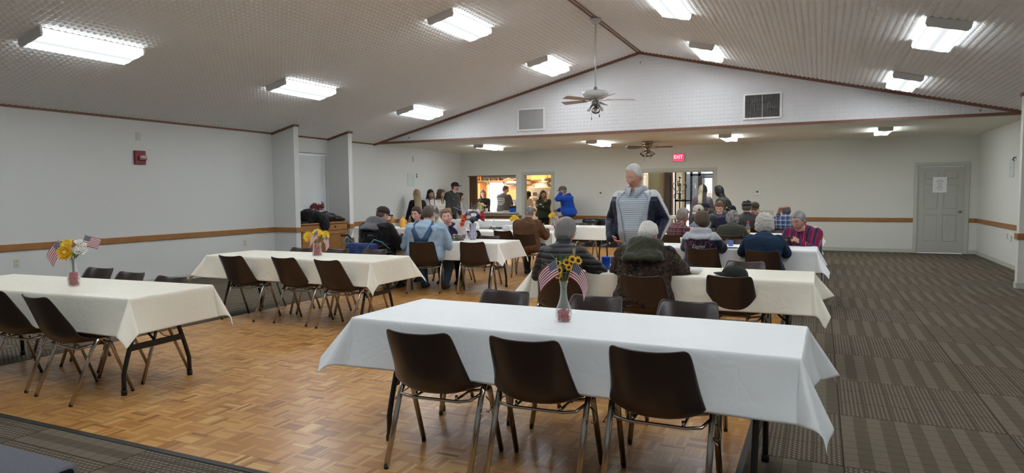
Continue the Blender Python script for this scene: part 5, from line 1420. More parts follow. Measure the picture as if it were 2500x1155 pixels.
def cap_parts(P):
    """baseball cap shell and visor in head space"""
    cp = P['cap']; b = MB(); rings = []; back = cp.get('back', False)
    for i in range(9):
        f = i/8; e = f*PI/2; zz = .040+.098*math.sin(e)**.9; k = math.cos(e)**.75
        ring = []
        for q in range(28):
            a = 2*PI*q/28; yy = math.cos(a); xx = math.sin(a)
            pinch = 1+.03*max(0, math.cos(a))*(1-f)
            ring.append(V3((.0915*P.get('fw', 1)*xx*k, (.110*yy-.004)*k*pinch-.004, zz-.012*(1-f)*(1 if yy < 0 else -.6)*abs(yy))))
        rings.append(ring)
    b.loft(rings); b.ball((0, -.004, .139), .008, 8, 6)
    dome = (np.array(b.v), b.f)
    v = MB(); s = -1 if back else 1; n = 14; top, bot = [], []
    for lay, dzz in ((top, .0), (bot, -.005)):
        for r_ in (0, 1, 2, 3):
            row = []
            for k in range(n+1):
                a = -R(64)+R(128)*k/n; base = V3((.0905*math.sin(a), .108*math.cos(a)-.008, .047)); ext = .078*(math.cos(a*1.28)**.7 if abs(a*1.28) < PI/2 else 0)*r_/3
                row.append(V3((base.x*(1-.05*r_/3), s*(base.y+ext-.004), base.z-.010*r_/3-.020*(a/R(64))**2*r_/3+dzz)))
            lay.append(row)
    A = [p for r_ in top for p in r_]+[p for r_ in bot for p in r_]; m = n+1; fs = []
    for r_ in range(3):
        for k in range(n):
            i = r_*m+k; fs.append((i, i+1, i+m+1, i+m)); j = 4*m+i; fs.append((j, j+m, j+m+1, j+1))
    for k in range(n): fs.append((3*m+k, 3*m+k+1, 7*m+k+1, 7*m+k)); fs.append((k, 4*m+k, 4*m+k+1, k+1))
    for r_ in range(3): i = r_*m; fs.append((i, i+m, 4*m+i+m, 4*m+i)); i = r_*m+n; fs.append((i, 4*m+i, 4*m+i+m, i+m))
    return dome, (np.array(A), fs)

def col_mesh(name, V, F, C, m, smooth=True):
    me = bpy.data.meshes.new(name); me.from_pydata([tuple(p) for p in V], [], F); me.materials.append(m)
    me.polygons.foreach_set('use_smooth', [smooth]*len(F))
    a = me.color_attributes.new('Col', 'FLOAT_COLOR', 'POINT')
    cc = np.ones((len(V), 4), np.float32); cc[:, :3] = C; a.data.foreach_set('color', cc.ravel()); me.update(); return me

def ik(S, W, l1, l2, pole):
    S, W = V3(S), V3(W); d = W-S; L = min(d.length, (l1+l2)*.995); n = d.normalized(); W = S+n*L
    a = (l1*l1-l2*l2+L*L)/(2*L); h = math.sqrt(max(0, l1*l1-a*a)); p = V3(pole); p = (p-n*p.dot(n)).normalized()
    return S+n*a+p*h, W

TORSO_M = [(-.11, .10, .085, 0), (-.06, .160, .112, -.012), (.0, .172, .120, -.012), (.07, .166, .116, 0), (.15, .158, .110, .004), (.24, .165, .114, .006), (.33, .180, .122, .0), (.40, .190, .116, -.012), (.45, .170, .095, -.02), (.485, .115, .075, -.02), (.51, .070, .062, -.012), (.545, .057, .056, 0)]
TORSO_F = [(-.11, .10, .09, 0), (-.06, .168, .118, -.015), (.0, .178, .122, -.015), (.07, .160, .110, 0), (.15, .138, .100, .004), (.24, .145, .108, .012), (.32, .160, .120, .012), (.39, .168, .104, -.010), (.44, .150, .085, -.018), (.475, .10, .068, -.018), (.50, .062, .055, -.010), (.535, .050, .050, 0)]
class Body:
    """skeleton and section data of one person in its own frame (+Y ahead, z up, z=0 on the floor)"""
    def __init__(s, P):
        s.P = P; k = P.get('h', 1.0); s.k = k; g = P.get('girth', 1.0); belly = P.get('belly', 0)
        seated = P.get('seated', True); s.seated = seated
        base = TORSO_F if P.get('sex') == 'f' else TORSO_M
        s.tor = [(h*k, w*k*(1+(g-1)*(1 if h < .42 else .45)), d*k*(1+(g-1)*1.15*(1 if h < .42 else .4))*(1+belly*math.exp(-((h-.10)/.12)**2)), (y+belly*.05*math.exp(-((h-.10)/.12)**2))*k) for h, w, d, y in base]
        s.pelvis = V3((0, P.get('py', -.07), .525 if seated else .925*k)) + V3(P.get('shift', (0, 0, 0)))
        s.lean, s.curve, s.side = R(P.get('lean', 6)), R(P.get('curve', 18)), R(P.get('side', 0)); s.twist = R(P.get('twist', 0))
        H = .545*k; s.N = 24; s.cen = [s.pelvis.copy()]; s.ang = [s.lean]
        for i in range(s.N):
            f = (i+.5)/s.N; a = s.lean+s.curve*(f**1.3)
            s.cen.append(s.cen[-1]+V3((math.sin(s.side)*H/s.N, math.sin(a)*math.cos(s.side)*H/s.N, math.cos(a)*H/s.N))); s.ang.append(a)
        s.H = H
    def frame(s, h):
        f = max(0, min(1, h/s.H)); i = f*s.N; i0 = min(int(i), s.N-1); c = s.cen[i0].lerp(s.cen[i0+1], i-i0); a = s.ang[i0]
        if h < 0: c = s.pelvis+V3((0, math.sin(s.lean), math.cos(s.lean)))*h
        tw = s.twist*f; X = V3((math.cos(tw), math.sin(tw), 0)); Y0_ = V3((-math.sin(tw), math.cos(tw), 0)); up = V3((0, math.sin(a), math.cos(a)))
        up = (Y0_*math.sin(a)+V3((0, 0, 1))*math.cos(a)); Y = (Y0_*math.cos(a)-V3((0, 0, 1))*math.sin(a))
        return c, X, Y, up
    def dims(s, h):
        hs = [t[0] for t in s.tor]; return [float(np.interp(h, hs, [t[j] for t in s.tor])) for j in (1, 2, 3)]
    def surf(s, h, a, off=0.0):
        """point on the torso: a = 0 right side, pi/2 front, -pi/2 back"""
        c, X, Y, up = s.frame(h); w, d, y = s.dims(h); n = 2.4
        ca, sa = math.cos(a), math.sin(a); r = (abs(ca)**n+abs(sa)**n)**(-1/n)
        return c+X*(ca*r*(w+off))+Y*(sa*r*(d+off)+y)
    def joints(s):
        P, k = s.P, s.k; J = {}
        sh = .178 if P.get('sex') == 'f' else .198; sh *= 1+(P.get('girth', 1)-1)*.55
        fem = P.get('sex') == 'f'
        for sd, nm in ((-1, 'l'), (1, 'r')):
            c, X, Y, up = s.frame((.405 if fem else .415)*k+P.get('shrug', 0)); sy = -.012
            S = c+X*sd*(sh-.035)*k+Y*sy; J['s'+nm] = S
            default = dict(l=(-.17, .38, .80), r=(.17, .38, .80)) if s.seated else dict(l=(-.30, .06, .80*k), r=(.30, .06, .80*k))
            W = V3(P.get('w'+nm, default[nm])); pole = P.get('pole'+nm, (sd*.45, -.6, -.75))
            E_, W2 = ik(S, W, .285*k, .255*k, pole); J['e'+nm], J['w'+nm] = E_, W2
            Hh = s.frame(0)[0]+s.frame(0)[1]*sd*.092*k+V3((0, 0, -.02))
            J['h'+nm] = Hh
            if s.seated:
                kn = V3(P.get('k'+nm, (sd*.15, s.pelvis.y+.44*k, .50))); an = V3(P.get('a'+nm, (sd*.15, s.pelvis.y+.40*k, .085)))
            else:
                kn = V3(P.get('k'+nm, (sd*.10*k, s.pelvis.y+.03, .50*k))); an = V3(P.get('a'+nm, (sd*.11*k, s.pelvis.y-.01, .085)))
            J['k'+nm], J['a'+nm] = kn, an
        c, X, Y, up = s.frame(s.H); J['neck'] = c
        pit, yaw, rol = R(P.get('pitch', 5)), R(P.get('yaw', 0)), R(P.get('roll', 0))
        Rm = Matrix.Rotation(s.twist-yaw, 3, 'Z') @ Matrix.Rotation(-pit, 3, 'X') @ Matrix.Rotation(rol, 3, 'Y')
        hk = .97*k**.5*P.get('headk', 1.0)
        J['head'] = c+up*.028+(up*.5+V3((0, 0, .5)))*.085*k+Y*.022+V3((0, math.sin(pit)*.02, 0)); J['Rm'] = Rm; J['hk'] = hk
        return J
    def torso_rings(s, off, h0=-.2, h1=1, scale=1.0, n=26):
        hs = [t[0] for t in s.tor if h0 <= t[0] <= h1]
        hs = sorted(set(list(np.linspace(max(h0, hs[0]), min(h1, hs[-1]), 14))+hs)); rings = []
        for h in hs:
            o = off(h) if callable(off) else off
            rings.append([s.surf(h, 2*PI*q/n, o) for q in range(n)])
        return rings
def limb(b, pts, rads, seg=12):
    P_ = []; R_ = []
    for i in range(len(pts)-1):
        for f in (0, .5): P_.append(V3(pts[i]).lerp(V3(pts[i+1]), f)); R_.append(rads[i]+(rads[i+1]-rads[i])*f)
    P_.append(V3(pts[-1])); R_.append(rads[-1]); b.tube(P_, R_, seg)
    for p, r_ in zip(pts, rads): b.ball(p, r_*.995, seg, 8)

def build_body_raw(B, J):
    k = B.k; P = B.P; fem = P.get('sex') == 'f'; g = 1+(P.get('girth', 1)-1)*.5; b = MB()
    q = -.014
    b.loft(B.torso_rings(q))
    a = .88 if fem else 1.0
    for n in 'lr':
        limb(b, [J['s'+n], J['e'+n], J['w'+n]], [(.052*a*g)*k, (.039*a*g)*k, .027*a*k])
        limb(b, [J['h'+n], J['k'+n], J['a'+n]], [.078*g*k, .054*g*k, .040*k])
        an = J['a'+n]; fwd = V3((0, 1, 0)) if B.seated else V3((.12 if n == 'r' else -.12, 1, 0)); fwd.normalize()
        b.tube([an+V3((0, 0, -.03))-fwd*.03, an+V3((0, 0, -.045))+fwd*.06, an+V3((0, 0, -.055))+fwd*.14], [.036, .034, .022], 10)
    hd = J['head']; Rm = J['Rm']; back = Rm @ V3((0, -.022, -.05)); nk = J['neck']-V3((0, 0, .05))
    r_ = .046 if fem else .056
    b.tube([nk, nk.lerp(hd+back, .5), hd+back], [r_*1.12*g*k, r_*g, r_*.98], 14)
    return b
def clothing_upper(B, J, spec):
    k = B.k; P = B.P; fem = P.get('sex') == 'f'; g = 1+(P.get('girth', 1)-1)*.5; b = MB(); a = .88 if fem else 1.0
    o = spec.get('off', .012); hem = spec.get('hem', -.10)*k; loose = spec.get('loose', 0)
    H1 = (.50 if fem else .512)*k
    b.loft(B.torso_rings(lambda h: o+loose*math.exp(-((h-.0)/.15)**2), hem, H1))
    if spec.get('collar', 1):
        c, X, Y, up = B.frame(H1); w, d, y = B.dims(H1-.01*k)
        for hh, ww in ((0, .022), (.02, .018), (.035+.02*spec.get('collar', 1)-.02, .012)): pass
        r0 = [c+X*math.cos(2*PI*q/18)*(w*.92+.014)+Y*(math.sin(2*PI*q/18)*(d*.92+.014)+y)-up*.02 for q in range(18)]
        hh = .028*spec.get('collar', 1)
        r1 = [c+X*math.cos(2*PI*q/18)*(.062*k+.012)+Y*(math.sin(2*PI*q/18)*(.062*k+.012)+y*.5)+up*(hh-.03*max(0, math.sin(2*PI*q/18))) for q in range(18)]
        b.loft([r0, r1])
    sl = spec.get('sleeve', 1.0)
    for n in 'lr':
        S, E_, W = J['s'+n], J['e'+n], J['w'+n]
        rr = [(.056*a*g)*k+o*1.25+.004, (.043*a*g)*k+o*1.15, (.031*a)*k+o*.8]
        if sl >= 1: limb(b, [S, E_, E_.lerp(W, .5), E_.lerp(W, .97)], [rr[0], rr[1], (rr[1]+rr[2])/2+.003, rr[2]])
        elif sl > .5: limb(b, [S, E_, E_.lerp(W, (sl-.5)*2)], [rr[0], rr[1], rr[2]+.004])
        else: limb(b, [S, S.lerp(E_, sl*2)], [rr[0], rr[1]+.012])
    return b
def clothing_lower(B, J, spec):
    k = B.k; P = B.P; g = 1+(P.get('girth', 1)-1)*.5; b = MB(); o = spec.get('off', .010)
    b.loft(B.torso_rings(o, -.11*k, .06*k))
    for n in 'lr':
        Hh, K, A = J['h'+n], J['k'+n], J['a'+n]; A2 = A+V3((0, 0, -.02)); w = spec.get('width', 0)
        limb(b, [Hh, Hh.lerp(K, .5), K, K.lerp(A2, .5), A2], [.083*g*k+o, .073*g*k+o, .058*g*k+o, .053*g*k+o+w*.5, .048*k+o+w])
    return b
def shoe_mesh(J, n, B, c):
    an = J['a'+n]; fwd = V3((0, 1, 0)) if B.seated else V3((.12 if n == 'r' else -.12, 1, 0)); fwd.normalize(); s = V3((fwd.y, -fwd.x, 0)); b = MB()
    base = V3((an.x, an.y, an.z-.085)); rings = []
    for t_, w, h in ((-.075, .022, .055), (-.06, .036, .085), (-.01, .040, .105), (.05, .042, .085), (.11, .047, .062), (.16, .042, .048), (.185, .022, .03)):
        ring = []
        for q in range(14):
            a_ = 2*PI*q/14; zz = max(.004, h*.5+h*.5*math.sin(a_)); ring.append(base+fwd*t_+s*w*math.cos(a_)*(1.0 if zz > .02 else 1.02)+V3((0, 0, zz)))
        rings.append(ring)
    b.loft(rings); return b
def hood_mesh(B, J, big=1.0):
    """hood lying folded behind the neck"""
    c, X, Y, up = B.frame(.475*B.k); b = MB(); rings = []; n = 17
    for i in range(n):
        a = R(205)+R(130)*0+(-R(205)+R(-25)+R(0))*0; t_ = i/(n-1); a = R(-210)+R(240)*t_   # from left front round the back to right front
        e = math.sin(PI*t_); rad = .085+.026*e*big; ctr = c+X*math.cos(a)*rad*1.05+Y*(math.sin(a)*rad*.95-.01)+up*(.045-.040*e*big)
        out = (X*math.cos(a)+Y*math.sin(a)); h = (.030+.055*e)*big; w = (.022+.022*e)*big
        rings.append([ctr+out*w*math.cos(q)+up*h*math.sin(q)-up*.02*e*big+out*(.012*big*e+.075*e*big*(1 if math.sin(q) < 0 else .1)*abs(math.sin(q))) for q in [2*PI*j/14 for j in range(14)]])
    b.loft(rings); return b
def decal(B, V, F, h0, a0, off, sx=1.0, arch=0.0):
    """flat lettering laid on the torso: text x runs round the body, y up the spine (reads from outside)"""
    out = []
    for p in V:
        h = h0+p[1]+arch*(p[0]**2); w, d, _ = B.dims(h); out.append(B.surf(h, a0+p[0]*sx/max(w, d)*.9, off))
    return out
# ---------------------------------------------------------------- printed cloths (patterns woven into the fabric)
def plaid(name, base, bands, sx, sz, rough=.85):
    """bands: list of (colour, offset, width, axis) repeated at sx / sz"""
    m, t = new_mat(name); bs = t.bsdf(); tc = t.node('ShaderNodeTexCoord'); sp = t.node('ShaderNodeSeparateXYZ')
    nz = t.node('ShaderNodeTexNoise'); nz.inputs['Scale'].default_value = 6; t.link(tc.outputs['Object'], nz.inputs['Vector'])
    wv = t.node('ShaderNodeVectorMath', operation='SCALE'); wv.inputs['Scale'].default_value = .02; t.link(nz.outputs[1], wv.inputs[0])
    ad = t.node('ShaderNodeVectorMath', operation='ADD'); t.link(tc.outputs['Object'], ad.inputs[0]); t.link(wv.outputs[0], ad.inputs[1]); t.link(ad.outputs[0], sp.inputs[0])
    c = t.mix(0.0, base, base)
    for col, o, w, axis in bands:
        u = sp.outputs[0] if axis == 'x' else sp.outputs[2]; per = sx if axis == 'x' else sz
        k = t.math('LESS_THAN', t.math('FRACT', t.math('ADD', t.math('MULTIPLY', u, 1/per), o)), w)
        c = t.mix(t.math('MULTIPLY', k, .6 if len(col) == 3 else col[3]), c, tuple(col[:3]))
    t.link(c, bs.inputs['Base Color']); bs.inputs['Roughness'].default_value = rough; bs.inputs['Specular IOR Level'].default_value = .2; bs.inputs['Sheen Weight'].default_value = .1
    t.link(t.bump(t.noise(tc.outputs['Object'], 240, 3), .3, .003), bs.inputs['Normal']); return m
def camo(name, cols, scale, twig=None):
    m, t = new_mat(name); bs = t.bsdf(); v = t.coords()
    a = t.noise(v, scale, 4, .65); b_ = t.noise(t.coords('Object', (1.3, 1.1, 1.6), (.5, .2, .1)), scale*1.7, 4, .65)
    c = t.mix(t.ramp(a, [(.42, (0, 0, 0)), (.50, (1, 1, 1))]), cols[0], cols[1])
    c = t.mix(t.ramp(b_, [(.50, (0, 0, 0)), (.56, (1, 1, 1))]), c, cols[2])
    c = t.mix(t.ramp(t.noise(t.coords('Object', (1, 1, 2.2), (1, .4, .3)), scale*2.6, 5, .7), [(.58, (0, 0, 0)), (.64, (1, 1, 1))]), c, cols[3])
    if twig:
        vo = t.node('ShaderNodeTexVoronoi', feature='DISTANCE_TO_EDGE'); vo.inputs['Scale'].default_value = scale*.55
        dv = t.node('ShaderNodeVectorMath', operation='ADD'); nn = t.node('ShaderNodeTexNoise'); nn.inputs['Scale'].default_value = scale
        sc = t.node('ShaderNodeVectorMath', operation='SCALE'); sc.inputs['Scale'].default_value = .12; t.link(v, nn.inputs['Vector']); t.link(nn.outputs[1], sc.inputs[0]); t.link(v, dv.inputs[0]); t.link(sc.outputs[0], dv.inputs[1])
        t.link(dv.outputs[0], vo.inputs['Vector']); c = t.mix(t.math('MULTIPLY', t.math('MULTIPLY', t.math('LESS_THAN', vo.outputs['Distance'], .018), t.math('GREATER_THAN', t.noise(v, scale*.4, 2), .55)), .6), c, twig)
    t.link(c, bs.inputs['Base Color']); bs.inputs['Roughness'].default_value = .85; bs.inputs['Specular IOR Level'].default_value = .15
    t.link(t.bump(t.noise(v, 90, 4), .3, .004), bs.inputs['Normal']); return m
def denim(name, col):
    m, t = new_mat(name); bs = t.bsdf(); v = t.coords(); n = t.noise(v, 8, 5, .65)
    t.link(t.mix(n, tuple(c*.62 for c in col), tuple(min(1, c*1.45) for c in col)), bs.inputs['Base Color']); bs.inputs['Roughness'].default_value = .9; bs.inputs['Specular IOR Level'].default_value = .15
    t.link(t.bump(t.noise(t.coords('Object', (1, 1, 1)), 300, 2), .4, .003), bs.inputs['Normal']); return m
def knit(name, col, rough=.9, bump=.5, sc=120): return mat(name, col, rough, vary=.12, vscale=10, bump=bump, bscale=sc, spec=.15, sheen=.15)
F_leafcamo = camo('leaf_camouflage', ((.015, .013, .012), (.036, .028, .024), (.070, .040, .028), (.16, .142, .125)), 12, (.22, .21, .19))
F_greycamo = camo('grey_camouflage', ((.07, .075, .08), (.15, .16, .17), (.035, .036, .04), (.26, .27, .28)), 16)
F_redcamo = camo('russet_camouflage', ((.05, .02, .016), (.13, .04, .03), (.03, .017, .014), (.20, .12, .09)), 14)
F_capcamo = camo('cap_camouflage', ((.10, .10, .075), (.035, .035, .03), (.22, .21, .17), (.05, .06, .04)), 34)
F_blueplaid = plaid('blue_white_plaid', (.020, .040, .13), [((.55, .60, .68, .8), .1, .14, 'x'), ((.20, .27, .42, .6), .45, .2, 'x'), ((.55, .60, .68, .7), .1, .13, 'z'), ((.012, .02, .06, .6), .55, .2, 'z'), ((.30, .36, .5, .6), .8, .06, 'x')], .085, .085)
F_stripe = plaid('striped_shirting', (.21, .013, .055), [((.016, .018, .06, .95), .0, .34, 'x'), ((.05, .07, .17, .9), .08, .07, 'x'), ((.62, .20, .38, .9), .52, .045, 'x'), ((.30, .25, .38, .8), .75, .04, 'x'), ((.10, .01, .04, .5), .82, .12, 'x')], .105, .3)
F_gingham = plaid('blue_checked_shirting', (.60, .66, .72), [((.16, .23, .33, .8), .0, .42, 'z'), ((.24, .31, .40, .28), .2, .35, 'x'), ((.45, .53, .61, .5), .6, .15, 'z')], .026, .0215)
F_gingham_collar = plaid('blue_checked_collar', (.58, .63, .69), [((.20, .28, .38, .7), .0, .42, 'x'), ((.24, .31, .40, .3), .2, .4, 'z')], .016, .02)
F_redplaid = plaid('maroon_plaid', (.16, .055, .06), [((.35, .27, .28, .6), .1, .12, 'x'), ((.04, .025, .04, .7), .5, .25, 'x'), ((.32, .25, .27, .6), .2, .12, 'z'), ((.05, .03, .045, .6), .55, .25, 'z')], .07, .07)
F_chambray = denim('pale_chambray', (.30, .42, .55)); F_denim = denim('blue_denim', (.060, .115, .21)); F_darkdenim = denim('dark_denim', (.018, .036, .072)); F_jeans = denim('indigo_jeans', (.035, .055, .10))
F_black = knit('black_knit', (.008, .008, .010)); F_navy = knit('navy_shell', (.009, .011, .032), .6, .2); F_brown = mat('brown_duck_canvas', (.115, .055, .030), .85, vary=.18, vscale=7, bump=.3, bscale=90, spec=.2)
F_khaki = knit('dark_trousers', (.018, .018, .020)); F_white = knit('white_knit', (.60, .60, .58)); F_cream = knit('cream_knit', (.62, .59, .53)); F_char = knit('charcoal_fleece', (.040, .043, .045)); F_grey = knit('heather_grey_jersey', (.085, .088, .10))
F_green = knit('army_green_jersey', (.050, .058, .042)); F_olive = knit('olive_wool', (.045, .048, .036)); F_lilac = knit('lilac_knit', (.50, .44, .47), .95, .8, 160); F_royal = knit('royal_blue_fleece', (.010, .065, .40)); F_mauve = knit('mauve_fleece', (.15, .13, .165)); F_dkgrey = mat('dark_nylon', (.030, .029, .031), .6, vary=.1, bump=.25, bscale=30)
F_purple = knit('navy_fleece', (.014, .016, .045)); F_floral = camo('blue_floral', ((.20, .27, .33), (.10, .15, .22), (.35, .40, .44), (.45, .48, .50)), 26)
F_shoe = mat('dark_leather_shoe', (.014, .012, .012), .5, vary=.2); F_hood = knit('moss_green_fleece', (.040, .042, .026)); F_greyh = knit('grey_jersey_hood', (.13, .13, .14)); F_slate = knit('blue_grey_hood', (.42, .45, .50)); F_clinen = knit('pale_grey_lining', (.42, .45, .50))
m_, t_ = new_mat('quilted_black_nylon'); bs_ = t_.bsdf(); bs_.inputs['Base Color'].default_value = (.010, .010, .013, 1); bs_.inputs['Roughness'].default_value = .5
tc_ = t_.node('ShaderNodeTexCoord'); sp_ = t_.node('ShaderNodeSeparateXYZ'); t_.link(tc_.outputs['Object'], sp_.inputs[0])
q_ = t_.math('ABSOLUTE', t_.math('SINE', t_.math('MULTIPLY', t_.math('ADD', sp_.outputs[2], t_.math('MULTIPLY', t_.noise(tc_.outputs['Object'], 9, 2), .02)), PI/.055)))
t_.link(t_.bump(t_.math('ADD', t_.math('POWER', q_, .5), t_.math('MULTIPLY', t_.noise(tc_.outputs['Object'], 40, 3), .25)), .8, .014), bs_.inputs['Normal']); F_quilt = m_

_ct = bpy.data.textures.new('cloth_folds', 'CLOUDS'); _ct.noise_scale = .085; _ct.noise_depth = 2
SK = dict(fair=(.60, .38, .30), pink=(.64, .38, .32), ruddy=(.55, .31, .24), tan=(.45, .27, .185), olive=(.40, .24, .16), brown=(.10, .055, .035))
PEOPLE = []
def head_top(P):
    B = Body(P); J = B.joints(); return J['head']+J['Rm'] @ V3((0, -.01, (.118*P.get('fh', 1)+P.get('thick', .010)*(1+P.get('top', .5)) if not P.get('cap') else .143)*J['hk'])), B, J
def person(label, hx, hy, ztop, rot, **P):
    P['label'] = label
    lo, hi = (.86 if P.get('sex') == 'f' else .93) if P.get('seated', True) else .7, 1.35
    for _ in range(24):
        P['h'] = (lo+hi)/2; T, B, J = head_top(P)
        if T.z > ztop: hi = P['h']
        else: lo = P['h']
    if T.z > ztop+.004:      # a tall body that has to slump to this height
        c0 = P.get('curve', 18); lo, hi = c0, c0+60
        for _ in range(20):
            P['curve'] = (lo+hi)/2; T, B, J = head_top(P)
            if T.z > ztop: lo = P['curve']
            else: hi = P['curve']
    T, B, J = head_top(P); a = R(rot); ca, sa = math.cos(a), math.sin(a); hd = J['head']
    P['loc'] = (hx-(hd.x*ca-hd.y*sa), hy-(hd.x*sa+hd.y*ca), 0); P['rot'] = a; P['B'], P['J'] = B, J
    vo = P.get('vox', .014); q = {}
    q['body'] = voxel_obj(build_body_raw(B, J), .0125, 5)
    def cloth(b, spec, vx):
        o = voxel_obj(b, spec.get('vox', vx), spec.get('smooth', 5), .5)
        md = o.modifiers.new('f', 'DISPLACE'); md.texture = _ct; md.strength = spec.get('fold', .016); md.mid_level = .5; md.texture_coords = 'LOCAL'
        o.location = (0, 0, 0); return o
    for g in P['wear']:
        kind = g['kind']
        if kind == 'upper': b = clothing_upper(B, J, g)
        elif kind == 'lower': b = clothing_lower(B, J, g)
        elif kind == 'hood': b = hood_mesh(B, J, g.get('big', 1.0))
        elif kind == 'open': b = g['build'](B, J, g)
        g['o'] = cloth(b, g, vo)
    P['q'] = q; PEOPLE.append(P); return P
def up(mat_, name='shirt', **k): return dict(kind='upper', mat=mat_, name=name, **k)
def low(mat_, name='trousers', **k): return dict(kind='lower', mat=mat_, name=name, **k)
def hood(mat_, big=1.0, **k): return dict(kind='hood', mat=mat_, name='hood', big=big, **k)

def finish_people():
    objs = []
    for P in PEOPLE:
        objs.append(P['q']['body']); objs += [g['o'] for g in P['wear']]
    res = iter(evaluate(objs))
    for P in PEOPLE:
        B, J = P['B'], P['J']; sk = np.array(P['skin']); V, F = next(res)
        Vs, Fs, Cs = [V], list(F), [np.ones(V.shape)*sk]; n = len(V)
        def add(v, f, c):
            nonlocal n
            Vs.append(v); Cs.append(c); Fs.extend([tuple(i+n for i in q) for q in f]); n += len(v)
        for nm, sd in (('l', -1), ('r', 1)):
            hv, hf = HANDS[P.get('hand'+nm, 'relaxed')]; W, E_ = J['w'+nm], J['e'+nm]
            fd = (W-E_).normalized(); fdir = V3(P.get('fd'+nm, fd)).normalized(); pal = V3(P.get('palm'+nm, (-sd*.15, .0, -1) if B.seated else (-sd, 0, 0)))
            z = -(pal-fdir*pal.dot(fdir)).normalized(); x = fdir.cross(z); M = np.array([[x[i], fdir[i], z[i]] for i in range(3)])
            k = (.92 if P.get('sex') == 'f' else 1.03)*B.k**.5; h2 = hv.copy()*k
            if sd < 0: h2 = h2*np.array((-1, 1, 1))
            hh = h2 @ M.T+np.array(W); g_ = sk*np.array((1.0, .92, .9))
            f2 = hf if sd > 0 else [q[::-1] for q in hf]
            add(hh, f2, np.ones(hh.shape)*g_)
        hv, hf, hc = make_head(P); Rm = np.array(J['Rm']); hk = J['hk']; HP = np.array(J['head'])
        place = lambda v: (v*hk) @ Rm.T+HP
        add(place(hv), hf, hc)
        root = bpy.data.objects.new('person', col_mesh('person', np.concatenate(Vs), Fs, np.concatenate(Cs), skin_m)); COL.objects.link(root)
        root.location = P['loc']; root.rotation_euler = (0, 0, P['rot']); tag(root, P['label'], 'person')
        P['root'] = root
        if P.get('hair'):
            v, f, c = hair_shell(P); inst('hair', col_mesh('hair', place(v), f, c, curl_attr if P['hair'] == 'curly' else hair_attr), root)
        if P.get('cap'):
            cp = P['cap']; (dv, df), (vv, vf) = cap_parts(P)
            me = bpy.data.meshes.new('cap'); me.from_pydata([tuple(p) for p in place(dv)], [], df); me.materials.append(cp['mat']); me.polygons.foreach_set('use_smooth', [True]*len(df)); co = inst('cap', me, root)
            me = bpy.data.meshes.new('visor'); me.from_pydata([tuple(p) for p in place(vv)], [], vf); me.materials.append(cp.get('visor', cp['mat'])); me.polygons.foreach_set('use_smooth', [True]*len(vf)); inst('visor', me, co)
            for (cx, cy, cz, r_, mm) in cp.get('marks', []):
                b = MB(); d = V3((cx, cy, cz*.55)).normalized(); b.lathe([(r_, 0), (r_*.9, .004), (.001, .005)], 14, 0, look((cx, cy, cz), d)); 
                v = place(np.array(b.v)); me = bpy.data.meshes.new('emblem'); me.from_pydata([tuple(p) for p in v], [], b.f); me.materials.append(mm); inst('emblem', me, co)
        if P.get('glasses'):
            b = MB()
            for s in (-1, 1):
                b.tube([(s*.031+.021*math.cos(a_), .094, .008+.016*math.sin(a_)) for a_ in [2*PI*i/16 for i in range(17)]], .0015, 6)
                b.tube([(s*.052, .093, .012), (s*.074, .06, .012), (s*.080, -.01, .008)], .0015, 6)
            b.tube([(-.010, .095, .012), (0, .098, .014), (.010, .095, .012)], .0015, 6)
            v = place(np.array(b.v)); me = bpy.data.meshes.new('glasses'); me.from_pydata([tuple(p) for p in v], [], b.f); me.materials.append(mat('thin_metal_frame', (.10, .09, .085), .3, .9)); inst('glasses', me, root)
        for g in P['wear']:
            V, F = next(res)
            if g.get('paint'):
                me = col_mesh(g['name'], V, F, g['paint'](V, P), smooth_attr)
            else:
                me = bpy.data.meshes.new(g['name']); me.from_pydata([tuple(p) for p in V], [], F); me.materials.append(g['mat']); me.polygons.foreach_set('use_smooth', [True]*len(F))
            par = root
            if g['kind'] == 'hood' and 'last' in P: par = P['last']
            P['last' if g['kind'] != 'hood' else 'lasthood'] = inst(g['name'], me, par)
            if g['kind'] in ('upper', 'open'): P['top'] = P['last']
        for nm in 'lr':
            b = shoe_mesh(J, nm, B, None); b.obj('shoe', P.get('shoes', F_shoe), root)
        if P.get('extra'): P['extra'](P, B, J, root)
def child_mesh(name, V, F, m, parent, smooth=True):
    me = bpy.data.meshes.new(name); me.from_pydata([tuple(p) for p in V], [], F); me.materials.append(m); me.polygons.foreach_set('use_smooth', [smooth]*len(F)); o = inst(name, me, parent); return o
def strap(B, path, width, off, thick=.006):
    """band laid along (height, angle) points on the torso"""
    V, F = [], []
    n = len(path)
    for i, (h, a) in enumerate(path):
        p = B.surf(h, a, off); q = B.surf(path[min(i+1, n-1)][0], path[min(i+1, n-1)][1], off) - B.surf(path[max(i-1, 0)][0], path[max(i-1, 0)][1], off)
        c = B.frame(h)[0]; out = (p-c); out.normalize(); s = q.cross(out).normalized(); w = width[i] if isinstance(width, list) else width
        V += [p-s*w/2, p+s*w/2, p+s*w/2+out*thick, p-s*w/2+out*thick]
    for i in range(n-1):
        for k in range(4): F.append((i*4+k, i*4+(k+1) % 4, i*4+4+(k+1) % 4, i*4+4+k))
    F += [(0, 3, 2, 1), ((n-1)*4, (n-1)*4+1, (n-1)*4+2, (n-1)*4+3)]
    return V, F

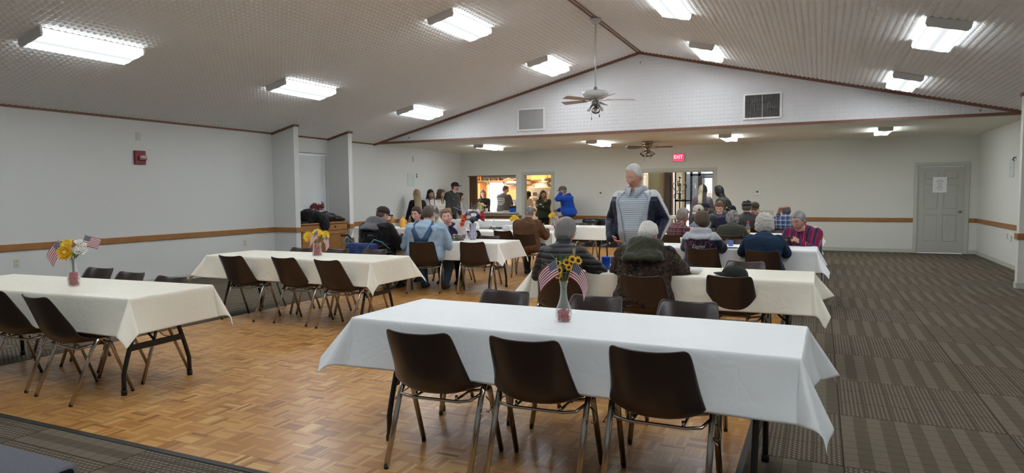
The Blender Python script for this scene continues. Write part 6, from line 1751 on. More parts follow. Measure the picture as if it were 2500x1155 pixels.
def shirt_collar(m):
    def f(P, B, J, root):
        k = B.k; h0 = .50*k; c, X, Y, u = B.frame(h0); V = []; n = 26; g = R(14)
        for i in range(n+1):
            a = PI/2+g+(2*PI-2*g)*i/n; fr = max(0, math.sin(a)); d = X*math.cos(a)+Y*math.sin(a); pt = math.exp(-(min(i, n-i)/2.2)**2)
            r1 = .064*k+.006; top = c+d*r1+u*(.050-.012*fr)+Y*.012
            mid = c+d*(r1+.010)+u*(.056-.012*fr)+Y*.012; low = c+d*(r1+.030+.022*pt)+u*(.006-.045*pt-.010*fr)+Y*(.012+.02*pt)
            V += [c+d*(r1+.002)+u*(-.01)+Y*.012, top, mid, low]
        F = [(i*4+j, i*4+4+j, i*4+5+j, i*4+1+j) for i in range(n) for j in range(3)]
        o = child_mesh('collar', V, F, m, P.get('shirt0') or root); md = o.modifiers.new('t', 'SOLIDIFY'); md.thickness = .004
    return f
# ---------------------------------------------------------------- the standing man's open jacket
def open_jacket(B, J, spec):
    b = MB(); k = B.k; rings = []; n = 30
    for h in np.linspace(-.20*k, .50*k, 22):
        f = (h+.20*k)/(.70*k); gap = R(22)+R(22)*max(0, f-.35)/.65; o1 = .036+.012*(1-f); o0 = o1-.024
        hh = max(h, -.11*k); drop = h-hh
        if h > .44*k: o1 *= .8; o0 = o1-.02
        A = [PI/2+gap+(2*PI-2*gap)*q/n for q in range(n+1)]
        up_ = B.frame(hh)[3]
        outer = [B.surf(hh, a, o1)+up_*drop for a in A]; inner = [B.surf(hh, a, o0)+up_*drop for a in A[::-1]]
        rings.append(outer+inner)
    b.loft(rings)
    for nm in 'lr':
        S, E_, W = J['s'+nm], J['e'+nm], J['w'+nm]
        limb(b, [S, S.lerp(E_, .5), E_, E_.lerp(W, .5), E_.lerp(W, 1.08)], [.088*k, .083*k, .074*k, .068*k, .054*k])
    return b
def paint_open(V, P):
    B, J = P['B'], P['J']; C = np.ones(V.shape)*np.array((.009, .011, .034)); white = np.array((.62, .64, .68)); lining = np.array((.36, .40, .46))
    for nm, sd in (('l', -1), ('r', 1)):
        S, E_, W = [np.array(J[j+nm]) for j in 'sew']
        for a, b_ in ((S, E_), (E_, W)):
            d = b_-a; L = np.linalg.norm(d); d = d/L; t = (V-a) @ d; rel = V-(a+np.outer(np.clip(t, 0, L*1.15), d)); rr = np.linalg.norm(rel, axis=1); on = (t > -.02)*(t < L*1.15)*(rr < .13)
            out = rel @ np.array((sd*.96, -.28, 0)); k = (on*sstep(.046, .056, out)*sstep(.16, .18, V[:, 0]*sd))[:, None]; C = C*(1-k)+white*k
        sh = (sstep(.11, .12, V[:, 0]*sd)*sstep(S[2]+.010, S[2]+.022, V[:, 2]))[:, None]; C = C*(1-sh)+white*sh
    # turned-back lining beside the opening
    c0 = np.array(B.frame(.25)[0]); front = V[:, 1] > c0[1]+.075
    for sd in (-1, 1):
        zf = np.clip((V[:, 2]-.75)/.75, 0, 1); edge = .080+.070*zf**1.4
        k = (front*(V[:, 0]*sd > 0)*(1-sstep(-.005, .006, V[:, 0]*sd-np.minimum(edge+.062, .20))))[:, None]; C = C*(1-k)+lining*k
    return C

# ================================================================ everybody in the hall
def pocket(x, z): return (x, .04, z)
# -- the tall man standing between the tables
person('white haired man standing in an open navy and white jacket over a checked shirt', -1.95, 7.6, 1.80, 178, seated=False, lean=2, curve=10, pitch=20, yaw=24, skin=SK['ruddy'], hairc=(.55, .54, .53), hair='short', thick=.010, line=.080, fh=1.10, headk=1.07, age=1, jowl=.5, lids=1, flush=.5, nose=.9, browc=np.array((.34, .27, .24)), girth=1.22, belly=.2, top=.4,
       wl=(-.27, .06, .96), wr=(.27, .06, .96), polel=(-.5, -.9, 0), poler=(.5, -.9, 0), fdl=(.75, .22, -.55), fdr=(-.75, .22, -.55), vox=.011, extra=shirt_collar(F_gingham_collar),
       wear=[up(F_gingham, 'shirt', hem=-.11, off=.013, collar=1.5, fold=.008, vox=.0095), low(F_khaki), dict(kind='open', name='open_jacket', build=open_jacket, mat=None, paint=paint_open, vox=.0095, smooth=4, fold=.022), hood(F_clinen, .95, vox=.0095)])
# -- nearest seated pair
person('grey haired man from behind in a black quilted jacket', -2.17, 5.92, 1.25, 4, lean=2, curve=10, pitch=4, yaw=22, skin=SK['ruddy'], hairc=(.19, .185, .185), grey=.7, hair='short', thick=.023, top=.75, line=.065, seed=4, age=1, glasses=True, headk=1.05,
       wr=(.25, .27, .80), fdr=(.05, .95, .15), palmr=(-.9, .1, -.3), handr='grip', poler=(.8, -.6, -.6), wl=(-.22, .30, .74), girth=1.02, vox=.012, wear=[up(F_quilt, 'quilted_jacket', off=.024, collar=2.6, loose=.015, fold=.012), low(F_khaki)])
def camo_cowl(P, B, J, root): pass
person('white haired man from behind in a leaf camouflage jacket with a moss green hood', -1.40, 5.96, 1.22, 3, lean=6, curve=24, pitch=24, yaw=16, skin=SK['pink'], hairc=(.60, .58, .54), hair='thin', thick=.012, top=.3, line=.03, seed=9, age=1, headk=1.05,
       girth=1.26, wl=(-.20, .34, .78), wr=(.26, .36, .80), polel=(-.5, -.6, -.75), poler=(.5, -.6, -.75), vox=.012, wear=[up(F_leafcamo, 'camouflage_jacket', off=.036, collar=1.6, loose=.03, fold=.034), low(F_jeans), hood(F_hood, 1.55, fold=.045)])
# -- denim overalls man, his neighbour in the wheelchair and the women facing them
def overalls(P, B, J, root):
    V, F = [], []
    for s in (-1, 1):
        path = [(.505*B.k, PI/2*0-PI/2+s*1.05), (.45*B.k, -PI/2+s*.62), (.36*B.k, -PI/2+s*.42), (.27*B.k, -PI/2+s*.27), (.21*B.k, -PI/2+s*.20)]
        v, f = strap(B, path, [.05, .055, .06, .07, .09], .026); o = len(V); V += v; F += [tuple(i+o for i in q) for q in f]
    # back panel from the crossing down to the waist
    hs = np.linspace(.06, .25, 8)*B.k; o = len(V); m = 9
    for h in hs:
        hw = .40 if h < .20*B.k else .40-.4*(h-.20*B.k)/.05*.5
        for k in range(m): V.append(B.surf(h, -PI/2-hw+2*hw*k/(m-1), .026))
    for i in range(len(hs)-1):
        for k in range(m-1): a = o+i*m+k; F.append((a, a+1, a+m+1, a+m))
    c = child_mesh('overall_straps', V, F, F_denim, P['last']); md = c.modifiers.new('t', 'SOLIDIFY'); md.thickness = .006
person('broad man from behind in a pale chambray shirt and denim overalls', -5.46, 8.78, 1.30, 14, lean=5, curve=20, pitch=10, yaw=-6, skin=SK['ruddy'], hairc=(.085, .060, .045), hair='short', thick=.007, top=.3, line=.06, headk=1.08, girth=1.55, belly=.2, seed=2,
       wl=(-.27, .28, .74), wr=(.27, .28, .74), polel=(-.5, -.6, -.75), poler=(.5, -.6, -.75), kl=(-.24, .40, .50), kr=(.26, .40, .50), ar=(.22, .22, .085), vox=.013, extra=overalls, wear=[up(F_chambray, 'chambray_shirt', off=.020, collar=1.3, fold=.026), low(F_denim, 'denim_overalls', off=.014)])
def tag_badge(P, B, J, root):
    b = MB(); b.box(-.04, .04, -.002, .002, -.022, .022); o = b.obj('name_tag', MATS['white_paper'], P['top']); p = B.surf(.33*B.k, PI/2-.55, .035); o.location = p; o.rotation_euler = (0, 0, -.5)
def cardigan(B, J, spec):
    b = MB(); k = B.k; rings = []; n = 26
    for h in np.linspace(-.10*k, .49*k, 18):
        f = (h+.1*k)/(.59*k); gap = R(30)+R(10)*f; o1 = .030; o0 = .008
        A = [PI/2+gap+(2*PI-2*gap)*q/n for q in range(n+1)]
        rings.append([B.surf(h, a, o1) for a in A]+[B.surf(h, a, o0) for a in A[::-1]])
    b.loft(rings)
    for nm in 'lr':
        S, E_, W = J['s'+nm], J['e'+nm], J['w'+nm]; limb(b, [S, E_, E_.lerp(W, .5), E_.lerp(W, .97)], [.088, .074, .064, .048])
    return b
person('woman in a lilac cardigan leaning in and looking towards the camera', -5.66, 9.68, 1.24, 192, sex='f', lean=10, curve=20, pitch=2, yaw=-18, roll=8, side=12, skin=SK['pink'], hairc=(.22, .14, .085), hair='short', thick=.019, top=.5, line=.070, tail=True, fw=1.04, jowl=1, headk=1.14, girth=1.45, flush=1.3, browc=np.array((.2, .12, .08)), lips=0,
       wl=(-.16, .34, .78), wr=(.18, .34, .78), vox=.012, extra=tag_badge, wear=[up(F_purple, 'navy_top', off=.012, collar=.4, sleeve=.4), dict(kind='open', name='cardigan', build=cardigan, mat=F_lilac, fold=.02, vox=.011), low(F_khaki)])
person('dark haired woman in white mostly hidden by the overalls man', -6.33, 9.80, 1.27, 185, sex='f', pitch=10, yaw=8, skin=SK['pink'], hairc=(.05, .028, .022), hair='short', thick=.015, line=.066, bun=False, tail=True, headk=1.05, wear=[up(F_white, 'white_top'), low(F_khaki)])
person('man from behind in a black jacket, grey hood and dark cap, in the wheelchair', -6.28, 8.74, 1.29, -4, lean=10, curve=22, pitch=18, yaw=20, skin=SK['fair'], hairc=(.10, .07, .05), hair='short', thick=.007, headk=1.06, girth=1.42, wl=(-.22, .34, .80), wr=(.26, .36, .80), polel=(-.5, -.6, -.75), poler=(.5, -.6, -.75), vox=.013,
       cap=dict(mat=mat('dark_brown_twill', (.030, .020, .019), .85), marks=[(.0, -.112, .045, .022, mat('tan_patch', (.30, .27, .22), .8))]), wear=[up(F_black, 'black_jacket', off=.030, collar=1.2, loose=.02, fold=.03), low(F_khaki), hood(F_greyh, 1.65, fold=.025)])
person('grey haired man from behind in a brown canvas jacket', -4.72, 11.0, 1.26, 0, lean=4, curve=18, pitch=14, yaw=0, skin=SK['ruddy'], hairc=(.17, .16, .16), grey=.8, hair='bald', thick=.012, bald_z=.085, line=.05, girth=1.24, headk=1.04, wl=(-.20, .36, .79), wr=(.22, .36, .79), polel=(-.5, -.6, -.75), poler=(.5, -.6, -.75), wear=[up(F_brown, 'canvas_jacket', off=.030, collar=1.5, loose=.03, hem=-.11, fold=.032), low(F_khaki)])
# -- the two women with their backs to us at the white table
def lettering(P, B, J, root):
    for s, size, h, arch, mm, off, nm in (('LIBERTY', .086, .335*B.k, -1.6, mat('crimson_print', (.42, .05, .13), .7), .0445, 'lettering'), ('LIBERTY', .074, .335*B.k, -1.6, mat('navy_print', (.02, .02, .06), .7), .0455, 'lettering'), ('Eagles', .056, .285*B.k, .6, mat('white_thread', (.72, .72, .72), .7), .0465, 'lettering')):
        V, F = text_mesh(s, size, shear=.25 if s == 'Eagles' else 0)
        child_mesh(nm, decal(B, V, F, h, -PI/2, off, 1.0, arch), F, mm, P['top'], False)
def paint_liberty(V, P):
    C = np.ones(V.shape)*np.array((.010, .012, .034)); S = P['J']['sl']
    for sd in (-1, 1):
        k = (sstep(.115, .130, V[:, 0]*sd)*sstep(S.z-.012, S.z+.004, V[:, 2]))[:, None]; C = C*(1-k)+np.array((.40, .42, .46))*k
    return C
person('short haired woman from behind in a navy jacket lettered across the back', -1.37, 8.8, 1.24, -2, sex='f', lean=2, curve=12, pitch=10, yaw=-20, skin=SK['ruddy'], hairc=(.085, .055, .040), hair='short', thick=.024, top=.6, line=.062, seed=7, headk=1.08, glasses=True, girth=1.22, wl=(-.2, .36, .79), wr=(.2, .36, .79), poler=(.5, -.6, -.75), polel=(-.5, -.6, -.75), vox=.012, extra=lettering,
       wear=[up(F_navy, 'lettered_jacket', off=.034, collar=1.2, loose=.025, paint=paint_liberty, fold=.016), low(F_khaki), hood(F_slate, 1.0)])
person('woman with white curly hair from behind in a denim jacket', -.62, 8.8, 1.21, 2, sex='f', lean=2, curve=14, pitch=14, yaw=0, skin=SK['pink'], hairc=(.46, .44, .41), hair='curly', thick=.042, top=.45, line=.055, seed=11, headk=1.08, girth=1.42, wl=(-.2, .36, .79), wr=(.2, .36, .79), poler=(.5, -.6, -.75), polel=(-.5, -.6, -.75), vox=.012, wear=[up(F_darkdenim, 'denim_jacket', off=.026, collar=1.4, loose=.01, fold=.022), low(F_khaki)])
def tablet(P, B, J, root): pass
person('man in glasses and a red and navy striped shirt reading a tablet', -.26, 9.80, 1.21, 158, lean=6, curve=16, pitch=18, yaw=12, skin=SK['ruddy'], hairc=(.20, .195, .19), grey=.5, hair='short', thick=.010, top=.6, line=.06, age=1, jowl=.8, glasses=True, headk=1.12, girth=1.34, belly=.15, flush=1.0, lids=1, wl=(-.10, .34, .80), wr=(.14, .33, .80), handl='grip', handr='grip', palml=(.9, .2, -.2), palmr=(-.9, .2, -.2), polel=(-.5, -.6, -.75), poler=(.5, -.6, -.75), vox=.011, wear=[up(F_stripe, 'striped_shirt', off=.016, collar=1.5, fold=.02), low(F_khaki)])
# -- the crowded tables behind
person('grey haired person in a maroon plaid shirt seen from behind beside the standing man', -2.11, 11.5, 1.21, -35, sex='f', lean=6, curve=22, pitch=8, yaw=15, skin=SK['ruddy'], hairc=(.22, .19, .17), grey=.6, hair='short', thick=.022, top=.7, line=.06, seed=5, headk=1.12, girth=1.25, wear=[up(F_redplaid, 'plaid_shirt', off=.018, sleeve=1), low(F_khaki)])

person('grey curly haired woman from behind in an olive jacket', -1.32, 11.6, 1.17, 4, sex='f', lean=4, curve=16, pitch=10, yaw=-14, skin=SK['pink'], hairc=(.17, .165, .16), grey=.7, hair='curly', thick=.026, top=.6, line=.06, seed=13, headk=1.14, girth=1.25, wear=[up(F_olive, 'olive_jacket', off=.022, collar=1.3), low(F_khaki)])
person('person in a cream cap with a dark emblem and floral top', -2.07, 12.85, 1.24, 150, sex='f', lean=6, curve=18, pitch=20, yaw=-10, skin=SK['pink'], hairc=(.25, .2, .15), hair='short', thick=.008, headk=1.14, cap=dict(mat=mat('cream_twill', (.50, .46, .38), .85), marks=[(-.070, .078, .080, .020, dark_m)]), wear=[up(F_floral, 'floral_top', collar=.6), low(F_khaki)])
person('man in a navy cap and grey fleece with his back to the camera', -2.14, 14.1, 1.26, -10, lean=8, curve=26, pitch=16, yaw=0, skin=SK['fair'], hairc=(.1, .07, .05), hair='short', thick=.007, headk=1.1, girth=1.3, cap=dict(mat=mat('navy_twill', (.011, .012, .03), .85)), wear=[up(F_char, 'grey_fleece', off=.024), low(F_khaki)])
person('red haired young person in a grey camouflage hoodie looking down', -1.99, 15.1, 1.27, 178, lean=6, curve=20, pitch=30, yaw=0, skin=SK['pink'], hairc=(.13, .055, .032), hair='short', thick=.014, line=.062, headk=1.12, lids=1, girth=1.1, flush=1.3, wear=[up(F_greycamo, 'camouflage_hoodie', off=.024, collar=1.2), low(F_khaki), hood(F_greycamo, 1.0)])
gold = mat('gold_thread', (.70, .60, .12), .6)
person('person in a black cap with yellow and white marks and a navy jacket', -1.63, 14.1, 1.21, -12, lean=6, curve=18, pitch=4, yaw=14, skin=SK['fair'], hairc=(.12, .08, .05), hair='short', thick=.007, headk=1.1, girth=1.35, cap=dict(mat=mat('black_twill', (.008, .008, .009), .85), marks=[(-.035, -.095, .083, .018, gold), (.02, -.105, .062, .014, MATS['white_print']), (-.062, -.06, .095, .012, gold)]),
       wear=[up(F_purple, 'navy_jacket', off=.03, collar=1.2), low(F_khaki)])
person('man from behind in a black leather cap and dark nylon jacket', -1.33, 14.1, 1.31, 4, lean=4, curve=16, pitch=8, yaw=0, skin=SK['ruddy'], hairc=(.1, .09, .085), hair='short', thick=.007, headk=1.14, girth=1.5, cap=dict(mat=mat('black_leather', (.009, .009, .010), .4)), wear=[up(F_dkgrey, 'nylon_jacket', off=.03, collar=1.6), low(F_khaki)])
person('person in brown cap and glasses facing the camera behind the leather cap', -1.27, 15.15, 1.26, 182, pitch=12, yaw=6, skin=SK['ruddy'], hairc=(.12, .08, .05), hair='short', thick=.009, headk=1.14, glasses=True, cap=dict(mat=mat('brown_twill', (.06, .045, .028), .85)), wear=[up(F_black, 'black_jacket', off=.024, collar=1.4), low(F_khaki)])
person('bald man from behind in a blue and white plaid shirt resting his chin', -.60, 14.05, 1.22, 4, lean=5, curve=20, pitch=4, yaw=-18, roll=-4, skin=SK['ruddy'], hairc=(.10, .085, .075), hair='bald', bald_z=.072, thick=.006, line=.05, headk=1.12, girth=1.28, wl=(-.13, .26, 1.02), handl='relaxed', fdl=(.15, .1, 1), palml=(.6, -.7, 0), polel=(-.4, .4, -1), wear=[up(F_blueplaid, 'plaid_shirt', off=.018, collar=1.4, vox=.011, fold=.014), low(F_khaki)])
# -- two women at the foyer opening
person('woman from behind with half blonde, half black hair and a mauve top', -2.61, 16.8, 1.66, 6, seated=False, sex='f', pitch=0, yaw=0, skin=SK['fair'], hairc=(.016, .013, .013), split=(.50, .44, .30), hair='long', thick=.020, length=.30, line=.066, headk=1.1, girth=1.2, seed=21, wear=[up(F_mauve, 'mauve_top', off=.016, hem=-.11), low(F_khaki)])
person('black haired woman in a dark green jacket turned towards the half blonde woman', -2.21, 16.6, 1.63, 68, seated=False, sex='f', pitch=2, yaw=0, skin=SK['pink'], hairc=(.010, .009, .010), hair='long', thick=.020, length=.36, line=.068, headk=1.1, girth=1.15, seed=22, wl=(-.14, .26, 1.05), wr=(.10, .28, 1.02), wear=[up(F_green, 'green_jacket', off=.022, hem=-.11), low(F_khaki)])
# -- the group against the window side wall
person('woman with very long straight blonde hair and a black top, back turned', -9.80, 15.2, 1.61, 40, seated=False, sex='f', pitch=2, yaw=0, skin=SK['fair'], hairc=(.26, .185, .11), hair='long', thick=.016, length=.56, line=.066, headk=1.08, girth=1.12, seed=31, tips=np.array((.36, .27, .17)), wear=[up(F_black, 'black_top', off=.018, hem=-.11), low(F_khaki)])
person('dark haired girl in a white sweatshirt with a flag print', -9.80, 15.9, 1.61, 232, seated=False, sex='f', pitch=6, yaw=-4, roll=6, skin=SK['olive'], hairc=(.018, .012, .011), hair='long', thick=.017, length=.34, locks=True, line=.066, headk=1.08, seed=32, browc=np.array((.03, .02, .02)), wl=(-.14, .24, 1.08), wr=(.12, .25, 1.12), handr='grip',
       extra=lambda P, B, J, root: print_flag(P, B), wear=[up(F_white, 'white_sweatshirt', off=.026, hem=-.11), low(F_cream)])
def print_flag(P, B):
    V, F, C = [], [], []
    for s, (x0, x1, z0, z1), mm in (('canton', (-.085, .0, .02, .10), mat('navy_print2', (.03, .035, .08), .8)),):
        pts = [V3((x0+(x1-x0)*i/4, z0+(z1-z0)*j/3, 0)) for i in range(5) for j in range(4)]; f = [(i*4+j, i*4+4+j, i*4+5+j, i*4+1+j) for i in range(4) for j in range(3)]
        child_mesh('flag_print', decal(B, pts, f, .24*B.k, PI/2, .034, 1.0), f, mm, P['top'])
    for k in range(4):
        z0 = .10-.052*k-.02; x0 = 0 if k < 2 else -.085; pts = [V3((x0+(.085-x0)*i/4, z0+.02*j, 0)) for i in range(5) for j in range(2)]; f = [(i*2, i*2+2, i*2+3, i*2+1) for i in range(4)]
        child_mesh('flag_print', decal(B, pts, f, .24*B.k, PI/2, .034, 1.0), f, MATS['navy_print2'], P['top'])
person('curly brown haired woman in a cream sweater with folded hands', -9.80, 16.45, 1.62, 250, seated=False, sex='f', pitch=2, yaw=-30, skin=SK['tan'], hairc=(.075, .045, .03), hair='long', thick=.022, length=.30, locks=True, wave=True, line=.066, headk=1.08, girth=1.12, seed=33, tips=np.array((.20, .13, .08)), wl=(.06, .25, 1.0), wr=(-.06, .27, 1.03), wear=[up(F_cream, 'cream_sweater', off=.030, hem=-.11, collar=.4, loose=.02), low(F_cream)])
person('bearded man in a black cap and charcoal quarter zip by the corner', -9.70, 17.1, 1.83, 262, seated=False, pitch=-2, yaw=-28, skin=SK['fair'], hairc=(.10, .05, .032), hair='short', thick=.009, beard=.75, headk=1.08, girth=1.22, belly=.1, cap=dict(mat=MATS['black_twill']), extra=lambda P, B, J, root: small_mark(P, B), wear=[up(F_char, 'charcoal_pullover', off=.024, hem=-.11, collar=1.4), low(F_khaki)])
def small_mark(P, B):
    V, F = text_mesh('G', .06); child_mesh('emblem', decal(B, V, F, .36*B.k, PI/2-.5, .034), F, mat('pale_thread', (.5, .5, .5), .7), P['top'], False)
person('dark haired girl in a white lace top in the corner by the hatch', -9.80, 17.6, 1.52, 270, seated=False, sex='f', pitch=0, yaw=-20, skin=SK['pink'], hairc=(.014, .011, .011), hair='long', thick=.016, length=.34, line=.066, headk=1.08, seed=34, wear=[up(F_white, 'white_lace_top', off=.018, hem=-.11), low(F_cream)])
# -- kitchen helpers
person('woman with light brown hair in black working at the hatch', -9.89, 19.25, 1.62, 190, seated=False, sex='f', lean=4, curve=10, pitch=22, yaw=-20, skin=SK['pink'], hairc=(.15, .085, .045), hair='long', thick=.015, length=.30, locks=True, line=.068, headk=1.1, girth=1.15, glasses=True, seed=41, wl=(-.10, .30, 1.12), wr=(.16, .26, 1.13), handl='grip', handr='grip', wear=[up(F_black, 'black_shirt', off=.018, hem=-.11, sleeve=.75), low(F_khaki)])
def bank_print(P, B, J, root):
    wp = mat('white_screen_print', (.62, .62, .62), .7)
    V, F = text_mesh('BANK', .088); child_mesh('lettering', decal(B, V, F, .285*B.k, -PI/2, .032, 1.0), F, wp, P['top'], False)
    for x0, x1, y0, y1 in ((-.135, .135, .055, .066), (-.135, .135, -.066, -.055), (-.135, -.124, -.066, .066), (.124, .135, -.066, .066), (-.11, .11, -.108, -.096), (-.08, .08, -.138, -.127)):
        pts = [V3((x0+(x1-x0)*i/8, y0+(y1-y0)*j, 0)) for i in range(9) for j in range(2)]; f = [(i*2, i*2+2, i*2+3, i*2+1) for i in range(8)]
        child_mesh('print_bar', decal(B, pts, f, .285*B.k, -PI/2, .032, 1.0), f, wp, P['top'])
person('man from behind in a grey T-shirt with a white framed print', -9.25, 19.6, 1.74, -12, seated=False, lean=4, curve=12, pitch=16, yaw=40, skin=SK['ruddy'], hairc=(.075, .055, .045), hair='short', thick=.009, headk=1.08, girth=1.18, seed=42, extra=bank_print, wl=(-.16, .30, 1.0), wr=(.28, .24, .95), wear=[up(F_grey, 'tee_shirt', off=.018, hem=-.11, sleeve=.40, collar=.6, fold=.010), low(F_jeans)])
person('helper with dark skin in a white top bending inside the kitchen doorway', -8.62, 19.95, 1.56, 230, seated=False, lean=24, curve=26, pitch=24, skin=SK['brown'], hairc=(.02, .018, .017), hair='curly', thick=.014, headk=1.06, cap=dict(mat=MATS['black_twill']), wl=(-.2, .42, .94), wr=(.2, .42, .94), wear=[up(F_white, 'white_top', off=.018, hem=-.11, sleeve=.7), low(F_khaki)])
person('woman in an army green sweatshirt with crossed arms in the kitchen doorway', -7.54, 18.6, 1.57, 196, seated=False, sex='f', pitch=-4, yaw=-28, skin=SK['tan'], hairc=(.075, .045, .032), hair='bob', thick=.018, length=.20, locks=True, line=.066, headk=1.1, girth=1.32, seed=43, wl=(.10, .26, 1.10), wr=(-.06, .25, 1.20), fdr=(-.5, -.1, .8), palmr=(.3, -.9, .2), handr='flat', polel=(-.8, .1, -.8), poler=(.9, .1, -.7),
       extra=lambda P, B, J, root: sleeve_marks(P, B, J), wear=[up(F_green, 'green_sweatshirt', off=.026, hem=-.11, loose=.02), low(F_khaki)])
def sleeve_marks(P, B, J):
    for nm, s in (('r', -1), ('l', 1)):
        b = MB(); E_, W = J['e'+nm], J['w'+nm]; c = E_.lerp(W, .45)+V3((0, .062, .012)); b.bbox(c.x-.035, c.x+.035, c.y-.002, c.y+.006, c.z-.012, c.z+.014, .003); b.obj('sleeve_print', MATS['white_print'], P['top'])
def hoodie_print(P, B, J, root):
    V, F = text_mesh('B W', .075); child_mesh('lettering', decal(B, V, F, .33*B.k, PI/2-.25, .034), F, MATS['white_print'], P['top'], False)
    V, F = text_mesh('GO', .09); child_mesh('lettering', decal(B, V, F, .17*B.k, PI/2-.1, .034), F, MATS['white_print'], P['top'], False)
person('man in a royal blue hoodie and camouflage cap with a hand to his face', -6.60, 17.75, 1.68, 118, seated=False, pitch=6, yaw=10, skin=SK['ruddy'], hairc=(.2, .18, .16), hair='short', thick=.007, headk=1.1, girth=1.3, belly=.15, cap=dict(mat=F_capcamo), wl=(-.05, .17, 1.50*.98), fdl=(.05, -.05, 1), palml=(.2, -1, 0), polel=(-.8, .3, -.8), wr=(.22, .22, .98), handr='relaxed', extra=hoodie_print, wear=[up(F_royal, 'blue_hoodie', off=.028, hem=-.11, loose=.02, fold=.022), low(F_jeans), hood(F_royal, 1.1)])
finish_people()
# each sitter's chair is drawn up behind the small of the back
_chairs = [o for o in bpy.data.objects if o.name.startswith('stacking_chair')]
for P in PEOPLE:
    if not P.get('seated', True) or 'wheelchair' in P['label']: continue
    B = P['B']; w_, d_, y_ = B.dims(.05); bk = Matrix.Rotation(P['rot'], 4, 'Z') @ (B.pelvis+V3((0, -d_-.02, 0)))+V3(P['loc'])
    c = min(_chairs, key=lambda o: (o.location-V3((bk.x, bk.y, 0))).length); rz = Matrix.Rotation(c.rotation_euler.z, 4, 'Z')
    rel = rz.inverted() @ (V3((bk.x, bk.y, 0))-c.location); c.location = c.location+rz @ V3((rel.x*.6, rel.y+.205, 0))
# ================================================================ oak cabinet in the bay, and what lies on it
t = thing('oak_cabinet', 'golden oak cabinet in the bay between the wall fins', 'cabinet', (XL, 0, 0))
cy0, cy1, cd, ch = 10.56, 12.06, .56, .885
b = MB(); b.bbox(.02, cd-.02, cy0, cy1, 0, ch-.03, .004); b.obj('carcass', oak_m, t)
b = MB(); b.bbox(0.02, cd+.02, cy0-.01, cy1+.01, ch-.03, ch, .006); b.obj('cabinet_top', oak_m, t)
mid = (cy0+cy1)/2
for k, (a, c) in enumerate(((cy0+.03, mid-.012), (mid+.012, cy1-.03))):
    b = MB(); b.bbox(cd-.02, cd, a, c, .06, ch-.19, .004); dr = b.obj('cabinet_door', oak_m, t)
    for q in ((a, c, .06, .13), (a, c, ch-.26, ch-.19), (a, a+.07, .13, ch-.26), (c-.07, c, .13, ch-.26)): b = MB(); b.bbox(cd-.004, cd+.012, q[0], q[1], q[2], q[3], .004); b.obj('door_rail', oak_m, dr)
    y = c-.03 if k == 0 else a+.03
    b = MB(); b.tube([(cd+.012, y, .54), (cd+.04, y, .53), (cd+.042, y, .47), (cd+.04, y, .41), (cd+.012, y, .40)], .006, 8); b.obj('handle', brass, dr)
    b = MB(); b.bbox(cd-.02, cd, a, c, ch-.175, ch-.045, .004); dw = b.obj('drawer_front', oak_m, t)
    if k: b = MB(); b.lathe([(.014, 0), (.02, .012), (.012, .02)], 12, 0, Matrix.Translation((cd, (a+c)/2-.05, ch-.10)) @ Matrix.Rotation(PI/2, 4, 'Y')); b.obj('knob', dark_m, dw)
def blob(name, label, cat, parts, loc, rot, m, vox=.014, fold=.02, seg=18):
    """soft bag or coat: overlapping sections wrapped into one skin and creased"""
    b = MB(); R_ = []
    for q in parts:
        if len(q) == 2: b.ball(q[0], q[1], 18, 12)
        else: x, y, z, rx, ry, tilt = q; R_.append([V3((x+rx*math.cos(2*PI*k/seg), y+ry*math.sin(2*PI*k/seg), z)) for k in range(seg)])
    if R_: b.loft(R_)
    o = voxel_obj(b, vox, 6); md = o.modifiers.new('f', 'DISPLACE'); md.texture = _ct; md.strength = fold; md.texture_coords = 'LOCAL'
    (v, f), = evaluate([o]); me = bpy.data.meshes.new(name); me.from_pydata([tuple(p) for p in v], [], f); me.materials.append(m); me.polygons.foreach_set('use_smooth', [True]*len(f))
    q = bpy.data.objects.new(name, me); COL.objects.link(q); q.location = loc; q.rotation_euler = (0, 0, rot); tag(q, label, cat); return q
blob('black_coat', 'black coat heaped on the oak cabinet, hanging over its edge', 'coat', [((.0, -.10, .15), (.15, .24, .155)), ((.05, .06, .13), (.15, .22, .13)), ((.13, .14, .07), (.11, .19, .10)), ((.195, .20, -.02), (.05, .15, .14)), ((.20, .23, -.09), (.04, .11, .09))], (XL+.40, 11.06, ch), 0, F_black, .014, .03)
blob('leather_jacket', 'black leather jacket folded on the oak cabinet beside the coat', 'jacket', [((0, -.20, .125), (.12, .14, .115)), ((0, -.03, .10), (.13, .17, .09)), ((.02, .16, .065), (.11, .17, .06)), ((.05, .30, .04), (.07, .13, .035))], (XL+.33, 11.76, ch), R(-3), mat('soft_black_leather', (.012, .012, .012), .38, bump=.3, bscale=40), .012, .03)
def autumn(label, x, y, s, n, pot):
    t = thing('autumn_leaves', label, 'plant', (x, y, ch))
    b = MB(); b.lathe([(.03, 0), (.045, .02), (.04, .10), (.025, .16), (.03, .20)], 14); b.obj('vase_body', pot, t)
    for k in range(n):
        a = 2*PI*k/n; p0 = V3((.0, .0, .18)); p1 = p0+V3((.10*math.cos(a)*s, .10*math.sin(a)*s, .10+.10*random.random()))*1.0
        stem(t, [p0, p0.lerp(p1, .6)+V3((0, 0, .03)), p1], .003); flower(t, p1, (math.cos(a), math.sin(a), .4), .085*s, 6, mat('maroon_leaf', (.16, .012, .010), .6, vary=.4), brn, .12, 2, 'leaf_spray', .45)
autumn('tall vase of red autumn leaves by the first wall fin', XL+.22, 10.66, .8, 6, mat('speckled_vase', (.35, .32, .28), .5, vary=.4, vscale=40))
autumn('spray of red autumn leaves between the coat and the leather jacket', XL+.16, 11.52, 1.15, 7, mat('brown_vase', (.12, .06, .03), .5))
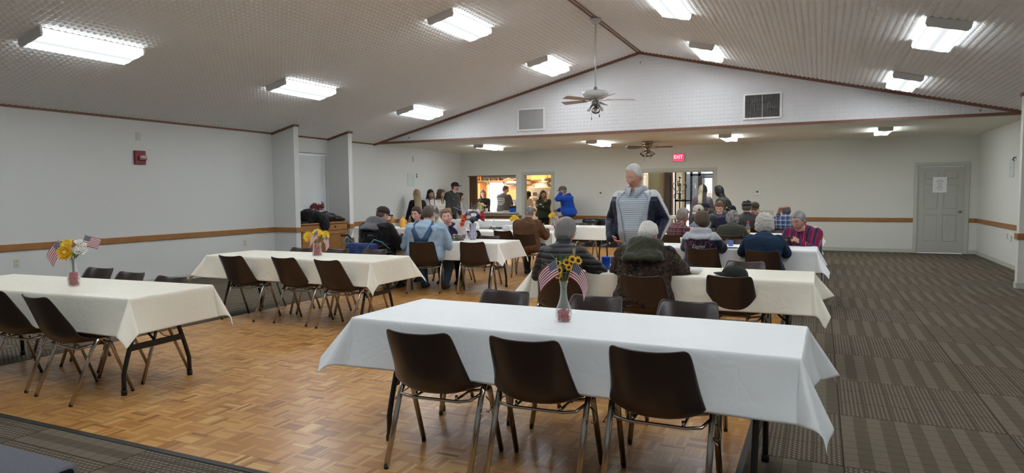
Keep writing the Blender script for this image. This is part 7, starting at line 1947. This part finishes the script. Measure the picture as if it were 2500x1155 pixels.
b = MB(); b.bbox(-.12, .12, -.10, .10, 0, .035, .004); o = b.obj('book', dark_m); o.location = (XL+.36, 10.80, ch+.001); tag(o, 'dark flat book on the oak cabinet beside the leaf vase', 'book')

# ================================================================ trash bins
for k, (x, lb) in enumerate(((-5.72, 'grey trash bin lined with a black bag, nearer the kitchen'), (-5.22, 'grey trash bin lined with a black bag, nearer the standing man'))):
    t = thing('trash_bin', lb, 'trash bin', (x, 17.75, 0), R(4*k), 'lined trash bins by the back wall')
    b = MB(); b.lathe([(.20, 0), (.21, .01), (.255, .70), (.27, .72), (.25, .72), (.2, .05)], 26, 0, Matrix.Scale(1.0, 4)); b.obj('bin_body', mat('slate_grey_plastic', (.045, .055, .06), .45), t)
    b = MB(); rs = random.Random(k)
    b.lathe([(.262, .34+.02*k), (.275, .42), (.285, .60), (.288, .70), (.27, .76), (.20, .775), (.05, .76), (.01, .75)], 40, 0, None, True, True, lambda q, z: .02*math.sin(q*1.9+z*20)+.012*math.sin(q*4.3)); b.obj('bin_bag', mat('black_bin_bag', (.012, .012, .013), .28, bump=.9, bscale=24), t)

# ================================================================ things on the tables
def on(x, y): return (x, y, TZC+.0005)
t = thing('cup', 'bright blue plastic party cup beside the quilted jacket', 'cup', on(-1.83, 6.10))
b = MB(); b.lathe([(.030, 0), (.034, .003), (.041, .06), (.045, .115), (.047, .118), (.044, .118), (.033, .006)], 24, 0, None, True, True, lambda q, z: .015*math.cos(q*PI) if z < .1 else 0); b.obj('cup_body', mat('cobalt_plastic', (.012, .10, .62), .3), t)
def ball_cap(label, loc, rot, mm, emb):
    t = thing('cap', label, 'cap', loc, rot); (dv, df), (vv, vf) = cap_parts({'cap': {}})
    child_mesh('cap_crown', (dv-np.array((0, 0, .030)))*np.array((1, 1, .82)), df, mm, t); child_mesh('visor', (vv-np.array((0, 0, .014))), vf, mm, t)
    for (x, y, z, r_, m2) in emb: b = MB(); b.lathe([(r_, 0), (r_*.9, .004), (.001, .005)], 12, 0, look((x, y, z), (x, y, z*.5))); b.obj('emblem', m2, t)
    return t
ball_cap('black cap with gold marks lying on the cream table', on(-.66, 5.99), R(84), MATS['black_twill'], [(-.03, .098, .060, .014, gold), (.035, .096, .045, .012, MATS['white_print']), (.0, .101, .070, .010, gold)])
ball_cap('camouflage cap lying beside the blue striped vase', on(-5.16, 9.12), R(150), F_capcamo, [(-.06, .08, .055, .012, MATS['white_print'])])
b = MB(); b.lathe([(.024, 0), (.027, .003), (.038, .095), (.040, .095), (.026, .004)], 20); o = b.obj('foam_cup', MATS['plate_white']); o.location = on(-1.73, 9.45); tag(o, 'white foam cup near the maroon plaid shirt', 'cup')
t = thing('jar', 'squat glass jar of cream packets by the foam cup', 'jar', on(-1.58, 9.42)); b = MB(); b.lathe([(.04, 0), (.05, .01), (.05, .05), (.042, .062), (.038, .062), (.044, .02)], 20); b.obj('jar_body', vase_glass, t)
for k in range(5): b = MB(); b.bbox(-.02, .02, -.012, .012, 0, .035, .004, 0, Matrix.Translation((.015*math.cos(k*1.3), .015*math.sin(k*1.3), .012+.012*k)) @ Matrix.Rotation(k*1.1, 4, 'Z')); b.obj('packet', mat('packet_cream', (.62, .52, .36), .6), t)
t = thing('phone', 'dark phone lying by the navy lettered jacket', 'phone', on(-1.02, 8.98), R(10)); b = MB(); b.bbox(-.075, .075, -.038, .038, 0, .009, .004); b.obj('phone_body', dark_m, t); b = MB(); b.box(-.068, .068, -.033, .033, .0088, .0094); b.obj('phone_screen', mat('black_glass', (.01, .01, .012), .08), t)
b = MB(); b.lathe([(.05, 0), (.085, .025), (.09, .045), (.086, .045), (.05, .006)], 20); o = b.obj('foam_bowl', MATS['plate_white']); o.location = on(-1.02, 6.05); tag(o, 'white foam bowl beside the camouflage sleeve', 'bowl')
b = MB(); b.bbox(-.03, .03, -.02, .02, 0, .07, .004); o = b.obj('drink_box', mat('sky_blue_card', (.12, .20, .48), .5)); o.location = on(-1.08, 9.36); tag(o, 'small blue box beyond the navy lettered jacket', 'box')
def bottle(label, loc, prof, body, liquid_top, liquid, capm, lab=None, cap_h=.022, name='bottle'):
    t = thing(name, label, 'bottle', loc); b = MB(); b.lathe(prof, 20); b.obj('bottle_body', body, t)
    r0, z0 = prof[-1]; b = MB(); b.lathe([(r0+.003, z0-.012), (r0+.003, z0+cap_h*.6), (r0*.9, z0+cap_h)], 16); b.obj('bottle_cap', capm, t)
    if liquid:
        q = [(max(np.interp(z, [p[1] for p in prof], [p[0] for p in prof])-.004, .004), z) for z in np.linspace(.006, liquid_top, 8)]; b = MB(); b.lathe(q, 18); b.obj('liquid', liquid, t)
    if lab:
        rr = max(p[0] for p in prof)+.0012; b = MB(); b.lathe([(rr, lab[0]), (rr, lab[1])], 20, cap=False); b.obj('bottle_label', lab[2], t)
    return t
clear = thin_glass('clear_plastic', (.75, .80, .82), .10)
bottle('sauce bottle with red cap, dark sauce and an orange label', on(-1.11, 12.02), [(.034, 0), (.036, .01), (.037, .10), (.030, .135), (.016, .17), (.014, .195)], clear, .10, mat('dark_sauce', (.03, .012, .008), .3), mat('red_cap', (.60, .02, .04), .4), (.03, .085, mat('orange_label', (.60, .30, .08), .6)), .03, 'sauce_bottle')
bottle('clear soda bottle with a pale red cap in front of the lilac cardigan', on(-5.42, 9.28), [(.030, 0), (.034, .01), (.034, .10), (.031, .12), (.034, .15), (.022, .19), (.012, .21)], clear, 0, None, mat('coral_cap', (.60, .16, .12), .5), (.05, .085, mat('pink_label', (.55, .30, .30), .6)))
bottle('dark soda bottle with a white label on the table near the brown jacket', on(-5.93, 12.0), [(.028, 0), (.032, .01), (.032, .11), (.022, .16), (.011, .19), (.011, .205)], clear, .10, mat('cola', (.015, .008, .006), .2), MATS['white_print'], (.055, .10, mat('white_label', (.7, .7, .7), .6)))
t = thing('drink_glass', 'short glass of dark cola beside the striped vase', 'glass', on(-5.20, 9.42)); b = MB(); b.lathe([(.028, 0), (.036, .09), (.034, .09), (.026, .006)], 18); b.obj('glass_body', clear, t); b = MB(); b.lathe([(.025, .008), (.031, .072)], 16); b.obj('liquid', MATS['cola'], t)
t = thing('napkin_holder', 'clear napkin holder beside the tiny flower vase', 'napkin holder', on(-5.66, 12.0)); b = MB(); b.lathe([(.085, 0), (.085, .05), (.06, .10), (.01, .115)], 18); b.obj('holder_body', thin_glass('frosted_plastic', (.75, .78, .82), .30, .3), t); b = MB(); b.bbox(-.05, .05, -.03, .03, .002, .08, .004); b.obj('napkins', MATS['white_paper'], t)
t = thing('salt_shaker', 'little salt shaker beside the tiny flower vase', 'shaker', on(-5.55, 11.88)); b = MB(); b.lathe([(.018, 0), (.02, .01), (.018, .06)], 14); b.obj('shaker_body', vase_glass, t); b = MB(); b.lathe([(.019, .058), (.018, .075), (.008, .083)], 14); b.obj('shaker_cap', steel_m, t)
# juice on the serving table
def jug(label, loc, top, body, juice, capm, hh=.235):
    t = thing('juice_jug', label, 'jug', loc, R(random.uniform(-20, 20)))
    b = MB(); b.lathe([(.066, 0), (.074, .012), (.076, .12), (.066, .165), (.035, .205), (.020, .222), (.020, hh)], 22); b.obj('jug_body', juice, t)
    b = MB(); b.tube([(.055, 0, .175), (.088, 0, .165), (.094, 0, .12), (.074, 0, .085)], .011, 8); b.obj('handle', juice, t)
    b = MB(); b.lathe([(.023, hh-.012), (.023, hh+.012), (.018, hh+.014)], 16); b.obj('bottle_cap', capm, t)
    return t
amber = mat('apple_juice', (.42, .17, .03), .25); orange = mat('orange_juice', (.80, .42, .08), .35); milk = mat('milky_plastic', (.62, .62, .52), .35); lemon = mat('lemonade', (.70, .50, .12), .35)
jz = TZC+.0005
t = bottle('amber juice bottle with a green and white label', (-8.58, 12.30, jz), [(.052, 0), (.058, .012), (.058, .15), (.05, .18), (.026, .235), (.019, .26)], amber, 0, None, dark_m, (.02, .10, mat('green_white_label', (.55, .60, .45), .6, vary=.4, vscale=30)), .02, 'juice_bottle')
jug('orange juice jug standing second in the row', (-8.33, 12.34, jz), 0, None, orange, mat('orange_cap', (.7, .35, .05), .4))
jug('jug half full of yellow lemonade behind the overalls man', (-7.62, 12.36, jz), 0, None, lemon, milk)
jug('milk white jug at the end of the juice row', (-7.38, 12.34, jz), 0, None, milk, MATS['white_print'])
# cloth bundle and bag on the small table under the hatch
blob('plastic_bag', 'white plastic bag of supplies slumped on the table before the hatch', 'bag', [(0, 0, 0, .11, .09, 0), (0, 0, .02, .14, .11, 0), (0, 0, .10, .13, .10, 0), (.01, 0, .17, .08, .06, 0), (.02, .01, .22, .03, .02, 0)], (-6.42, 12.05, jz), 0, mat('white_bag', (.72, .72, .72), .35, bump=.8, bscale=25), .012, .035)
blob('folded_towels', 'bluish white heap of cloths on the table under the hatch', 'cloth', [(0, 0, 0, .24, .12, 0), (0, 0, .03, .26, .13, 0), (0, 0, .08, .22, .11, 0), (.03, 0, .12, .10, .06, 0)], (-9.0, 16.72, jz), R(10), mat('blue_white_towel', (.50, .56, .68), .9, vary=.3, vscale=30), .014, .03)
bottle('slim dark bottle on the table under the hatch', (-9.50, 16.75, jz), [(.028, 0), (.030, .01), (.030, .11), (.014, .16), (.012, .20)], mat('dark_bottle_glass', (.012, .010, .010), .15), 0, None, dark_m)
# tablet in the hands of the striped shirt man
TP_ = next(P for P in PEOPLE if 'tablet' in P['label'])
t = thing('tablet', 'dark tablet held low by the man in the striped shirt', 'tablet')
a_ = TP_['rot']; p_ = V3((.05, .39, .835)); w_ = Matrix.Rotation(a_, 4, 'Z') @ p_; t.matrix_world = Matrix.Translation(V3(TP_['loc'])+w_) @ Matrix.Rotation(a_, 4, 'Z') @ Matrix.Rotation(R(38), 4, 'X')
b = MB(); b.bbox(-.09, .09, -.062, .062, -.005, .005, .004); b.obj('tablet_body', mat('dark_tablet_case', (.020, .014, .012), .5), t); b = MB(); b.box(-.082, .082, -.054, .054, .0049, .0056); b.obj('tablet_screen', MATS['black_glass'], t)

# ================================================================ wheelchair
WP = next(P for P in PEOPLE if 'wheelchair' in P['label'])
t = thing('wheelchair', 'black wheelchair with blue back and bag, light blue straps', 'wheelchair', (WP['loc'][0], WP['loc'][1]-.02, 0), WP['rot'])
blk2 = mat('wheelchair_frame', (.012, .012, .013), .4); tyre = mat('grey_tyre', (.03, .03, .03), .7); bluef = mat('blue_nylon', (.008, .018, .09), .6, bump=.2, bscale=60); cyan = mat('light_blue_webbing', (.10, .42, .66), .6)
def ring(R_, r, seg=36, prof=8, x=0, y=0, z=0):
    b = MB(); b.tube([(x, y+R_*math.cos(2*PI*k/seg), z+R_*math.sin(2*PI*k/seg)) for k in range(seg+1)], r, prof, cap=False); return b
for s in (-1, 1):
    x = s*.315
    w = ring(.285, .016, 40, 8, x, -.06, .302).obj('wheel', tyre, t)
    ring(.245, .009, 40, 6, x+s*.035, -.06, .302).obj('hand_rim', steel_m, w)
    b = MB()
    b.lathe([(.05, -.02), (.055, 0), (.05, .02)], 18, 0, Matrix.Translation((x, -.06, .302)) @ Matrix.Rotation(PI/2, 4, 'Y')); b.obj('hub', mat('hub_white', (.5, .5, .5), .4), w)
    b = MB()
    for k in range(12): a = 2*PI*k/12; b.tube([(x, -.06, .302), (x, -.06+.28*math.cos(a), .302+.28*math.sin(a))], .003, 4)
    b.obj('spokes', steel_m, w, kind='stuff')
    b = MB(); b.tube([(s*.26, -.24, .12), (s*.26, -.23, .46), (s*.26, -.27, .82), (s*.26, -.33, .86), (s*.26, -.42, .86)], .012, 8); b.obj('back_post', blk2, t)
    b = MB(); b.tube([(s*.26, -.35, .86), (s*.26, -.46, .86)], .019, 10); b.obj('push_handle', dark_m, t)
    b = MB(); b.tube([(s*.26, -.24, .47), (s*.26, .22, .47), (s*.25, .36, .18), (s*.25, .44, .10)], .012, 8); b.tube([(s*.26, -.23, .68), (s*.27, .10, .68), (s*.27, .16, .64), (s*.26, .16, .47)], .012, 8); b.obj('side_frame', blk2, t)
    b = MB(); b.bbox(s*.27-.03, s*.27+.03, -.18, .10, .685, .715, .008); b.obj('armrest', dark_m, t)
    b = MB(); b.bbox(s*.25-.01, s*.25+.01, -.20, .15, .49, .66, .004); b.obj('side_panel', dark_m, t)
    c = ring(.075, .014, 20, 6, s*.25, .26, .09).obj('caster', tyre, t)
    b = MB(); b.tube([(s*.25, .26, .09), (s*.25, .22, .20), (s*.25, .22, .46)], .010, 6); b.obj('caster_fork', blk2, c)
    b = MB(); b.bbox(s*.15-.08, s*.15+.08, .40, .54, .075, .09, .004); b.obj('footrest', blk2, t)
b = MB(); b.bbox(-.25, .25, -.22, .24, .425, .455, .01); b.obj('seat_cushion', dark_m, t)
b = MB(); b.bbox(-.25, .25, -.29, -.265, .46, .74, .008); b.obj('back_sling', bluef, t)
wl_ = Matrix.Translation((WP['loc'][0], WP['loc'][1], 0)) @ Matrix.Rotation(WP['rot'], 4, 'Z')
q = blob('wheelchair_bag', 'royal blue tote hanging behind the wheelchair', 'bag', [(0, 0, -.16, .27, .05, 0), (0, 0, -.14, .29, .075, 0), (0, 0, .0, .31, .085, 0), (0, 0, .12, .33, .06, 0), (0, 0, .17, .34, .03, 0)], tuple((wl_ @ V3((.04, -.37, .57)))), WP['rot'], mat('royal_blue_tote', (.007, .026, .14), .6), .013, .03)
for pts in ([(-.28, -.47, .74), (-.30, -.50, .82), (-.25, -.48, .86), (-.18, -.46, .80)], [(.10, -.47, .60), (.16, -.49, .74), (.26, -.47, .84), (.36, -.42, .80), (.46, -.36, .70)]):
    b = MB(); b.tube([V3(p)-V3((-.06, -.385, .60)) for p in pts], .016, 8, flat=(1, .35)); b.obj('strap', cyan, q)
